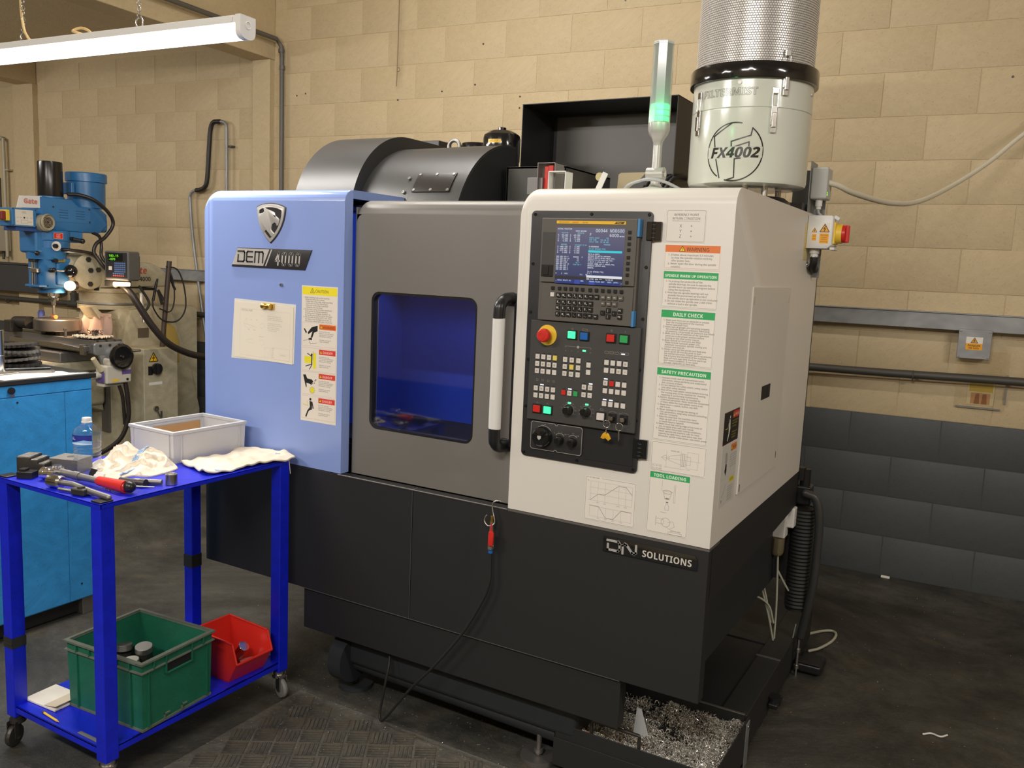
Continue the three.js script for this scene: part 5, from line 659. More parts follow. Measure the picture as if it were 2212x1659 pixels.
{ // switchgear at the back corner
  const mp = thing('switch_plate', 'galvanised mounting plate standing at the rear corner behind the filter', 'plate', [0.01, 1.62, -1.0]);
  part(mp, 'plate', [box(-0.012, -0.009, 1.62, 2.03, -1.06, -0.95, 0.001), box(-0.012, 0.03, 1.62, 2.02, -1.063, -1.06, 0.001)], M.galvanised); part(mp, 'backing_box', [box(-0.075, -0.014, 1.85, 2.0, -1.05, -0.98, 0.003), box(-0.1, -0.02, 1.846, 1.88, -1.1, -0.9)], M.sheet_grey, 'dark grey box');
  const st = thing('starter_box', 'tall grey starter box above the white isolator at the machine corner', 'switch', [0.02, 1.885, -0.99]);
  part(st, 'body', box(-0.009, 0.048, 1.898, 2.008, -1.05, -0.96, 0.006), std('starter_grey', C(0.5, 0.51, 0.48), 0.45)); part(st, 'gland', [cyl(0.02, 1.886, -0.985, 0.012, 0.026), cyl(0.02, 1.87, -0.985, 0.009, 0.014)], M.white_plastic); part(st, 'indicator', box(0.0478, 0.0488, 1.91, 1.916, -0.975, -0.968), M.digit_green, 'small lit green lamp'); part(st, 'indicator', box(0.0478, 0.0488, 1.918, 1.922, -0.975, -0.968), M.digit_green);
  single('link_cable', 'short grey cable between the starter box and the isolator', 'cable', tube([[0.02, 1.865, -0.985], [0.022, 1.85, -0.99], [0.035, 1.838, -1.0], [0.05, 1.833, -1.0]], 0.005, 20, 8), M.grey_plastic);
  const is = thing('isolator', 'white isolator box with a yellow and red rotary handle at the machine corner', 'switch', [0.045, 1.716, -0.99]);
  part(is, 'body', ext([[0.001, 1.722], [0.072, 1.722], [0.087, 1.735], [0.087, 1.832], [0.08, 1.838], [0.001, 1.838]], -1.04, -0.92, 'xy', 0.004), M.white_plastic, 'white box');
  part(is, 'latch', [turnAt(cbox(0.094, 1.83, -0.95, 0.02, 0.012, 0.016, 0.002), 0.094, 1.83, -0.95, 'z', -0.5), box(0.08, 0.096, 1.718, 1.728, -1.0, -0.93, 0.002)], M.white_plastic);
  part(is, 'rotary_base', [cyl(0.099, 1.777, -0.98, 0.034, 0.026, 'x'), box(0.086, 0.093, 1.74, 1.815, -1.02, -0.94, 0.002)], M.yellow_plastic, 'yellow rotary base'); part(is, 'rotary_handle', [cyl(0.117, 1.777, -0.98, 0.031, 0.012, 'x'), cbox(0.128, 1.777, -0.98, 0.014, 0.06, 0.018, 0.004)], M.red_plastic, 'red rotary handle');
  part(is, 'warning_label', keep(sheet(0.033, 0.074, 0.0004).translate(0.0605, 1.775, -0.92)), print(0.033, 0.074, (x, w, h) => { fillR(x, '#e8e4da', 0, 0, w, h); triMark(x, w / 2, 19, 26, '#f0a818', '#3a2c10', true); fillR(x, '#f0a818', 1, 37, w - 2, 35); ['Warning', 'isolate', 'before', 'opening'].forEach((s, i) => T(x, s, w / 2, 43 + i * 7.5, 6.5, '#5a430c', 'center')); }, 4000), 'yellow warning label');
  part(is, 'warning_label', keep(sheet(0.018, 0.05, 0.0004).translate(0.0265, 1.772, -0.92)), print(0.018, 0.05, (x, w, h) => { fillR(x, '#dedbd4', 0, 0, w, h); triMark(x, w / 2, 11, 14, '#f0a818', '#3a2c10', true); fillR(x, '#f0a818', 1.5, 24, w - 3, 24); T(x, '400', w / 2, 32, 6.5, '#5a430c', 'center'); T(x, 'volts', w / 2, 40, 6, '#5a430c', 'center'); }, 4000), 'small yellow warning label');
  part(is, 'cable_gland', [cyl(0.025, 1.712, -0.96, 0.017, 0.014), cyl(0.025, 1.699, -0.96, 0.014, 0.014, 'y', 0.014, 8)], M.white_plastic);
  part(is, 'conduit', tube([[0.025, 1.695, -0.96], [0.025, 1.675, -0.963], [0.02, 1.66, -0.98], [0.016, 1.652, -1.01], [0.014, 1.65, -1.05]], 0.0135, 30, 12), M.rubber, 'black conduit'); part(is, 'bracket_bolt', [cyl(-0.001, 1.665, -0.97, 0.009, 0.012, 'x')], M.steel);
}
// ------------------------------------------------------------------ air gun and hose
{
  const z = 0.022;
  single('s_hook', 'steel S hook hung over the machine sill below the door', 'hook', tube([[-0.664, 0.868, -0.02], [-0.666, 0.876, 0.0], [-0.676, 0.881, 0.012], [-0.689, 0.876, 0.016], [-0.694, 0.864, 0.018], [-0.69, 0.845, 0.02], [-0.683, 0.826, 0.022], [-0.68, 0.812, 0.024], [-0.686, 0.803, 0.03], [-0.699, 0.802, 0.034], [-0.71, 0.812, 0.034], [-0.711, 0.823, 0.032], [-0.706, 0.833, 0.03]], 0.0024, 90, 8), M.steel);
  const t = thing('air_gun', 'red and dark grey air blow gun hanging from the S hook', 'air gun', [-0.684, 0.71, 0.025]);
  part(t, 'nozzle', [cyl(-0.688, 0.826, 0.027, 0.0042, 0.016, 'y', 0.0042, 12), cyl(-0.688, 0.829, 0.027, 0.0056, 0.008, 'y', 0.0056, 6), cyl(-0.6885, 0.8165, 0.027, 0.0052, 0.006)], M.brass, 'brass nozzle');
  part(t, 'barrel', [rod([-0.6885, 0.814, 0.027], [-0.689, 0.77, 0.026], 0.0052, 0.007), box(-0.6965, -0.681, 0.722, 0.775, 0.0175, 0.0345, 0.004)], std('gun_grey', C(0.13, 0.115, 0.1), 0.45)); part(t, 'stem', rod([-0.687, 0.81, 0.03], [-0.687, 0.775, 0.032], 0.003), M.red_plastic);
  part(t, 'trigger', ext([[-0.6915, 0.74], [-0.675, 0.74], [-0.673, 0.782], [-0.676, 0.787], [-0.6905, 0.784]], 0.034, 0.041, 'xy', 0.0015), M.red_plastic, 'red trigger');
  for (const [x, y] of [[-0.697, 0.764], [-0.6965, 0.748], [-0.695, 0.736], [-0.68, 0.737]]) part(t, 'pin', sphere(x, y, 0.027, 0.003, 1, 10), M.chrome);
  part(t, 'inlet_collar', [cyl(-0.6885, 0.7165, 0.026, 0.0075, 0.008)], M.blue_plastic, 'blue inlet collar');
  single('air_hose', 'thin black air hose running from the air gun down to the floor', 'hose', tube([[-0.6885, 0.714, 0.026], [-0.686, 0.66, 0.028], [-0.687, 0.61, 0.03], [-0.713, 0.54, 0.032], [-0.78, 0.42, 0.034], [-0.885, 0.28, 0.036], [-0.98, 0.17, 0.034], [-1.07, 0.05, 0.03], [-1.105, 0.012, 0.022], [-1.125, 0.01, 0.01], [-1.13, 0.04, 0.0], [-1.118, 0.14, -0.01], [-1.12, 0.2, -0.03], [-1.145, 0.25, -0.07], [-1.18, 0.28, -0.15]], 0.0045, 160, 10), M.rubber);
}
// ------------------------------------------------------------------ tool trolley
const TX0 = -2.028, TX1 = -1.52, TZ0 = 0.058, TZ1 = 0.801, TY = 0.894;
{
  const t = thing('tool_trolley', 'bright blue steel tool trolley on castors beside the machine', 'trolley', [-1.774, 0, 0.43]);
part(t, 'tray_top', [box(TX0 - 0.001, TX1 + 0.001, TY - 0.004, TY, TZ0 - 0.001, TZ1 + 0.001, 0.0008), box(TX0 - 0.001, TX1 + 0.001, TY - 0.015, TY - 0.001, TZ1 - 0.004, TZ1 + 0.001, 0.0008), box(TX0 - 0.001, TX1 + 0.001, TY - 0.015, TY - 0.001, TZ0 - 0.001, TZ0 + 0.004, 0.0008), box(TX1 - 0.004, TX1 + 0.001, TY - 0.015, TY - 0.001, TZ0, TZ1, 0.0008), box(TX0 - 0.001, TX0 + 0.004, TY - 0.015, TY - 0.001, TZ0, TZ1, 0.0008)], M.trolley_blue, 'blue top shelf');
  part(t, 'shelf', [box(TX0 + 0.02, TX1 - 0.004, 0.136, 0.141, TZ0 + 0.02, TZ1 - 0.004, 0.001), box(TX0 + 0.02, TX1 - 0.004, 0.118, 0.141, TZ1 - 0.009, TZ1 - 0.004, 0.001), box(TX1 - 0.009, TX1 - 0.004, 0.118, 0.141, TZ0 + 0.02, TZ1 - 0.004, 0.001)], M.trolley_blue, 'blue bottom shelf');
  const s = 0.045;
  [[TX1 - s, TZ1 - s], [TX0, TZ1 - s], [TX1 - s, TZ0], [TX0, TZ0]].forEach(([x, z], i) => {
    const leg = part(t, 'leg', box(x, x + s, 0.1, TY - 0.003, z, z + s, 0.003), M.trolley_blue);
    if (i < 2) part(leg, 'leg_cap', box(x + 0.001, x + s - 0.001, TY, TY + 0.005, z + 0.001, z + s - 0.001, 0.002), M.black_plastic, 'black plastic cap');
    if (i === 1) part(leg, 'scuff_tape', [box(x - 0.0008, x + s + 0.0008, 0.335, 0.37, z - 0.0008, z + s + 0.0008), box(x + 0.012, x + s + 0.002, 0.347, 0.354, z + s, z + s + 0.004, 0.001)], M.dark_steel, 'dark worn band');
    if (i === 3) part(leg, 'scuff_tape', box(x - 0.0008, x + s + 0.0008, 0.4, 0.45, z - 0.0008, z + s + 0.0008), M.dark_steel, 'dark worn band');
    const c = [x + s / 2, z + s / 2], ang = [0.5, 1.2, 0.3, 2][i], wx = c[0] + 0.018 * Math.cos(ang), wz = c[1] + 0.018 * Math.sin(ang);
    const ca = part(t, 'castor', [cyl(c[0], 0.094, c[1], 0.021, 0.014), cyl(c[0], 0.082, c[1], 0.025, 0.012), ...[-1, 1].map((k) => turnAt(cbox(wx, 0.058, wz + k * 0.014, 0.03, 0.055, 0.003, 0.002), wx, 0.058, wz, 'y', -ang))], i === 1 ? M.dark_steel : M.steel, 'castor fork');
    part(ca, 'castor_wheel', [turnAt(lathe([[0, -0.01], [0.026, -0.01], [0.034, -0.008], [0.0365, 0], [0.034, 0.008], [0.026, 0.01], [0, 0.01]], wx, 0.0365, wz, 30, 'z'), wx, 0.0365, wz, 'y', -ang)], i === 1 ? M.dark_steel : std('wheel_grey', C(0.2, 0.2, 0.19), 0.6)); part(ca, 'wheel_hub', turnAt(cyl(wx, 0.0365, wz, 0.011, 0.03, 'z'), wx, 0.0365, wz, 'y', -ang), M.steel);
  });
}
// open boxes: a floor and four walls with thickness, tapering a little
function tub(x0, x1, y0, y1, z0, z1, t, taper) {
  const o = (k, y, e) => [[x0 + e * taper + k, z0 + e * taper + k], [x1 - e * taper - k, z0 + e * taper + k], [x1 - e * taper - k, z1 - e * taper - k], [x0 + e * taper + k, z1 - e * taper - k]].map(([a, b]) => [a, y, b]);
  const A = o(0, y0, 1), B = o(0, y1, 0), Ci = o(t, y1, 0), D = o(t, y0 + t, 1), P = [], quad = (a, b, c, d) => P.push(...a, ...b, ...c, ...a, ...c, ...d);
  for (let i = 0; i < 4; i++) { const j = (i + 1) % 4; quad(A[i], B[i], B[j], A[j]); quad(B[i], Ci[i], Ci[j], B[j]); quad(Ci[i], D[i], D[j], Ci[j]); }
  quad(A[0], A[1], A[2], A[3]); quad(D[3], D[2], D[1], D[0]);
  const g = new THREE.BufferGeometry(); g.setAttribute('position', new THREE.BufferAttribute(new Float32Array(P), 3)); if (volume(g) < 0) flip(g); g.computeVertexNormals(); return clean(g);
}
{ // grey tote
  const c = [-1.87, TY, 0.205], t = thing('storage_box', 'light grey open plastic storage box on the trolley beside the blue panel', 'box', c), R = 0.07;
  t.rotation.y = -0.03; const add = (n, g, m, l, p = t) => part(p, n, g, m, l, true), w = 0.118, d = 0.155, h = 0.108;
  add('tub', tub(-w, w, 0, h, -d, d, 0.004, 0.003), M.tote_grey, 'light grey tub');
  add('rim', ext([[-w - 0.004, -d - 0.004], [w + 0.004, -d - 0.004], [w + 0.004, d + 0.004], [-w - 0.004, d + 0.004]], h - 0.008, h + 0.002, 'xz', 0.001, [[[-w + 0.008, -d + 0.008], [w - 0.008, -d + 0.008], [w - 0.008, d - 0.008], [-w + 0.008, d - 0.008]]]), M.tote_grey);
  for (const [x, z] of [[w, d - 0.03], [w, -d + 0.03], [-w + 0.02, d], [w - 0.02, d]]) add('rib', x === w ? box(w - 0.002, w + 0.004, 0.002, h - 0.004, z - 0.002, z + 0.002) : box(x - 0.002, x + 0.002, 0.002, h - 0.004, d - 0.002, d + 0.004), M.tote_grey);
  add('cardboard_liner', box(-w + 0.0075, -w + 0.0095, 0.006, h - 0.022, -d + 0.02, d - 0.07), M.cardboard, 'brown cardboard liner');
}
{ // bottle
  const x = -1.861, z = 0.608, t = thing('water_bottle', 'clear plastic water bottle with a white cap and blue label on the trolley', 'bottle', [x, TY, z]);
  const prof = [[0, 0.004], [0.022, 0.002], [0.029, 0.006], [0.0305, 0.014]]; for (let i = 0; i < 6; i++) { const y = 0.02 + i * 0.0115; prof.push([0.0308, y], [0.0312, y + 0.004], [0.0288, y + 0.0078], [0.0308, y + 0.0112]); }
  prof.push([0.0315, 0.092], [0.031, 0.098], [0.0318, 0.102], [0.0318, 0.13], [0.0312, 0.136], [0.028, 0.146], [0.02, 0.157], [0.0145, 0.163], [0.013, 0.168], [0.013, 0.172]);
  for (const q of prof) q[0] *= q[1] > 0.15 ? 1.02 + (0.172 - q[1]) * 6 : 1.32;
  part(t, 'bottle_body', lathe(prof, x, TY, z, 40), M.pet, 'clear plastic body');
  part(t, 'water', lathe([[0, 0.006], [0.036, 0.008], ...prof.slice(3).filter((p) => p[1] < 0.128).map(([a, b]) => [a - 0.0012, b]), [0.0408, 0.128], [0, 0.128]], x, TY, z, 40), std('water', C(0.97, 0.985, 1), 0.03, 0, { physical: true, transmission: 1, thickness: 0, ior: 1.33 }), 'water');
  part(t, 'cap', [lathe([[0, 0.182], [0.0132, 0.182], [0.0142, 0.18], [0.0142, 0.171], [0.0158, 0.1695], [0.0158, 0.166], [0.0125, 0.166]], x, TY, z, 32)], M.white_plastic, 'white screw cap');
  part(t, 'label', (() => { const g = new THREE.CylinderGeometry(0.0426, 0.0426, 0.03, 30, 1, true, -1.0, 2.3).translate(x, TY + 0.116, z); g.userData.keep = true; return g; })(), print(0.084, 0.028, (q, w, h) => { fillR(q, '#8fc0e8', 0, 0, w, h); poly(q, [[0, 0], [w, 0], [w, 18], [w * 0.75, 14], [w * 0.5, 20], [w * 0.25, 24], [0, 20]], '#28318a'); T(q, 'still', 24, 8, 6, '#d8dcf0'); T(q, 'WATER', 24, 13, 4.6, '#d8dcf0', 'left', 'sans-serif', 'bold'); poly(q, [[0, 24], [w * 0.3, 26], [w * 0.6, 22], [w, 26], [w, 28], [0, 28]], '#cfe4f4'); }, 4000), 'blue wavy label');
}
// cloths: a bumpy sheet with a thickness, given by an outline on the table
function cloth(outline, base, hfn, thick = 0.004, n = 46) {
  const xs = outline.map((p) => p[0]), zs = outline.map((p) => p[1]), cx = (Math.min(...xs) + Math.max(...xs)) / 2, cz = (Math.min(...zs) + Math.max(...zs)) / 2;
  const c = new THREE.CatmullRomCurve3(outline.map(([a, b]) => V(a, 0, b)), true, 'catmullrom', 0.3), N = 120, Rn = n, P = [], top = [], bot = [];
  for (let j = 0; j <= Rn; j++) { const f = j / Rn, a = [], b = []; for (let i = 0; i < N; i++) { const p = c.getPointAt(i / N), x = cx + (p.x - cx) * f, z = cz + (p.z - cz) * f, y = base + hfn(x, z, f, i / N); a.push([x, y + thick, z]); b.push([x, Math.max(base, y - 0.001), z]); } top.push(a); bot.push(b); }
  const quad = (p, q, r, s) => P.push(...p, ...q, ...r, ...p, ...r, ...s);
  for (let j = 0; j < Rn; j++) for (let i = 0; i < N; i++) { const k = (i + 1) % N; quad(top[j][i], top[j][k], top[j + 1][k], top[j + 1][i]); quad(bot[j][i], bot[j + 1][i], bot[j + 1][k], bot[j][k]); }
  for (let i = 0; i < N; i++) { const k = (i + 1) % N; quad(top[Rn][i], top[Rn][k], bot[Rn][k], bot[Rn][i]); }
  let g = new THREE.BufferGeometry(); g.setAttribute('position', new THREE.BufferAttribute(new Float32Array(P), 3)); if (volume(g) < 0) flip(g);
  g = mergeVertices(g, 1e-5); g.computeVertexNormals(); return clean(g);
}
const weave = noiseTex(128, (u, v) => 0.5 + 0.25 * Math.sin(u * 6.2832 * 16) * Math.sin(v * 6.2832 * 16) + 0.25 * per(u, v, 6, 3), false, 0.03);
M.cloth.bumpMap = weave; M.cloth.bumpScale = 0.0008;
const stripe = (pts, y, w) => { const gs = []; for (let i = 0; i + 1 < pts.length; i++) gs.push(rod([pts[i][0], y(...pts[i]), pts[i][1]], [pts[i + 1][0], y(...pts[i + 1]), pts[i + 1][1]], w, w, 6)); return gs; };
{
  const hf = (x, z, f) => 0.004 + 0.005 * (noise2(x * 14, z * 14) + 0.6) + 0.007 * Math.max(0, noise2(x * 9 + 4, z * 16)) * (1 - f * 0.4) + 0.008 * Math.exp(-(((x + 1.6) * 12) ** 2)) * Math.max(0, noise2(x * 22, 5));
  const out = [[-1.74, 0.345], [-1.65, 0.372], [-1.556, 0.398], [-1.528, 0.34], [-1.53, 0.26], [-1.525, 0.19], [-1.5, 0.09], [-1.52, 0.03], [-1.6, 0.012], [-1.72, 0.02], [-1.765, 0.08], [-1.72, 0.15], [-1.735, 0.24]];
  const t = thing('cleaning_cloth', 'cream cleaning cloth lying flat over the machine end of the trolley', 'cloth', [-1.63, TY, 0.2]);
  part(t, 'cloth', cloth(out.map(([a, b]) => [a, Math.max(0.02, b)]), TY, (x, z, f) => Math.max(0, hf(x, z, f)), 0.004), M.cloth);
  part(t, 'thread', rod([-1.502, TY + 0.006, 0.08], [-1.496, TY - 0.045, 0.078], 0.0012), M.cloth, 'loose thread');
  part(t, 'blue_mark', [...stripe([[-1.56, 0.36], [-1.545, 0.34]], (x, z) => TY + hf(x, z, 0.8) + 0.0042, 0.0016), ...stripe([[-1.552, 0.364], [-1.538, 0.345]], (x, z) => TY + hf(x, z, 0.8) + 0.0042, 0.0016), ...stripe([[-1.585, 0.06], [-1.565, 0.08]], (x, z) => TY + hf(x, z, 0.8) + 0.0042, 0.0016), ...stripe([[-1.565, 0.06], [-1.585, 0.08]], (x, z) => TY + hf(x, z, 0.8) + 0.0042, 0.0016)], M.cloth_blue, 'blue woven marks');
}
{
  const t = thing('crumpled_rag', 'crumpled cream rag with pale blue stripes heaped in front of the grey box', 'cloth', [-1.79, TY, 0.47]);
  const hill = (x, z, a, b, s, h) => h * Math.exp(-(((x - a) ** 2 + (z - b) ** 2) / (s * s)));
  const hf = (x, z, f) => Math.max(0, (hill(x, z, -1.9, 0.45, 0.045, 0.05) + hill(x, z, -1.8, 0.43, 0.055, 0.036) + hill(x, z, -1.73, 0.4, 0.05, 0.02) + hill(x, z, -1.87, 0.55, 0.06, 0.012) + 0.008 + 0.0035 * noise2(x * 24, z * 24) + 0.017 * Math.pow(1 - Math.abs(noise2(x * 9 + 7, z * 12)), 3)) * (1.02 - f ** 6));
  part(t, 'rag', cloth([[-1.945, 0.54], [-1.965, 0.46], [-1.93, 0.405], [-1.84, 0.385], [-1.75, 0.37], [-1.69, 0.4], [-1.672, 0.46], [-1.672, 0.52], [-1.72, 0.55], [-1.71, 0.61], [-1.76, 0.64], [-1.82, 0.61], [-1.88, 0.58]], TY, hf, 0.004, 60), M.cloth);
  part(t, 'blue_stripe', [...[0, 1, 2, 3].map((i) => stripe(Array.from({ length: 9 }, (_, k) => [-1.822 + i * 0.006 + k * 0.0035, 0.42 + k * 0.0115]), (x, z) => TY + hf(x, z, 0.4) + 0.0036, 0.0028)).flat(), ...stripe(Array.from({ length: 8 }, (_, k) => [-1.75 + k * 0.004, 0.52 + k * 0.01]), (x, z) => TY + hf(x, z, 0.6) + 0.0036, 0.003)], M.cloth_blue, 'pale blue stripes');
}
single('label_card', 'small printed bag with a black patch standing by the bottle base', 'bag', [turnAt(box(-1.80, -1.755, TY + 0.001, TY + 0.02, 0.628, 0.634, 0.002), -1.78, TY, 0.63, 'x', -0.6)], M.paper);
single('black_tag', 'black tag with an orange spot beside the bottle base', 'tag', [turnAt(box(-1.825, -1.795, TY + 0.001, TY + 0.026, 0.63, 0.633, 0.001), -1.81, TY, 0.63, 'x', -0.5)], M.black_plastic);
{ // jaw blocks
  const t = thing('stepped_jaw', 'dark stepped vice jaw block with bright serrated top at the trolley corner', 'jaw', [-1.985, TY, 0.69]); t.rotation.y = 0.5;
  const add = (n, g, m, l) => part(t, n, g, m, l, true);
  add('jaw_body', ext([[-0.055, 0], [0.055, 0], [0.055, 0.022], [0.035, 0.022], [0.035, 0.034], [0.012, 0.034], [0.012, 0.045], [-0.012, 0.045], [-0.012, 0.053], [-0.055, 0.053]], -0.035, 0.035, 'xy', 0.0015), M.dark_steel, 'dark stepped block');
  for (const [x0, x1, y] of [[-0.053, -0.014, 0.053], [-0.01, 0.01, 0.045], [0.014, 0.033, 0.034]]) for (let i = 0; i < 5; i++) add('tooth', box(x0, x1, y, y + 0.003, -0.032 + i * 0.0135, -0.022 + i * 0.0135, 0.001), M.steel);
  const v = thing('steel_block', 'flat ground steel block with a drilled hole behind the stepped jaw', 'block', [-1.93, TY, 0.62]); v.rotation.y = 0.35;
  part(v, 'block', [box(-0.05, 0.05, 0, 0.046, -0.038, 0.038, 0.002)], M.dull_steel, undefined, true); part(v, 'screw_hole', [cyl(0, 0.0465, 0, 0.011, 0.002, 'y', 0.011, 20)], M.steel, undefined, true);
  const j = thing('jaw_insert', 'small black jaw insert in front of the stepped jaw', 'jaw', [-1.945, TY, 0.755]); j.rotation.y = 0.5; part(j, 'insert', [box(-0.025, 0.025, 0, 0.022, -0.018, 0.018, 0.002), box(-0.02, 0.0, 0.02, 0.03, -0.012, 0.012, 0.002)], M.black_plastic, undefined, true);
}
{ // tools
  const along = (t, a, b) => { const A = V(...a), B = V(...b); t.position.copy(A); t.rotation.y = -Math.atan2(B.z - A.z, B.x - A.x); };
  const r = thing('ratchet_wrench', 'long ratchet wrench with a red and black handle lying across the trolley corner', 'wrench', [0, 0, 0]); along(r, [-1.9, TY, 0.7], [-1.555, TY, 0.685]);
  const add = (t, n, g, m, l) => part(t, n, g, m, l, true);
  add(r, 'ratchet_head', [lathe([[0, 0.008], [0.02, 0.008], [0.022, 0.012], [0.022, 0.028], [0.019, 0.032], [0, 0.032]], 0.02, 0, 0, 28), cyl(0.02, 0.036, 0, 0.014, 0.008)], M.chrome); add(r, 'shaft', [rod([0.03, 0.02, 0], [0.24, 0.02, 0], 0.0125, 0.0095), rod([0.1, 0.02, 0], [0.13, 0.02, 0], 0.0135, 0.0135)], M.dull_steel, 'grey steel shaft');
  add(r, 'handle', [rod([0.215, 0.02, 0], [0.335, 0.02, 0], 0.014, 0.019, 20), sphere(0.325, 0.02, 0, 0.0185, 1, 18)], M.red_plastic, 'red handle'); add(r, 'handle_grip', [rod([0.3, 0.021, -0.006], [0.345, 0.021, -0.006], 0.0165, 0.018, 18), sphere(0.347, 0.021, -0.005, 0.0175, 1, 16)], M.black_plastic, 'black handle end');
  const so = (name, label, x, z, rad, len, ang, open) => { const t = thing(name, label, 'socket', [x, TY, z]); t.rotation.y = ang; add(t, 'socket', [lathe([[rad * 0.55, 0], [rad, 0], [rad, len * 0.55], [rad * 0.86, len * 0.62], [rad * 0.86, len], [rad * 0.4, len], [rad * 0.4, len * 0.8], [0, len * 0.8]], 0, rad, 0, 32, 'x'), ring(len * 0.3, rad, 0, rad, 0.0008, 'x', 5, 28)], M.chrome); add(t, 'drive_square', [box(0.0, 0.003, rad * 0.5, rad * 1.5, -rad * 0.5, rad * 0.5)], M.dark_steel); };
  so('socket', 'large chrome socket lying by the ratchet head', -1.895, 0.735, 0.0195, 0.05, 0.25); 
  const b = thing('socket_bar', 'chrome socket on a bent bar lying in front of the ratchet wrench', 'wrench', [0, 0, 0]); along(b, [-1.795, TY, 0.775], [-1.53, TY, 0.735]);
  add(b, 'socket', [lathe([[0.012, 0], [0.019, 0], [0.02, 0.003], [0.02, 0.042], [0.016, 0.048], [0, 0.048]], 0, 0.02, 0, 32, 'x'), cyl(0.003, 0.02, 0, 0.0115, 0.004, 'x')], M.chrome); add(b, 'bar', [tube([[0.045, 0.02, 0], [0.09, 0.02, 0], [0.11, 0.019, 0.004], [0.18, 0.014, 0.016], [0.262, 0.011, 0.03]], 0.0085, 40, 12)], M.dull_steel); add(b, 'bar_end', cyl(0.262, 0.011, 0.03, 0.006, 0.006, 'x'), M.dark_steel);
  const h = thing('tap_wrench', 'small black tap wrench with steel arms at the trolley edge', 'wrench', [0, 0, 0]); along(h, [-1.73, TY, 0.79], [-1.54, TY, 0.752]);
  add(h, 'arm', [rod([0, 0.008, 0], [0.19, 0.008, 0], 0.0048, 0.0048)], M.steel); add(h, 'wrench_body', [box(0.06, 0.11, 0.001, 0.022, -0.016, 0.016, 0.005), cyl(0.085, 0.02, 0, 0.011, 0.012)], M.dark_steel); add(h, 'cross_arm', rod([0.04, 0.01, -0.035], [0.09, 0.01, 0.0], 0.004), M.steel);
  const d = thing('drift_bar', 'dark round drift bar lying in front of the crumpled rag', 'bar', [0, 0, 0]); along(d, [-1.675, TY, 0.625], [-1.59, TY, 0.605]); add(d, 'bar', [rod([0, 0.011, 0], [0.09, 0.011, 0], 0.0095, 0.0105, 18), rod([0.075, 0.011, 0], [0.094, 0.011, 0], 0.013, 0.013, 18)], M.dark_steel);
  const e = thing('steel_punch', 'grey steel punch lying next to the turned steel cylinder', 'punch', [0, 0, 0]); along(e, [-1.64, TY, 0.6], [-1.565, TY, 0.56]); add(e, 'punch', [rod([0, 0.009, 0], [0.085, 0.009, 0], 0.009, 0.008, 16), rod([-0.02, 0.009, 0], [0, 0.009, 0], 0.005, 0.009, 16)], M.dull_steel);
  const f = thing('scriber', 'thin steel scriber lying behind the red ratchet handle', 'tool', [0, 0, 0]); along(f, [-1.63, TY, 0.655], [-1.545, TY, 0.60]); add(f, 'scriber', rod([0, 0.005, 0], [0.1, 0.005, 0], 0.0045, 0.002), M.steel);
  single('steel_bit', 'tiny bright steel bit lying beside the ratchet shaft', 'bit', cbox(-1.628, TY + 0.003, 0.7, 0.018, 0.006, 0.006, 0.001), M.chrome);
  single('steel_cylinder', 'shiny turned steel cylinder standing at the right edge of the trolley', 'cylinder', [lathe([[0, 0], [0.0165, 0], [0.0178, 0.001], [0.0178, 0.0325], [0.0165, 0.034], [0, 0.034]], -1.552, TY, 0.535, 36), ring(-1.552, TY + 0.0345, 0.535, 0.012, 0.0008, 'y', 5, 30)], M.steel);
}
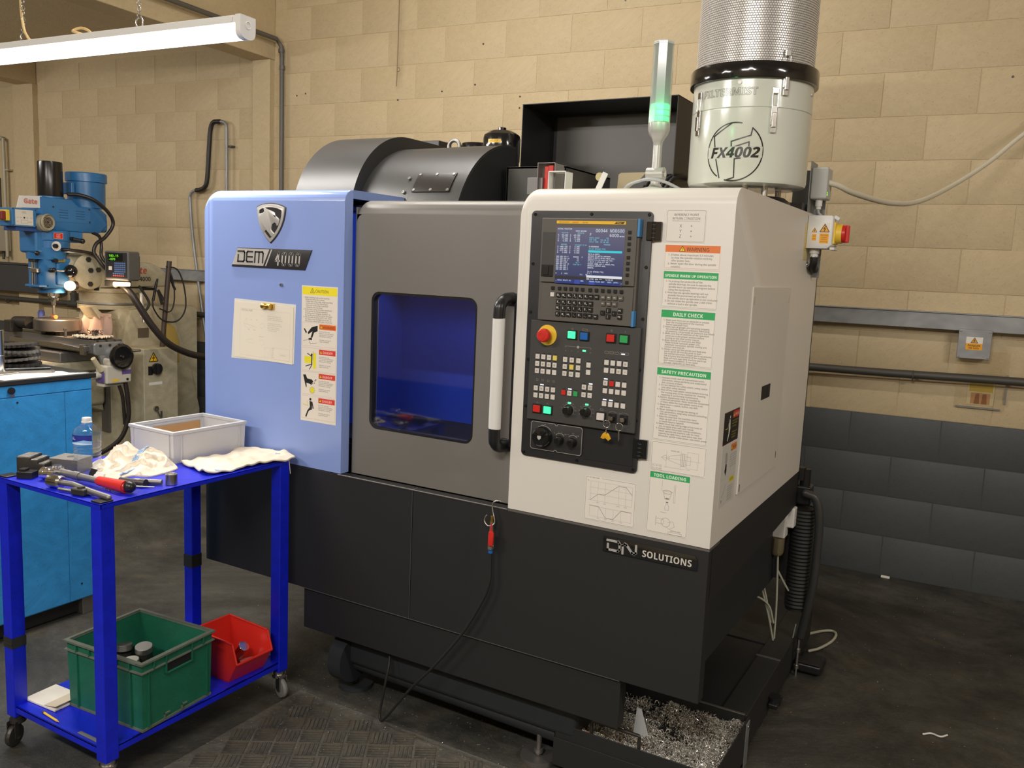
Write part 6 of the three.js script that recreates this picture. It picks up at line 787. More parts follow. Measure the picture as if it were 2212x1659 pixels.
{ // green crate on the bottom shelf
  const S = 0.141, t = thing('green_crate', 'dusty green plastic crate on the bottom shelf of the trolley', 'crate', [-1.694, S, 0.548]); t.rotation.y = 0.07;
  const add = (n, g, m, l, p = t) => part(p, n, g, m, l, true), w = 0.168, d = 0.142, h = 0.226;
  add('tub', tub(-w, w, 0.008, h, -d, d, 0.0035, 0.004), M.crate_green, 'green tub');
  const frameRing = (o, i, y0, y1) => ext([[-w - o, -d - o], [w + o, -d - o], [w + o, d + o], [-w - o, d + o]], y0, y1, 'xz', 0.0015, [[[-w + i, -d + i], [w - i, -d + i], [w - i, d - i], [-w + i, d - i]]]);
  add('rim', frameRing(0.008, 0.004, h - 0.006, h + 0.002), M.crate_dust, 'dusty rim'); add('lower_rim', frameRing(0.007, 0.001, h - 0.034, h - 0.029), M.crate_dust, 'dusty lower rim'); add('foot_rim', [frameRing(-0.002, 0.03, 0, 0.01)], M.crate_dust, 'dusty foot');
  for (const x of [-0.12, -0.06, 0.06, 0.12]) { add('rib', box(x - 0.002, x + 0.002, h - 0.032, h, d, d + 0.007), M.crate_green); }
  for (const x of [-0.12, 0.12]) add('rib', box(x - 0.002, x + 0.002, 0.01, h - 0.03, d - 0.003, d + 0.004), M.crate_green);
  for (const z of [-0.1, -0.052, 0.052, 0.1]) { add('rib', box(w, w + 0.007, h - 0.032, h, z - 0.002, z + 0.002), M.crate_green); }
  for (const z of [-0.118, 0.118]) add('rib', box(w - 0.004, w + 0.0035, 0.01, h - 0.03, z - 0.002, z + 0.002), M.crate_green);
  add('hand_hole', [box(w - 0.002, w + 0.0025, h - 0.062, h - 0.036, -0.05, 0.05)], M.dark, 'dark hand hole'); add('hand_hole_frame', [box(w, w + 0.007, h - 0.068, h - 0.063, -0.055, 0.055, 0.001), box(w, w + 0.007, h - 0.068, h - 0.03, -0.055, -0.05), box(w, w + 0.007, h - 0.068, h - 0.03, 0.05, 0.055)], M.crate_green);
  add('hand_hole', [box(-w + 0.004, -w + 0.006, h - 0.062, h - 0.04, -0.04, 0.04)], M.dark);
  for (const z of [-0.035, 0.035]) add('corner_mark', [box(w - 0.004, w + 0.001, 0.022, 0.026, z, z + 0.022), box(w - 0.004, w + 0.001, 0.01, 0.026, z + 0.019, z + 0.022)], M.crate_dust);
  add('torn_label', box(0.034, 0.05, 0.075, 0.165, d - 0.002, d + 0.0012), M.paper, 'torn paper label');
  const disc = (x, y, z, tx, tz, label, m) => { const o = thing('steel_disc', label, 'disc', [x, y, z], 'steel discs in the green crate'); o.rotation.set(tx, 0, tz); part(o, 'disc', [lathe([[0, 0], [0.027, 0], [0.0285, 0.0015], [0.0285, 0.02], [0.027, 0.0215], [0, 0.0215]], 0, 0, 0, 36)], m, undefined, true); };
  disc(-1.772, 0.262, 0.478, 0.12, -0.1, 'grey steel disc at the back right of the pile in the green crate', M.dull_steel); disc(-1.765, 0.236, 0.535, 0.1, 0.05, 'pale steel disc nearest the front of the pile in the green crate', std('pale_steel', C(0.5, 0.48, 0.42), 0.5, 0.6)); disc(-1.835, 0.262, 0.51, -0.1, 0.12, 'grey steel disc at the back left of the pile in the green crate', M.dull_steel); disc(-1.815, 0.236, 0.565, 0, 0, 'pale disc half hidden at the left of the pile in the green crate', M.pale_steel);
  const bl = thing('billet_pile', 'rough dark steel billets heaped under the discs in the green crate', 'billets', [-1.69, 0.15, 0.54]); [[-1.772, 0.478, 0.258], [-1.765, 0.535, 0.232], [-1.833, 0.508, 0.256], [-1.815, 0.565, 0.232], [-1.70, 0.52, 0.21], [-1.72, 0.59, 0.19], [-1.63, 0.5, 0.19], [-1.64, 0.57, 0.18], [-1.6, 0.63, 0.19], [-1.68, 0.64, 0.17]].forEach(([x, z, y]) => part(bl, 'billet', cyl(x, (0.15 + y) / 2, z, 0.0265, y - 0.15, 'y', 0.0265, 24), M.dark_steel));
}
{ // red bin: low open front to the right, higher back
  const y = 0.141, t = thing('red_parts_bin', 'red plastic parts bin on the bottom shelf behind the crate', 'bin', [-1.62, y, 0.228]); t.rotation.y = -0.04;
  const add = (n, g, m, l) => part(t, n, g, m, l, true), zz = 0.078;
  const sideP = [[-0.105, 0], [0.068, 0], [0.112, 0.076], [0.09, 0.146], [-0.11, 0.15]];
  const rot = (g) => g; const side = (z0, z1) => ext(sideP, z0, z1, 'xy', 0.0008);
  add('side', [side(zz - 0.003, zz)], M.bin_red); add('side', [side(-zz, -zz + 0.003)], M.bin_red);
  add('back', [box(-0.11, -0.106, 0, 0.15, -zz, zz)], M.bin_red); add('bottom', [box(-0.106, 0.069, 0, 0.003, -zz, zz)], M.bin_red); add('front_lip', [ext([[0.066, 0], [0.069, 0], [0.1125, 0.077], [0.1095, 0.077]], -zz, zz, 'xy')], M.bin_red);
  add('rim', [rod([-0.11, 0.149, zz], [0.09, 0.145, zz], 0.004), rod([-0.11, 0.149, -zz], [0.09, 0.145, -zz], 0.004), rod([0.09, 0.145, zz], [0.113, 0.077, zz], 0.004), rod([0.09, 0.145, -zz], [0.113, 0.077, -zz], 0.004), rod([0.113, 0.077, -zz], [0.113, 0.077, zz], 0.0045), rod([-0.11, 0.149, -zz], [-0.11, 0.149, zz], 0.004)], M.bin_red, 'thick red rim');
  const c = thing('turned_bush', 'shiny turned steel bush leaning in the red parts bin', 'bush', [-1.61, 0.19, 0.22]); c.rotation.set(0.35, 0.5, -0.75); part(c, 'bush', [lathe([[0, 0], [0.0185, 0], [0.0195, 0.001], [0.0195, 0.056], [0.0185, 0.057], [0, 0.057]], 0, -0.0, 0, 32)], M.chrome, undefined, true);
  const e = thing('turned_bush', 'second steel bush lying low at the front of the red parts bin', 'bush', [-1.59, 0.163, 0.2]); e.rotation.set(1.4, 0.6, 0.1); part(e, 'bush', [lathe([[0, -0.03], [0.016, -0.03], [0.016, 0.03], [0, 0.03]], 0, 0, 0, 28)], M.steel, undefined, true);
  const s = thing('swarf_pile', 'dark oily turnings in the bottom of the red parts bin', 'swarf', [-1.62, 0.146, 0.225]); { const gs = []; for (let i = 0; i < 60; i++) gs.push(clean(ring(0, 0, 0, rr(0.004, 0.01), 0.0012, 'y', 4, 9, rr(3, 6))).rotateX(rr(-1, 1)).rotateZ(rr(-1, 1)).translate(rr(-0.06, 0.055), rr(0.0, 0.012), rr(-0.055, 0.055))); const p = part(s, 'turnings', gs, M.dark_steel, undefined, true); s.userData.kind = 'stuff'; }
}
{ // loose things on the bottom shelf
  const b = thing('note_pad', 'cream note pad with a bent corner on the bottom shelf left of the crate', 'pad', [-1.925, 0.141, 0.7]); b.rotation.y = 0.05; part(b, 'pages', [box(-0.075, 0.075, 0.0005, 0.008, -0.055, 0.055, 0.002)], M.paper, undefined, true); part(b, 'cover', [turnAt(box(0.02, 0.08, 0.008, 0.0092, -0.054, 0.054), 0.02, 0.008, 0, 'z', 0.18)], std('paper_buff', C(0.6, 0.52, 0.4), 0.85), 'buff cover flap', true);
  const p = thing('pencil', 'short yellow pencil on the bottom shelf in front of the note pad', 'pencil', [-1.82, 0.141, 0.778]); p.rotation.y = -0.08; part(p, 'shaft', [rod([-0.045, 0.004, 0], [0.03, 0.004, 0], 0.0037, 0.0037, 6)], M.yellow_plastic, undefined, true); part(p, 'point', [rod([0.03, 0.004, 0], [0.044, 0.004, 0], 0.0037, 0.0006, 6)], std('wood', C(0.55, 0.36, 0.18), 0.7), undefined, true); part(p, 'eraser', [rod([-0.053, 0.004, 0], [-0.045, 0.004, 0], 0.004, 0.004, 8)], M.brass, undefined, true);
  single('metal_strip', 'thin grey metal strip on the front edge of the bottom shelf', 'strip', [box(-1.68, -1.585, 0.1412, 0.1432, 0.772, 0.785, 0.0006)], M.dull_steel);
}
// ------------------------------------------------------------------ turret milling machine against the wall
{
  const X = -5.05, t = thing('milling_machine', 'blue and cream turret milling machine against the wall on the left', 'machine', [X, 0, -1.8]);
  const P = (n, g, m, l, p = t) => part(p, n, g, m, l);
  P('machine_base', [box(X - 0.32, X + 0.3, 0, 0.06, -2.3, -1.3, 0.02), box(X - 0.28, X + 0.25, 0.05, 0.12, -2.25, -1.35, 0.03)], M.mill_cream);
  P('column', [loftPanel(X - 0.22, X + 0.24, 0.08, 1.2, -1.62, -2.3, 0.05, 0.06, 0.06), ext([[-1.64, 0.1], [-1.64, 1.02], [-1.7, 1.18], [-1.9, 1.21], [-2.05, 1.15], [-2.2, 0.8], [-2.3, 0.4], [-2.3, 0.1]].reverse(), X + 0.22, X + 0.27, 'zy', 0.01), box(X - 0.2, X + 0.2, 0.1, 1.1, -1.62, -1.58)], M.mill_cream, 'cream column');
  P('way', [box(X - 0.19, X - 0.11, 0.3, 1.08, -1.58, -1.56), box(X + 0.11, X + 0.19, 0.3, 1.08, -1.58, -1.56)], M.dull_steel);
  P('turret_collar', [cyl(X, 1.25, -1.72, 0.2, 0.12), cyl(X, 1.315, -1.72, 0.215, 0.03), cyl(X, 1.195, -1.72, 0.215, 0.03)], M.mill_cream); P('collar_band', cyl(X, 1.222, -1.72, 0.2165, 0.012), M.galvanised);
  P('column_clamp', [ext([[-1.5, 1.12], [-1.44, 1.2], [-1.47, 1.2], [-1.54, 1.14]], X + 0.05, X + 0.2, 'zy')], M.mill_cream);
  // ram
  P('ram', ext([[-1.55, 1.33], [-1.55, 1.5], [-1.62, 1.53], [-1.84, 1.525], [-1.97, 1.517], [-2.05, 1.49], [-2.12, 1.43], [-2.135, 1.345]], X - 0.13, X + 0.145, 'zy', 0.02), M.mill_cream, 'cream ram');
  P('ram_slide', box(X - 0.15, X + 0.13, 1.315, 1.335, -2.0, -1.53), M.dark, 'dark dovetail slide'); P('ram_lettering', decal(0.34, 0.14).rotateY(Math.PI / 2).translate(X + 0.1455, 1.435, -1.89), print(0.34, 0.14, (x, w, h) => { x.save(); x.translate(w * 0.4, 44); x.transform(1, 0, -0.1, 1, 0, 0); T(x, 'Gate', 0, 0, 66, '#b7402c', 'center', 'sans-serif', 'bold'); x.restore(); T(x, 'TM-4000', w * 0.45, 106, 44, '#2c2620', 'center', 'sans-serif', 'bold'); }, 1200, true), 'red and black lettering');
  const clampLever = P('clamp_lever', [rod([X + 0.14, 1.4, -2.02], [X + 0.17, 1.24, -1.96], 0.01), rod([X + 0.17, 1.32, -2.0], [X + 0.2, 1.24, -2.03], 0.012)], M.black_plastic);
  P('ram_pad', [box(X - 0.1, X + 0.1, 1.53, 1.56, -1.7, -1.55, 0.004)], M.mill_cream);
  // swivel knuckle between ram and head
  P('ram_adapter', [lathe([[0, -0.16], [0.12, -0.16], [0.135, -0.14], [0.135, 0.05], [0.11, 0.08], [0, 0.08]], X, 1.44, -1.42, 40, 'z'), cyl(X + 0.04, 1.445, -1.47, 0.115, 0.18, 'x', 0.115, 40), lathe([[0, 0], [0.122, 0], [0.122, 0.012], [0.11, 0.018], [0, 0.018]], X + 0.125, 1.445, -1.475, 40, 'x')], M.mill_cream, 'cream swivel knuckle');
  for (const [y, z] of [[1.53, -1.46], [1.455, -1.475], [1.46, -1.535], [1.36, -1.47]]) P('swivel_bolt', cyl(X + 0.148, y, z, 0.0185, 0.012, 'x', 0.0185, 6), M.dark_steel);
  // head
  const hx = X + 0.115;
  P('belt_housing', [ext([[-1.155, 1.725], [-1.155, 1.93], [-1.37, 1.93], [-1.42, 1.888], [-1.58, 1.888], [-1.635, 1.845], [-1.635, 1.77], [-1.575, 1.712], [-1.2, 1.715]], X - 0.12, hx, 'zy', 0.012), ext(rrect(X - 0.1, X + 0.1, 1.72, 1.83, 0.03), -1.645, -1.55, 'xy', 0.006)], M.mill_blue, 'blue belt housing');
  const louvre = []; for (const z0 of [-1.275, -1.395]) for (let i = 0; i < 4; i++) louvre.push(turnAt(box(hx - 0.002, hx + 0.004, 1.80 + i * 0.017, 1.803 + i * 0.017, z0 - 0.065, z0, 0.001), hx, 1.8 + i * 0.017, z0, 'z', 0.4));
  const lp = P('louvre_panel', box(hx - 0.001, hx + 0.002, 1.775, 1.875, -1.505, -1.225, 0.002), M.mill_blue); louvre.forEach((g) => P('louvre', g, std('mill_blue_dark', C(0.012, 0.05, 0.12), 0.4), undefined, lp)); for (const [y, z] of [[1.87, -1.235], [1.786, -1.235], [1.872, -1.495], [1.785, -1.495]]) P('panel_bolt', cyl(hx + 0.003, y, z, 0.006, 0.004, 'x', 0.006, 8), M.dark_steel, undefined, lp);
  P('spindle_cover', [lathe([[0, 1.93], [0.078, 1.93], [0.079, 1.936], [0.077, 2.165], [0.075, 2.173], [0, 2.177]], X, 0, -1.293, 36)], std('cover_black', C(0.018, 0.016, 0.015), 0.22, 0.2), 'black spindle cover'); P('cover_ring', [lathe([[0.07, 1.928], [0.084, 1.928], [0.084, 1.942], [0.07, 1.942]], X, 0, -1.293, 36)], M.mill_blue);
  P('drive_motor', [lathe([[0, 1.885], [0.121, 1.885], [0.123, 2.06], [0.134, 2.064], [0.134, 2.118], [0.13, 2.125], [0, 2.128]], X, 0, -1.556, 44)], M.mill_blue, 'blue drive motor'); P('motor_box', box(X - 0.05, X + 0.06, 1.97, 2.05, -1.43, -1.405, 0.006), M.mill_blue);
  P('head_casting', [lathe([[0, 1.58], [0.13, 1.58], [0.13, 1.645], [0.137, 1.65], [0.14, 1.715], [0, 1.715]], X, 0, -1.27, 40), box(X - 0.11, X + 0.11, 1.64, 1.715, -1.45, -1.2, 0.01), lathe([[0, 1.52], [0.12, 1.52], [0.125, 1.6], [0, 1.6]], X, 0, -1.25, 40), box(X - 0.1, X + 0.09, 1.56, 1.72, -1.2, -1.12, 0.02)], M.mill_blue, 'blue head casting');
  P('quill_casting', [ext([[-1.17, 1.325], [-1.17, 1.53], [-1.36, 1.53], [-1.385, 1.5], [-1.385, 1.36], [-1.34, 1.325]], X - 0.09, X + 0.1, 'zy', 0.015), cyl(X, 1.325, -1.28, 0.085, 0.06), box(X + 0.05, X + 0.115, 1.35, 1.5, -1.34, -1.25, 0.01)], M.mill_blue, 'blue quill casting');
  P('red_plate', keep(sheet(0.065, 0.04, 0.001).rotateY(Math.PI / 2).translate(X + 0.141, 1.68, -1.25)), print(0.065, 0.04, (x, w, h) => { fillR(x, '#d8c9b8', 0, 0, w, h); fillR(x, '#c8281e', 2, 2, w - 4, h - 4); T(x, 'STOP', w / 2, 13, 12, '#e8c8b8', 'center', 'sans-serif', 'bold'); T(x, 'FIRST', w / 2, 27, 12, '#e8c8b8', 'center', 'sans-serif', 'bold'); }, 1500), 'red plate');
  P('speed_dial', [cyl(X + 0.138, 1.612, -1.235, 0.032, 0.006, 'x')], M.white_plastic, 'white dial'); P('dial_knob', [cyl(X + 0.15, 1.612, -1.222, 0.015, 0.02, 'x')], M.black_plastic);
  P('gear_lever', [cyl(X + 0.12, 1.665, -1.36, 0.014, 0.02, 'x'), rod([X + 0.13, 1.665, -1.36], [X + 0.15, 1.655, -1.41], 0.012), sphere(X + 0.152, 1.653, -1.415, 0.018)], M.black_plastic); P('brass_plate', box(X + 0.112, X + 0.115, 1.657, 1.69, -1.345, -1.31), M.dull_steel);
  P('feed_label', box(X + 0.1005, X + 0.103, 1.505, 1.525, -1.32, -1.26), M.amber, 'amber label'); P('feed_knob', [cyl(X + 0.11, 1.515, -1.235, 0.014, 0.05, 'x'), sphere(X + 0.11, 1.56, -1.12, 0.016)], M.black_plastic);
  P('quill_lever', [cyl(X + 0.13, 1.45, -1.205, 0.016, 0.03, 'x'), sphere(X + 0.15, 1.452, -1.205, 0.017)], M.black_plastic); P('quill_rod', rod([X + 0.14, 1.45, -1.21], [X + 0.15, 1.447, -1.31], 0.0045), M.steel); P('quill_wheel', [sphere(X + 0.15, 1.447, -1.325, 0.044, 1, 28)], M.black_gloss, 'black ball handle');
  P('depth_stop', [box(X + 0.02, X + 0.03, 1.35, 1.51, -1.165, -1.145, 0.002), rod([X + 0.0, 1.34, -1.15], [X, 1.52, -1.15], 0.007), rod([X - 0.04, 1.46, -1.15], [X + 0.06, 1.455, -1.19], 0.006), box(X - 0.01, X + 0.06, 1.43, 1.46, -1.18, -1.14, 0.004)], M.steel); P('depth_stop_block', [box(X - 0.03, X + 0.04, 1.5, 1.54, -1.18, -1.14, 0.004)], M.dark_steel); P('stop_rail', box(X - 0.06, X + 0.1, 1.335, 1.35, -1.2, -1.13, 0.003), M.mill_blue);
  P('spindle', [lathe([[0, 1.21], [0.014, 1.21], [0.014, 1.235], [0.03, 1.24], [0.034, 1.255], [0.026, 1.262], [0.036, 1.27], [0.036, 1.295], [0.046, 1.3], [0.046, 1.33], [0, 1.33]], X, 0, -1.292, 32)], M.chrome, 'chrome spindle nose'); P('milling_cutter', [cyl(X, 1.185, -1.292, 0.009, 0.06), lathe([[0, 1.145], [0.01, 1.145], [0.01, 1.165], [0, 1.165]], X, 0, -1.292, 12)], M.steel);
  // sign and control box
  P('name_board', [ext([[-1.0, 1.848], [-1.02, 1.925], [-1.168, 1.935], [-1.168, 1.858]].reverse(), X + 0.095, X + 0.1, 'zy')], M.white_plastic, 'cream name board'); P('board_lettering', decal(0.13, 0.052, 0.0004).rotateY(Math.PI / 2).translate(X + 0.1002, 1.894, -1.092), print(0.13, 0.052, (x, w, h) => { x.font = 'bold 40px sans-serif'; x.textAlign = 'center'; x.textBaseline = 'middle'; x.strokeStyle = '#b2483a'; x.lineWidth = 3; x.strokeText('Gate', w / 2, h / 2); x.fillStyle = '#c98a7c'; x.fillText('Gate', w / 2, h / 2); }, 2400, true), 'red lettering Gate');
  const cb = P('control_box', box(X - 0.02, X + 0.12, 1.727, 1.845, -1.118, -0.955, 0.006), M.mill_blue, 'blue control box'); P('box_base', box(X - 0.04, X + 0.1, 1.7, 1.728, -1.2, -0.99, 0.003), std('mill_blue_deep', C(0.02, 0.07, 0.24), 0.4)); P('box_plate', keep(sheet(0.118, 0.098, 0.001).rotateY(Math.PI / 2).translate(X + 0.12, 1.786, -1.035)), print(0.118, 0.098, (x, w, h) => { fillR(x, '#d4cfc3', 0, 0, w, h); T(x, 'SPINDLE', w / 2, 12, 7, '#55504a', 'center'); T(x, 'CONTROL', w / 2, 20, 7, '#55504a', 'center'); x.fillStyle = '#222'; x.beginPath(); x.arc(w / 2, 50, 6, 0, 7); x.fill(); x.strokeStyle = '#55504a'; x.beginPath(); x.arc(w / 2 - 22, 50, 4, 0, 7); x.stroke(); x.beginPath(); x.arc(w / 2 + 20, 50, 4, 0, 7); x.stroke(); T(x, 'LOW', 16, 50, 6, '#55504a', 'center'); T(x, 'HIGH', w - 14, 50, 6, '#55504a', 'center'); x.strokeRect(w / 2 - 22, 66, 44, 20); T(x, 'FOR', 14, 76, 6, '#55504a', 'center'); T(x, 'REVERSE', w - 20, 76, 6, '#55504a', 'center'); }, 2200), 'white switch plate', cb);
  for (const [y, z] of [[1.838, -0.962], [1.838, -1.11], [1.734, -0.962], [1.734, -1.11]]) P('screw', clean(screw(0, 0, 0, 0.004)).rotateY(Math.PI / 2).translate(X + 0.12, y, z), M.dark_steel, undefined, cb);
  P('rotary_switch', [box(X + 0.03, X + 0.1, 1.76, 1.83, -0.955, -0.93, 0.004)], M.yellow_plastic, 'yellow switch base'); P('switch_grip', [box(X + 0.035, X + 0.1, 1.765, 1.82, -0.93, -0.9, 0.006)], std('dark_red', C(0.2, 0.02, 0.015), 0.4), 'dark red switch grip');
  P('bulb_cage', [turnAt(lathe([[0.02, 0], [0.05, 0.004], [0.055, 0.012], [0.05, 0.02]], X + 0.15, 1.765, -1.165, 28, 'x'), X + 0.15, 1.765, -1.165, 'y', 0.2), cyl(X + 0.125, 1.76, -1.165, 0.054, 0.05, 'x')], M.mill_cream, 'cream round gauge'); P('gauge_face', [cyl(X + 0.1535, 1.765, -1.17, 0.036, 0.004, 'x')], std('gauge_brown', C(0.05, 0.03, 0.022), 0.5), 'dark gauge face'); P('gauge_lines', [0, 1, 2].map((i) => ring(X + 0.156, 1.765, -1.17, 0.012 + i * 0.009, 0.0012, 'x', 5, 24)), M.mill_cream);
  // hoses on the head
  P('head_hose', [tube([[X + 0.08, 1.965, -1.37], [X + 0.12, 1.965, -1.42], [X + 0.17, 1.935, -1.5], [X + 0.19, 1.86, -1.59], [X + 0.19, 1.78, -1.625], [X + 0.18, 1.69, -1.57], [X + 0.18, 1.64, -1.5], [X + 0.18, 1.58, -1.48], [X + 0.2, 1.53, -1.5], [X + 0.25, 1.47, -1.52], [X + 0.34, 1.43, -1.52]], 0.0125, 120, 12), tube([[X + 0.1, 1.715, -1.53], [X + 0.15, 1.69, -1.545], [X + 0.185, 1.63, -1.535], [X + 0.19, 1.56, -1.53], [X + 0.22, 1.51, -1.545], [X + 0.3, 1.44, -1.54]], 0.011, 70, 12)], std('hose_brown', C(0.022, 0.016, 0.014), 0.4), 'black hoses');
  P('head_pipe', [tube([[X + 0.05, 1.585, -1.25], [X + 0.15, 1.59, -1.3], [X + 0.17, 1.58, -1.42], [X + 0.17, 1.565, -1.5]], 0.011, 30, 10)], M.hose_brown); P('head_bracket', [box(X + 0.11, X + 0.16, 1.572, 1.58, -1.45, -1.3, 0.001)], M.white_plastic);
  // lamps
  P('spot_lamp', [lathe([[0.022, 0], [0.03, 0.004], [0.028, 0.05], [0.018, 0.075], [0, 0.078]], X + 0.155, 1.35, -1.365, 28, 'z'), rod([X + 0.13, 1.35, -1.43], [X + 0.1, 1.38, -1.42], 0.008)], std('lamp_shell', C(0.09, 0.06, 0.05), 0.4, 0.3), 'machine spot lamp');
  P('lamp_bulb', [sphere(X + 0.155, 1.348, -1.315, 0.037, 0.9, 24)], M.bulb_glow, 'glowing lamp bulb'); { const l = new THREE.SpotLight(C(1, 0.66, 0.38), 2.2, 4, 0.8, 0.6); l.position.set(0.175, 1.335, -1.315 + 1.8 + 0.05); l.target.position.set(-0.02, 1.0, 0.42); l.name = 'spot_lamp_light'; t.add(l, l.target); }
  // digital readout on an arm
  const dr = thing('digital_readout', 'grey digital readout with green figures on an arm beside the milling machine', 'display', [-4.57, 1.36, -1.46]); dr.rotation.y = 0.36;
  const R = (n, g, m, l) => part(dr, n, g, m, l, true);
  R('case', box(-0.09, 0.09, 0.04, 0.237, -0.1, 0.03, 0.012), std('readout_grey', C(0.115, 0.112, 0.108), 0.45), 'grey case'); R('rear_case', box(-0.075, 0.075, 0.06, 0.21, -0.13, -0.09, 0.01), M.readout_grey);
  R('face', keep(sheet(0.155, 0.17, 0.001).translate(0, 0.142, 0.03)), print(0.155, 0.17, (x, w, h) => { fillR(x, '#26262a', 0, 0, w, h); fillR(x, '#c9c6bf', 20, 92, 24, 26); for (let j = 0; j < 7; j++) for (let i = 0; i < 6; i++) fillR(x, j === 6 ? '#b0504a' : '#4f70a8', 62 + i * 14 - (j > 4 ? 12 : 0), 66 + j * 14, 11, 9); }, 2200), 'dark key face');
  R('figures', keep(sheet(0.105, 0.05, 0.001).translate(-0.006, 0.194, 0.031)), (() => { const tx = canvasTex(210, 100, (x) => { fillR(x, '#050a04', 0, 0, 210, 100); T(x, '180.15', 6, 28, 40, '#7dff2a', 'left', 'monospace', 'bold'); T(x, '-070', 6, 74, 40, '#7dff2a', 'left', 'monospace', 'bold'); }); const m = new THREE.MeshStandardMaterial({ color: 0x050505, emissive: 0xffffff, emissiveMap: tx, emissiveIntensity: 1.2, roughness: 0.3 }); m.name = 'figures_glow'; return m; })(), 'green figures');
  R('arm', [box(-0.1, 0.05, 0.0, 0.04, -0.06, 0.02, 0.006), rod([-0.05, 0.01, -0.03], [-0.2, 0.01, -0.3], 0.02)], M.dark_steel); R('arm_lamp', box(-0.03, 0.075, 0.004, 0.03, -0.01, 0.032, 0.006), M.bulb_glow, 'glowing strip lamp'); { const l = new THREE.PointLight(C(1, 0.7, 0.42), 0.16, 3); l.position.set(-0.02, -0.02, 0.06); l.name = 'strip_lamp_light'; dr.add(l); }
  single('corrugated_hose', 'thick black hose arching from the readout arm down to the floor beside the mill', 'hose', tube([[-4.6, 1.37, -1.5], [-4.52, 1.3, -1.52], [-4.45, 1.12, -1.6], [-4.4, 0.98, -1.7], [-4.38, 0.9, -1.85], [-4.36, 0.86, -2.0], [-4.34, 0.85, -2.1]], 0.0235, 90, 14), M.hose_brown);
  // knee, saddle, table
  P('knee', [box(X - 0.16, X + 0.17, 0.5, 0.8, -1.56, -1.12, 0.03), ext([[-1.12, 0.62], [-1.12, 0.8], [-1.5, 0.8], [-1.56, 0.45]], X - 0.14, X + 0.15, 'zy', 0.02), box(X - 0.2, X + 0.22, 0.76, 0.83, -1.56, -1.14, 0.015)], M.mill_cream, 'cream knee'); P('knee_opening', [cyl(X + 0.165, 0.745, -1.35, 0.1, 0.015, 'x')], M.dark); P('knee_screw', cyl(X, 0.3, -1.33, 0.035, 0.5), M.dark_steel); P('saddle', box(X - 0.19, X + 0.2, 0.83, 0.9, -1.5, -1.2, 0.008), M.dull_steel);
  const slot = []; for (const z of [-1.31, -1.375, -1.44]) slot.push([z - 0.008, 0.012], [z + 0.008, 0.012]);
  P('work_table', [ext([[-1.26, 0.915], [-1.26, 0.998], [-1.30, 0.998], [-1.30, 0.985], [-1.318, 0.985], [-1.318, 0.998], [-1.366, 0.998], [-1.366, 0.985], [-1.384, 0.985], [-1.384, 0.998], [-1.43, 0.998], [-1.43, 0.985], [-1.448, 0.985], [-1.448, 0.998], [-1.49, 0.998], [-1.49, 0.915], [-1.46, 0.905], [-1.29, 0.905]].reverse(), -5.62, -4.6, 'zy')], M.dull_steel, 'slotted steel table'); P('table_strip', [box(-5.5, -4.63, 0.925, 0.96, -1.26, -1.235, 0.003), rod([-4.87, 0.955, -1.235], [-4.68, 0.945, -1.235], 0.008), box(-4.68, -4.64, 0.9, 0.97, -1.255, -1.23, 0.003)], M.steel);
  P('end_bracket', [ext(rrect(-1.49, -1.27, 0.9, 0.985, 0.02), -4.6, -4.575, 'zy', 0.004), cyl(-4.56, 0.9, -1.4, 0.055, 0.05, 'x'), ext([[-1.33, 0.83], [-1.30, 0.9], [-1.48, 0.9], [-1.45, 0.82]].reverse(), -4.6, -4.575, 'zy', 0.004)], M.galvanised); for (const z of [-1.31, -1.38, -1.45]) P('bracket_bolt', cyl(-4.573, 0.965, z, 0.009, 0.008, 'x', 0.009, 6), M.dark_steel);
  P('power_feed', [box(-4.62, -4.5, 0.71, 0.835, -1.49, -1.3, 0.012), box(-4.6, -4.51, 0.83, 0.88, -1.45, -1.33, 0.015), box(-4.61, -4.53, 0.69, 0.712, -1.47, -1.3, 0.004)], std('feed_cream', C(0.56, 0.53, 0.45), 0.5), 'cream power feed unit'); P('purple_label', box(-4.5005, -4.499, 0.77, 0.8, -1.485, -1.415), std('purple', C(0.12, 0.08, 0.26), 0.5), 'purple label'); P('yellow_label', box(-4.5005, -4.499, 0.725, 0.742, -1.39, -1.34), M.yellow_plastic, 'yellow label'); P('feed_button', cyl(-4.498, 0.735, -1.455, 0.008, 0.006, 'x'), M.black_plastic);
  P('feed_side', box(-4.6, -4.52, 0.72, 0.79, -1.3, -1.288, 0.003), M.purple); P('feed_hub', [cyl(-4.56, 0.77, -1.275, 0.024, 0.03, 'z'), cyl(-4.56, 0.765, -1.25, 0.018, 0.05, 'z')], M.feed_cream); P('feed_lever', [rod([-4.54, 0.8, -1.29], [-4.53, 0.89, -1.225], 0.017, 0.016)], std('ivory', C(0.62, 0.55, 0.38), 0.4), 'ivory lever'); P('lever_pin', rod([-4.56, 0.765, -1.25], [-4.57, 0.76, -1.18], 0.013), M.dark_steel);
  P('handwheel', [lathe([[0, -0.012], [0.06, -0.014], [0.078, -0.018], [0.086, -0.01], [0.088, 0.002], [0.084, 0.012], [0.07, 0.016], [0.05, 0.008], [0.02, 0.006], [0, 0.006]], -4.49, 0.893, -1.408, 44, 'x')], M.black_gloss, 'black handwheel'); P('wheel_hub', [cyl(-4.477, 0.893, -1.408, 0.008, 0.008, 'x'), cyl(-4.525, 0.893, -1.408, 0.05, 0.045, 'x', 0.05, 36)], M.chrome); P('wheel_handle', [rod([-4.5, 0.925, -1.49], [-4.5, 0.925, -1.56], 0.011, 0.009)], M.chrome);
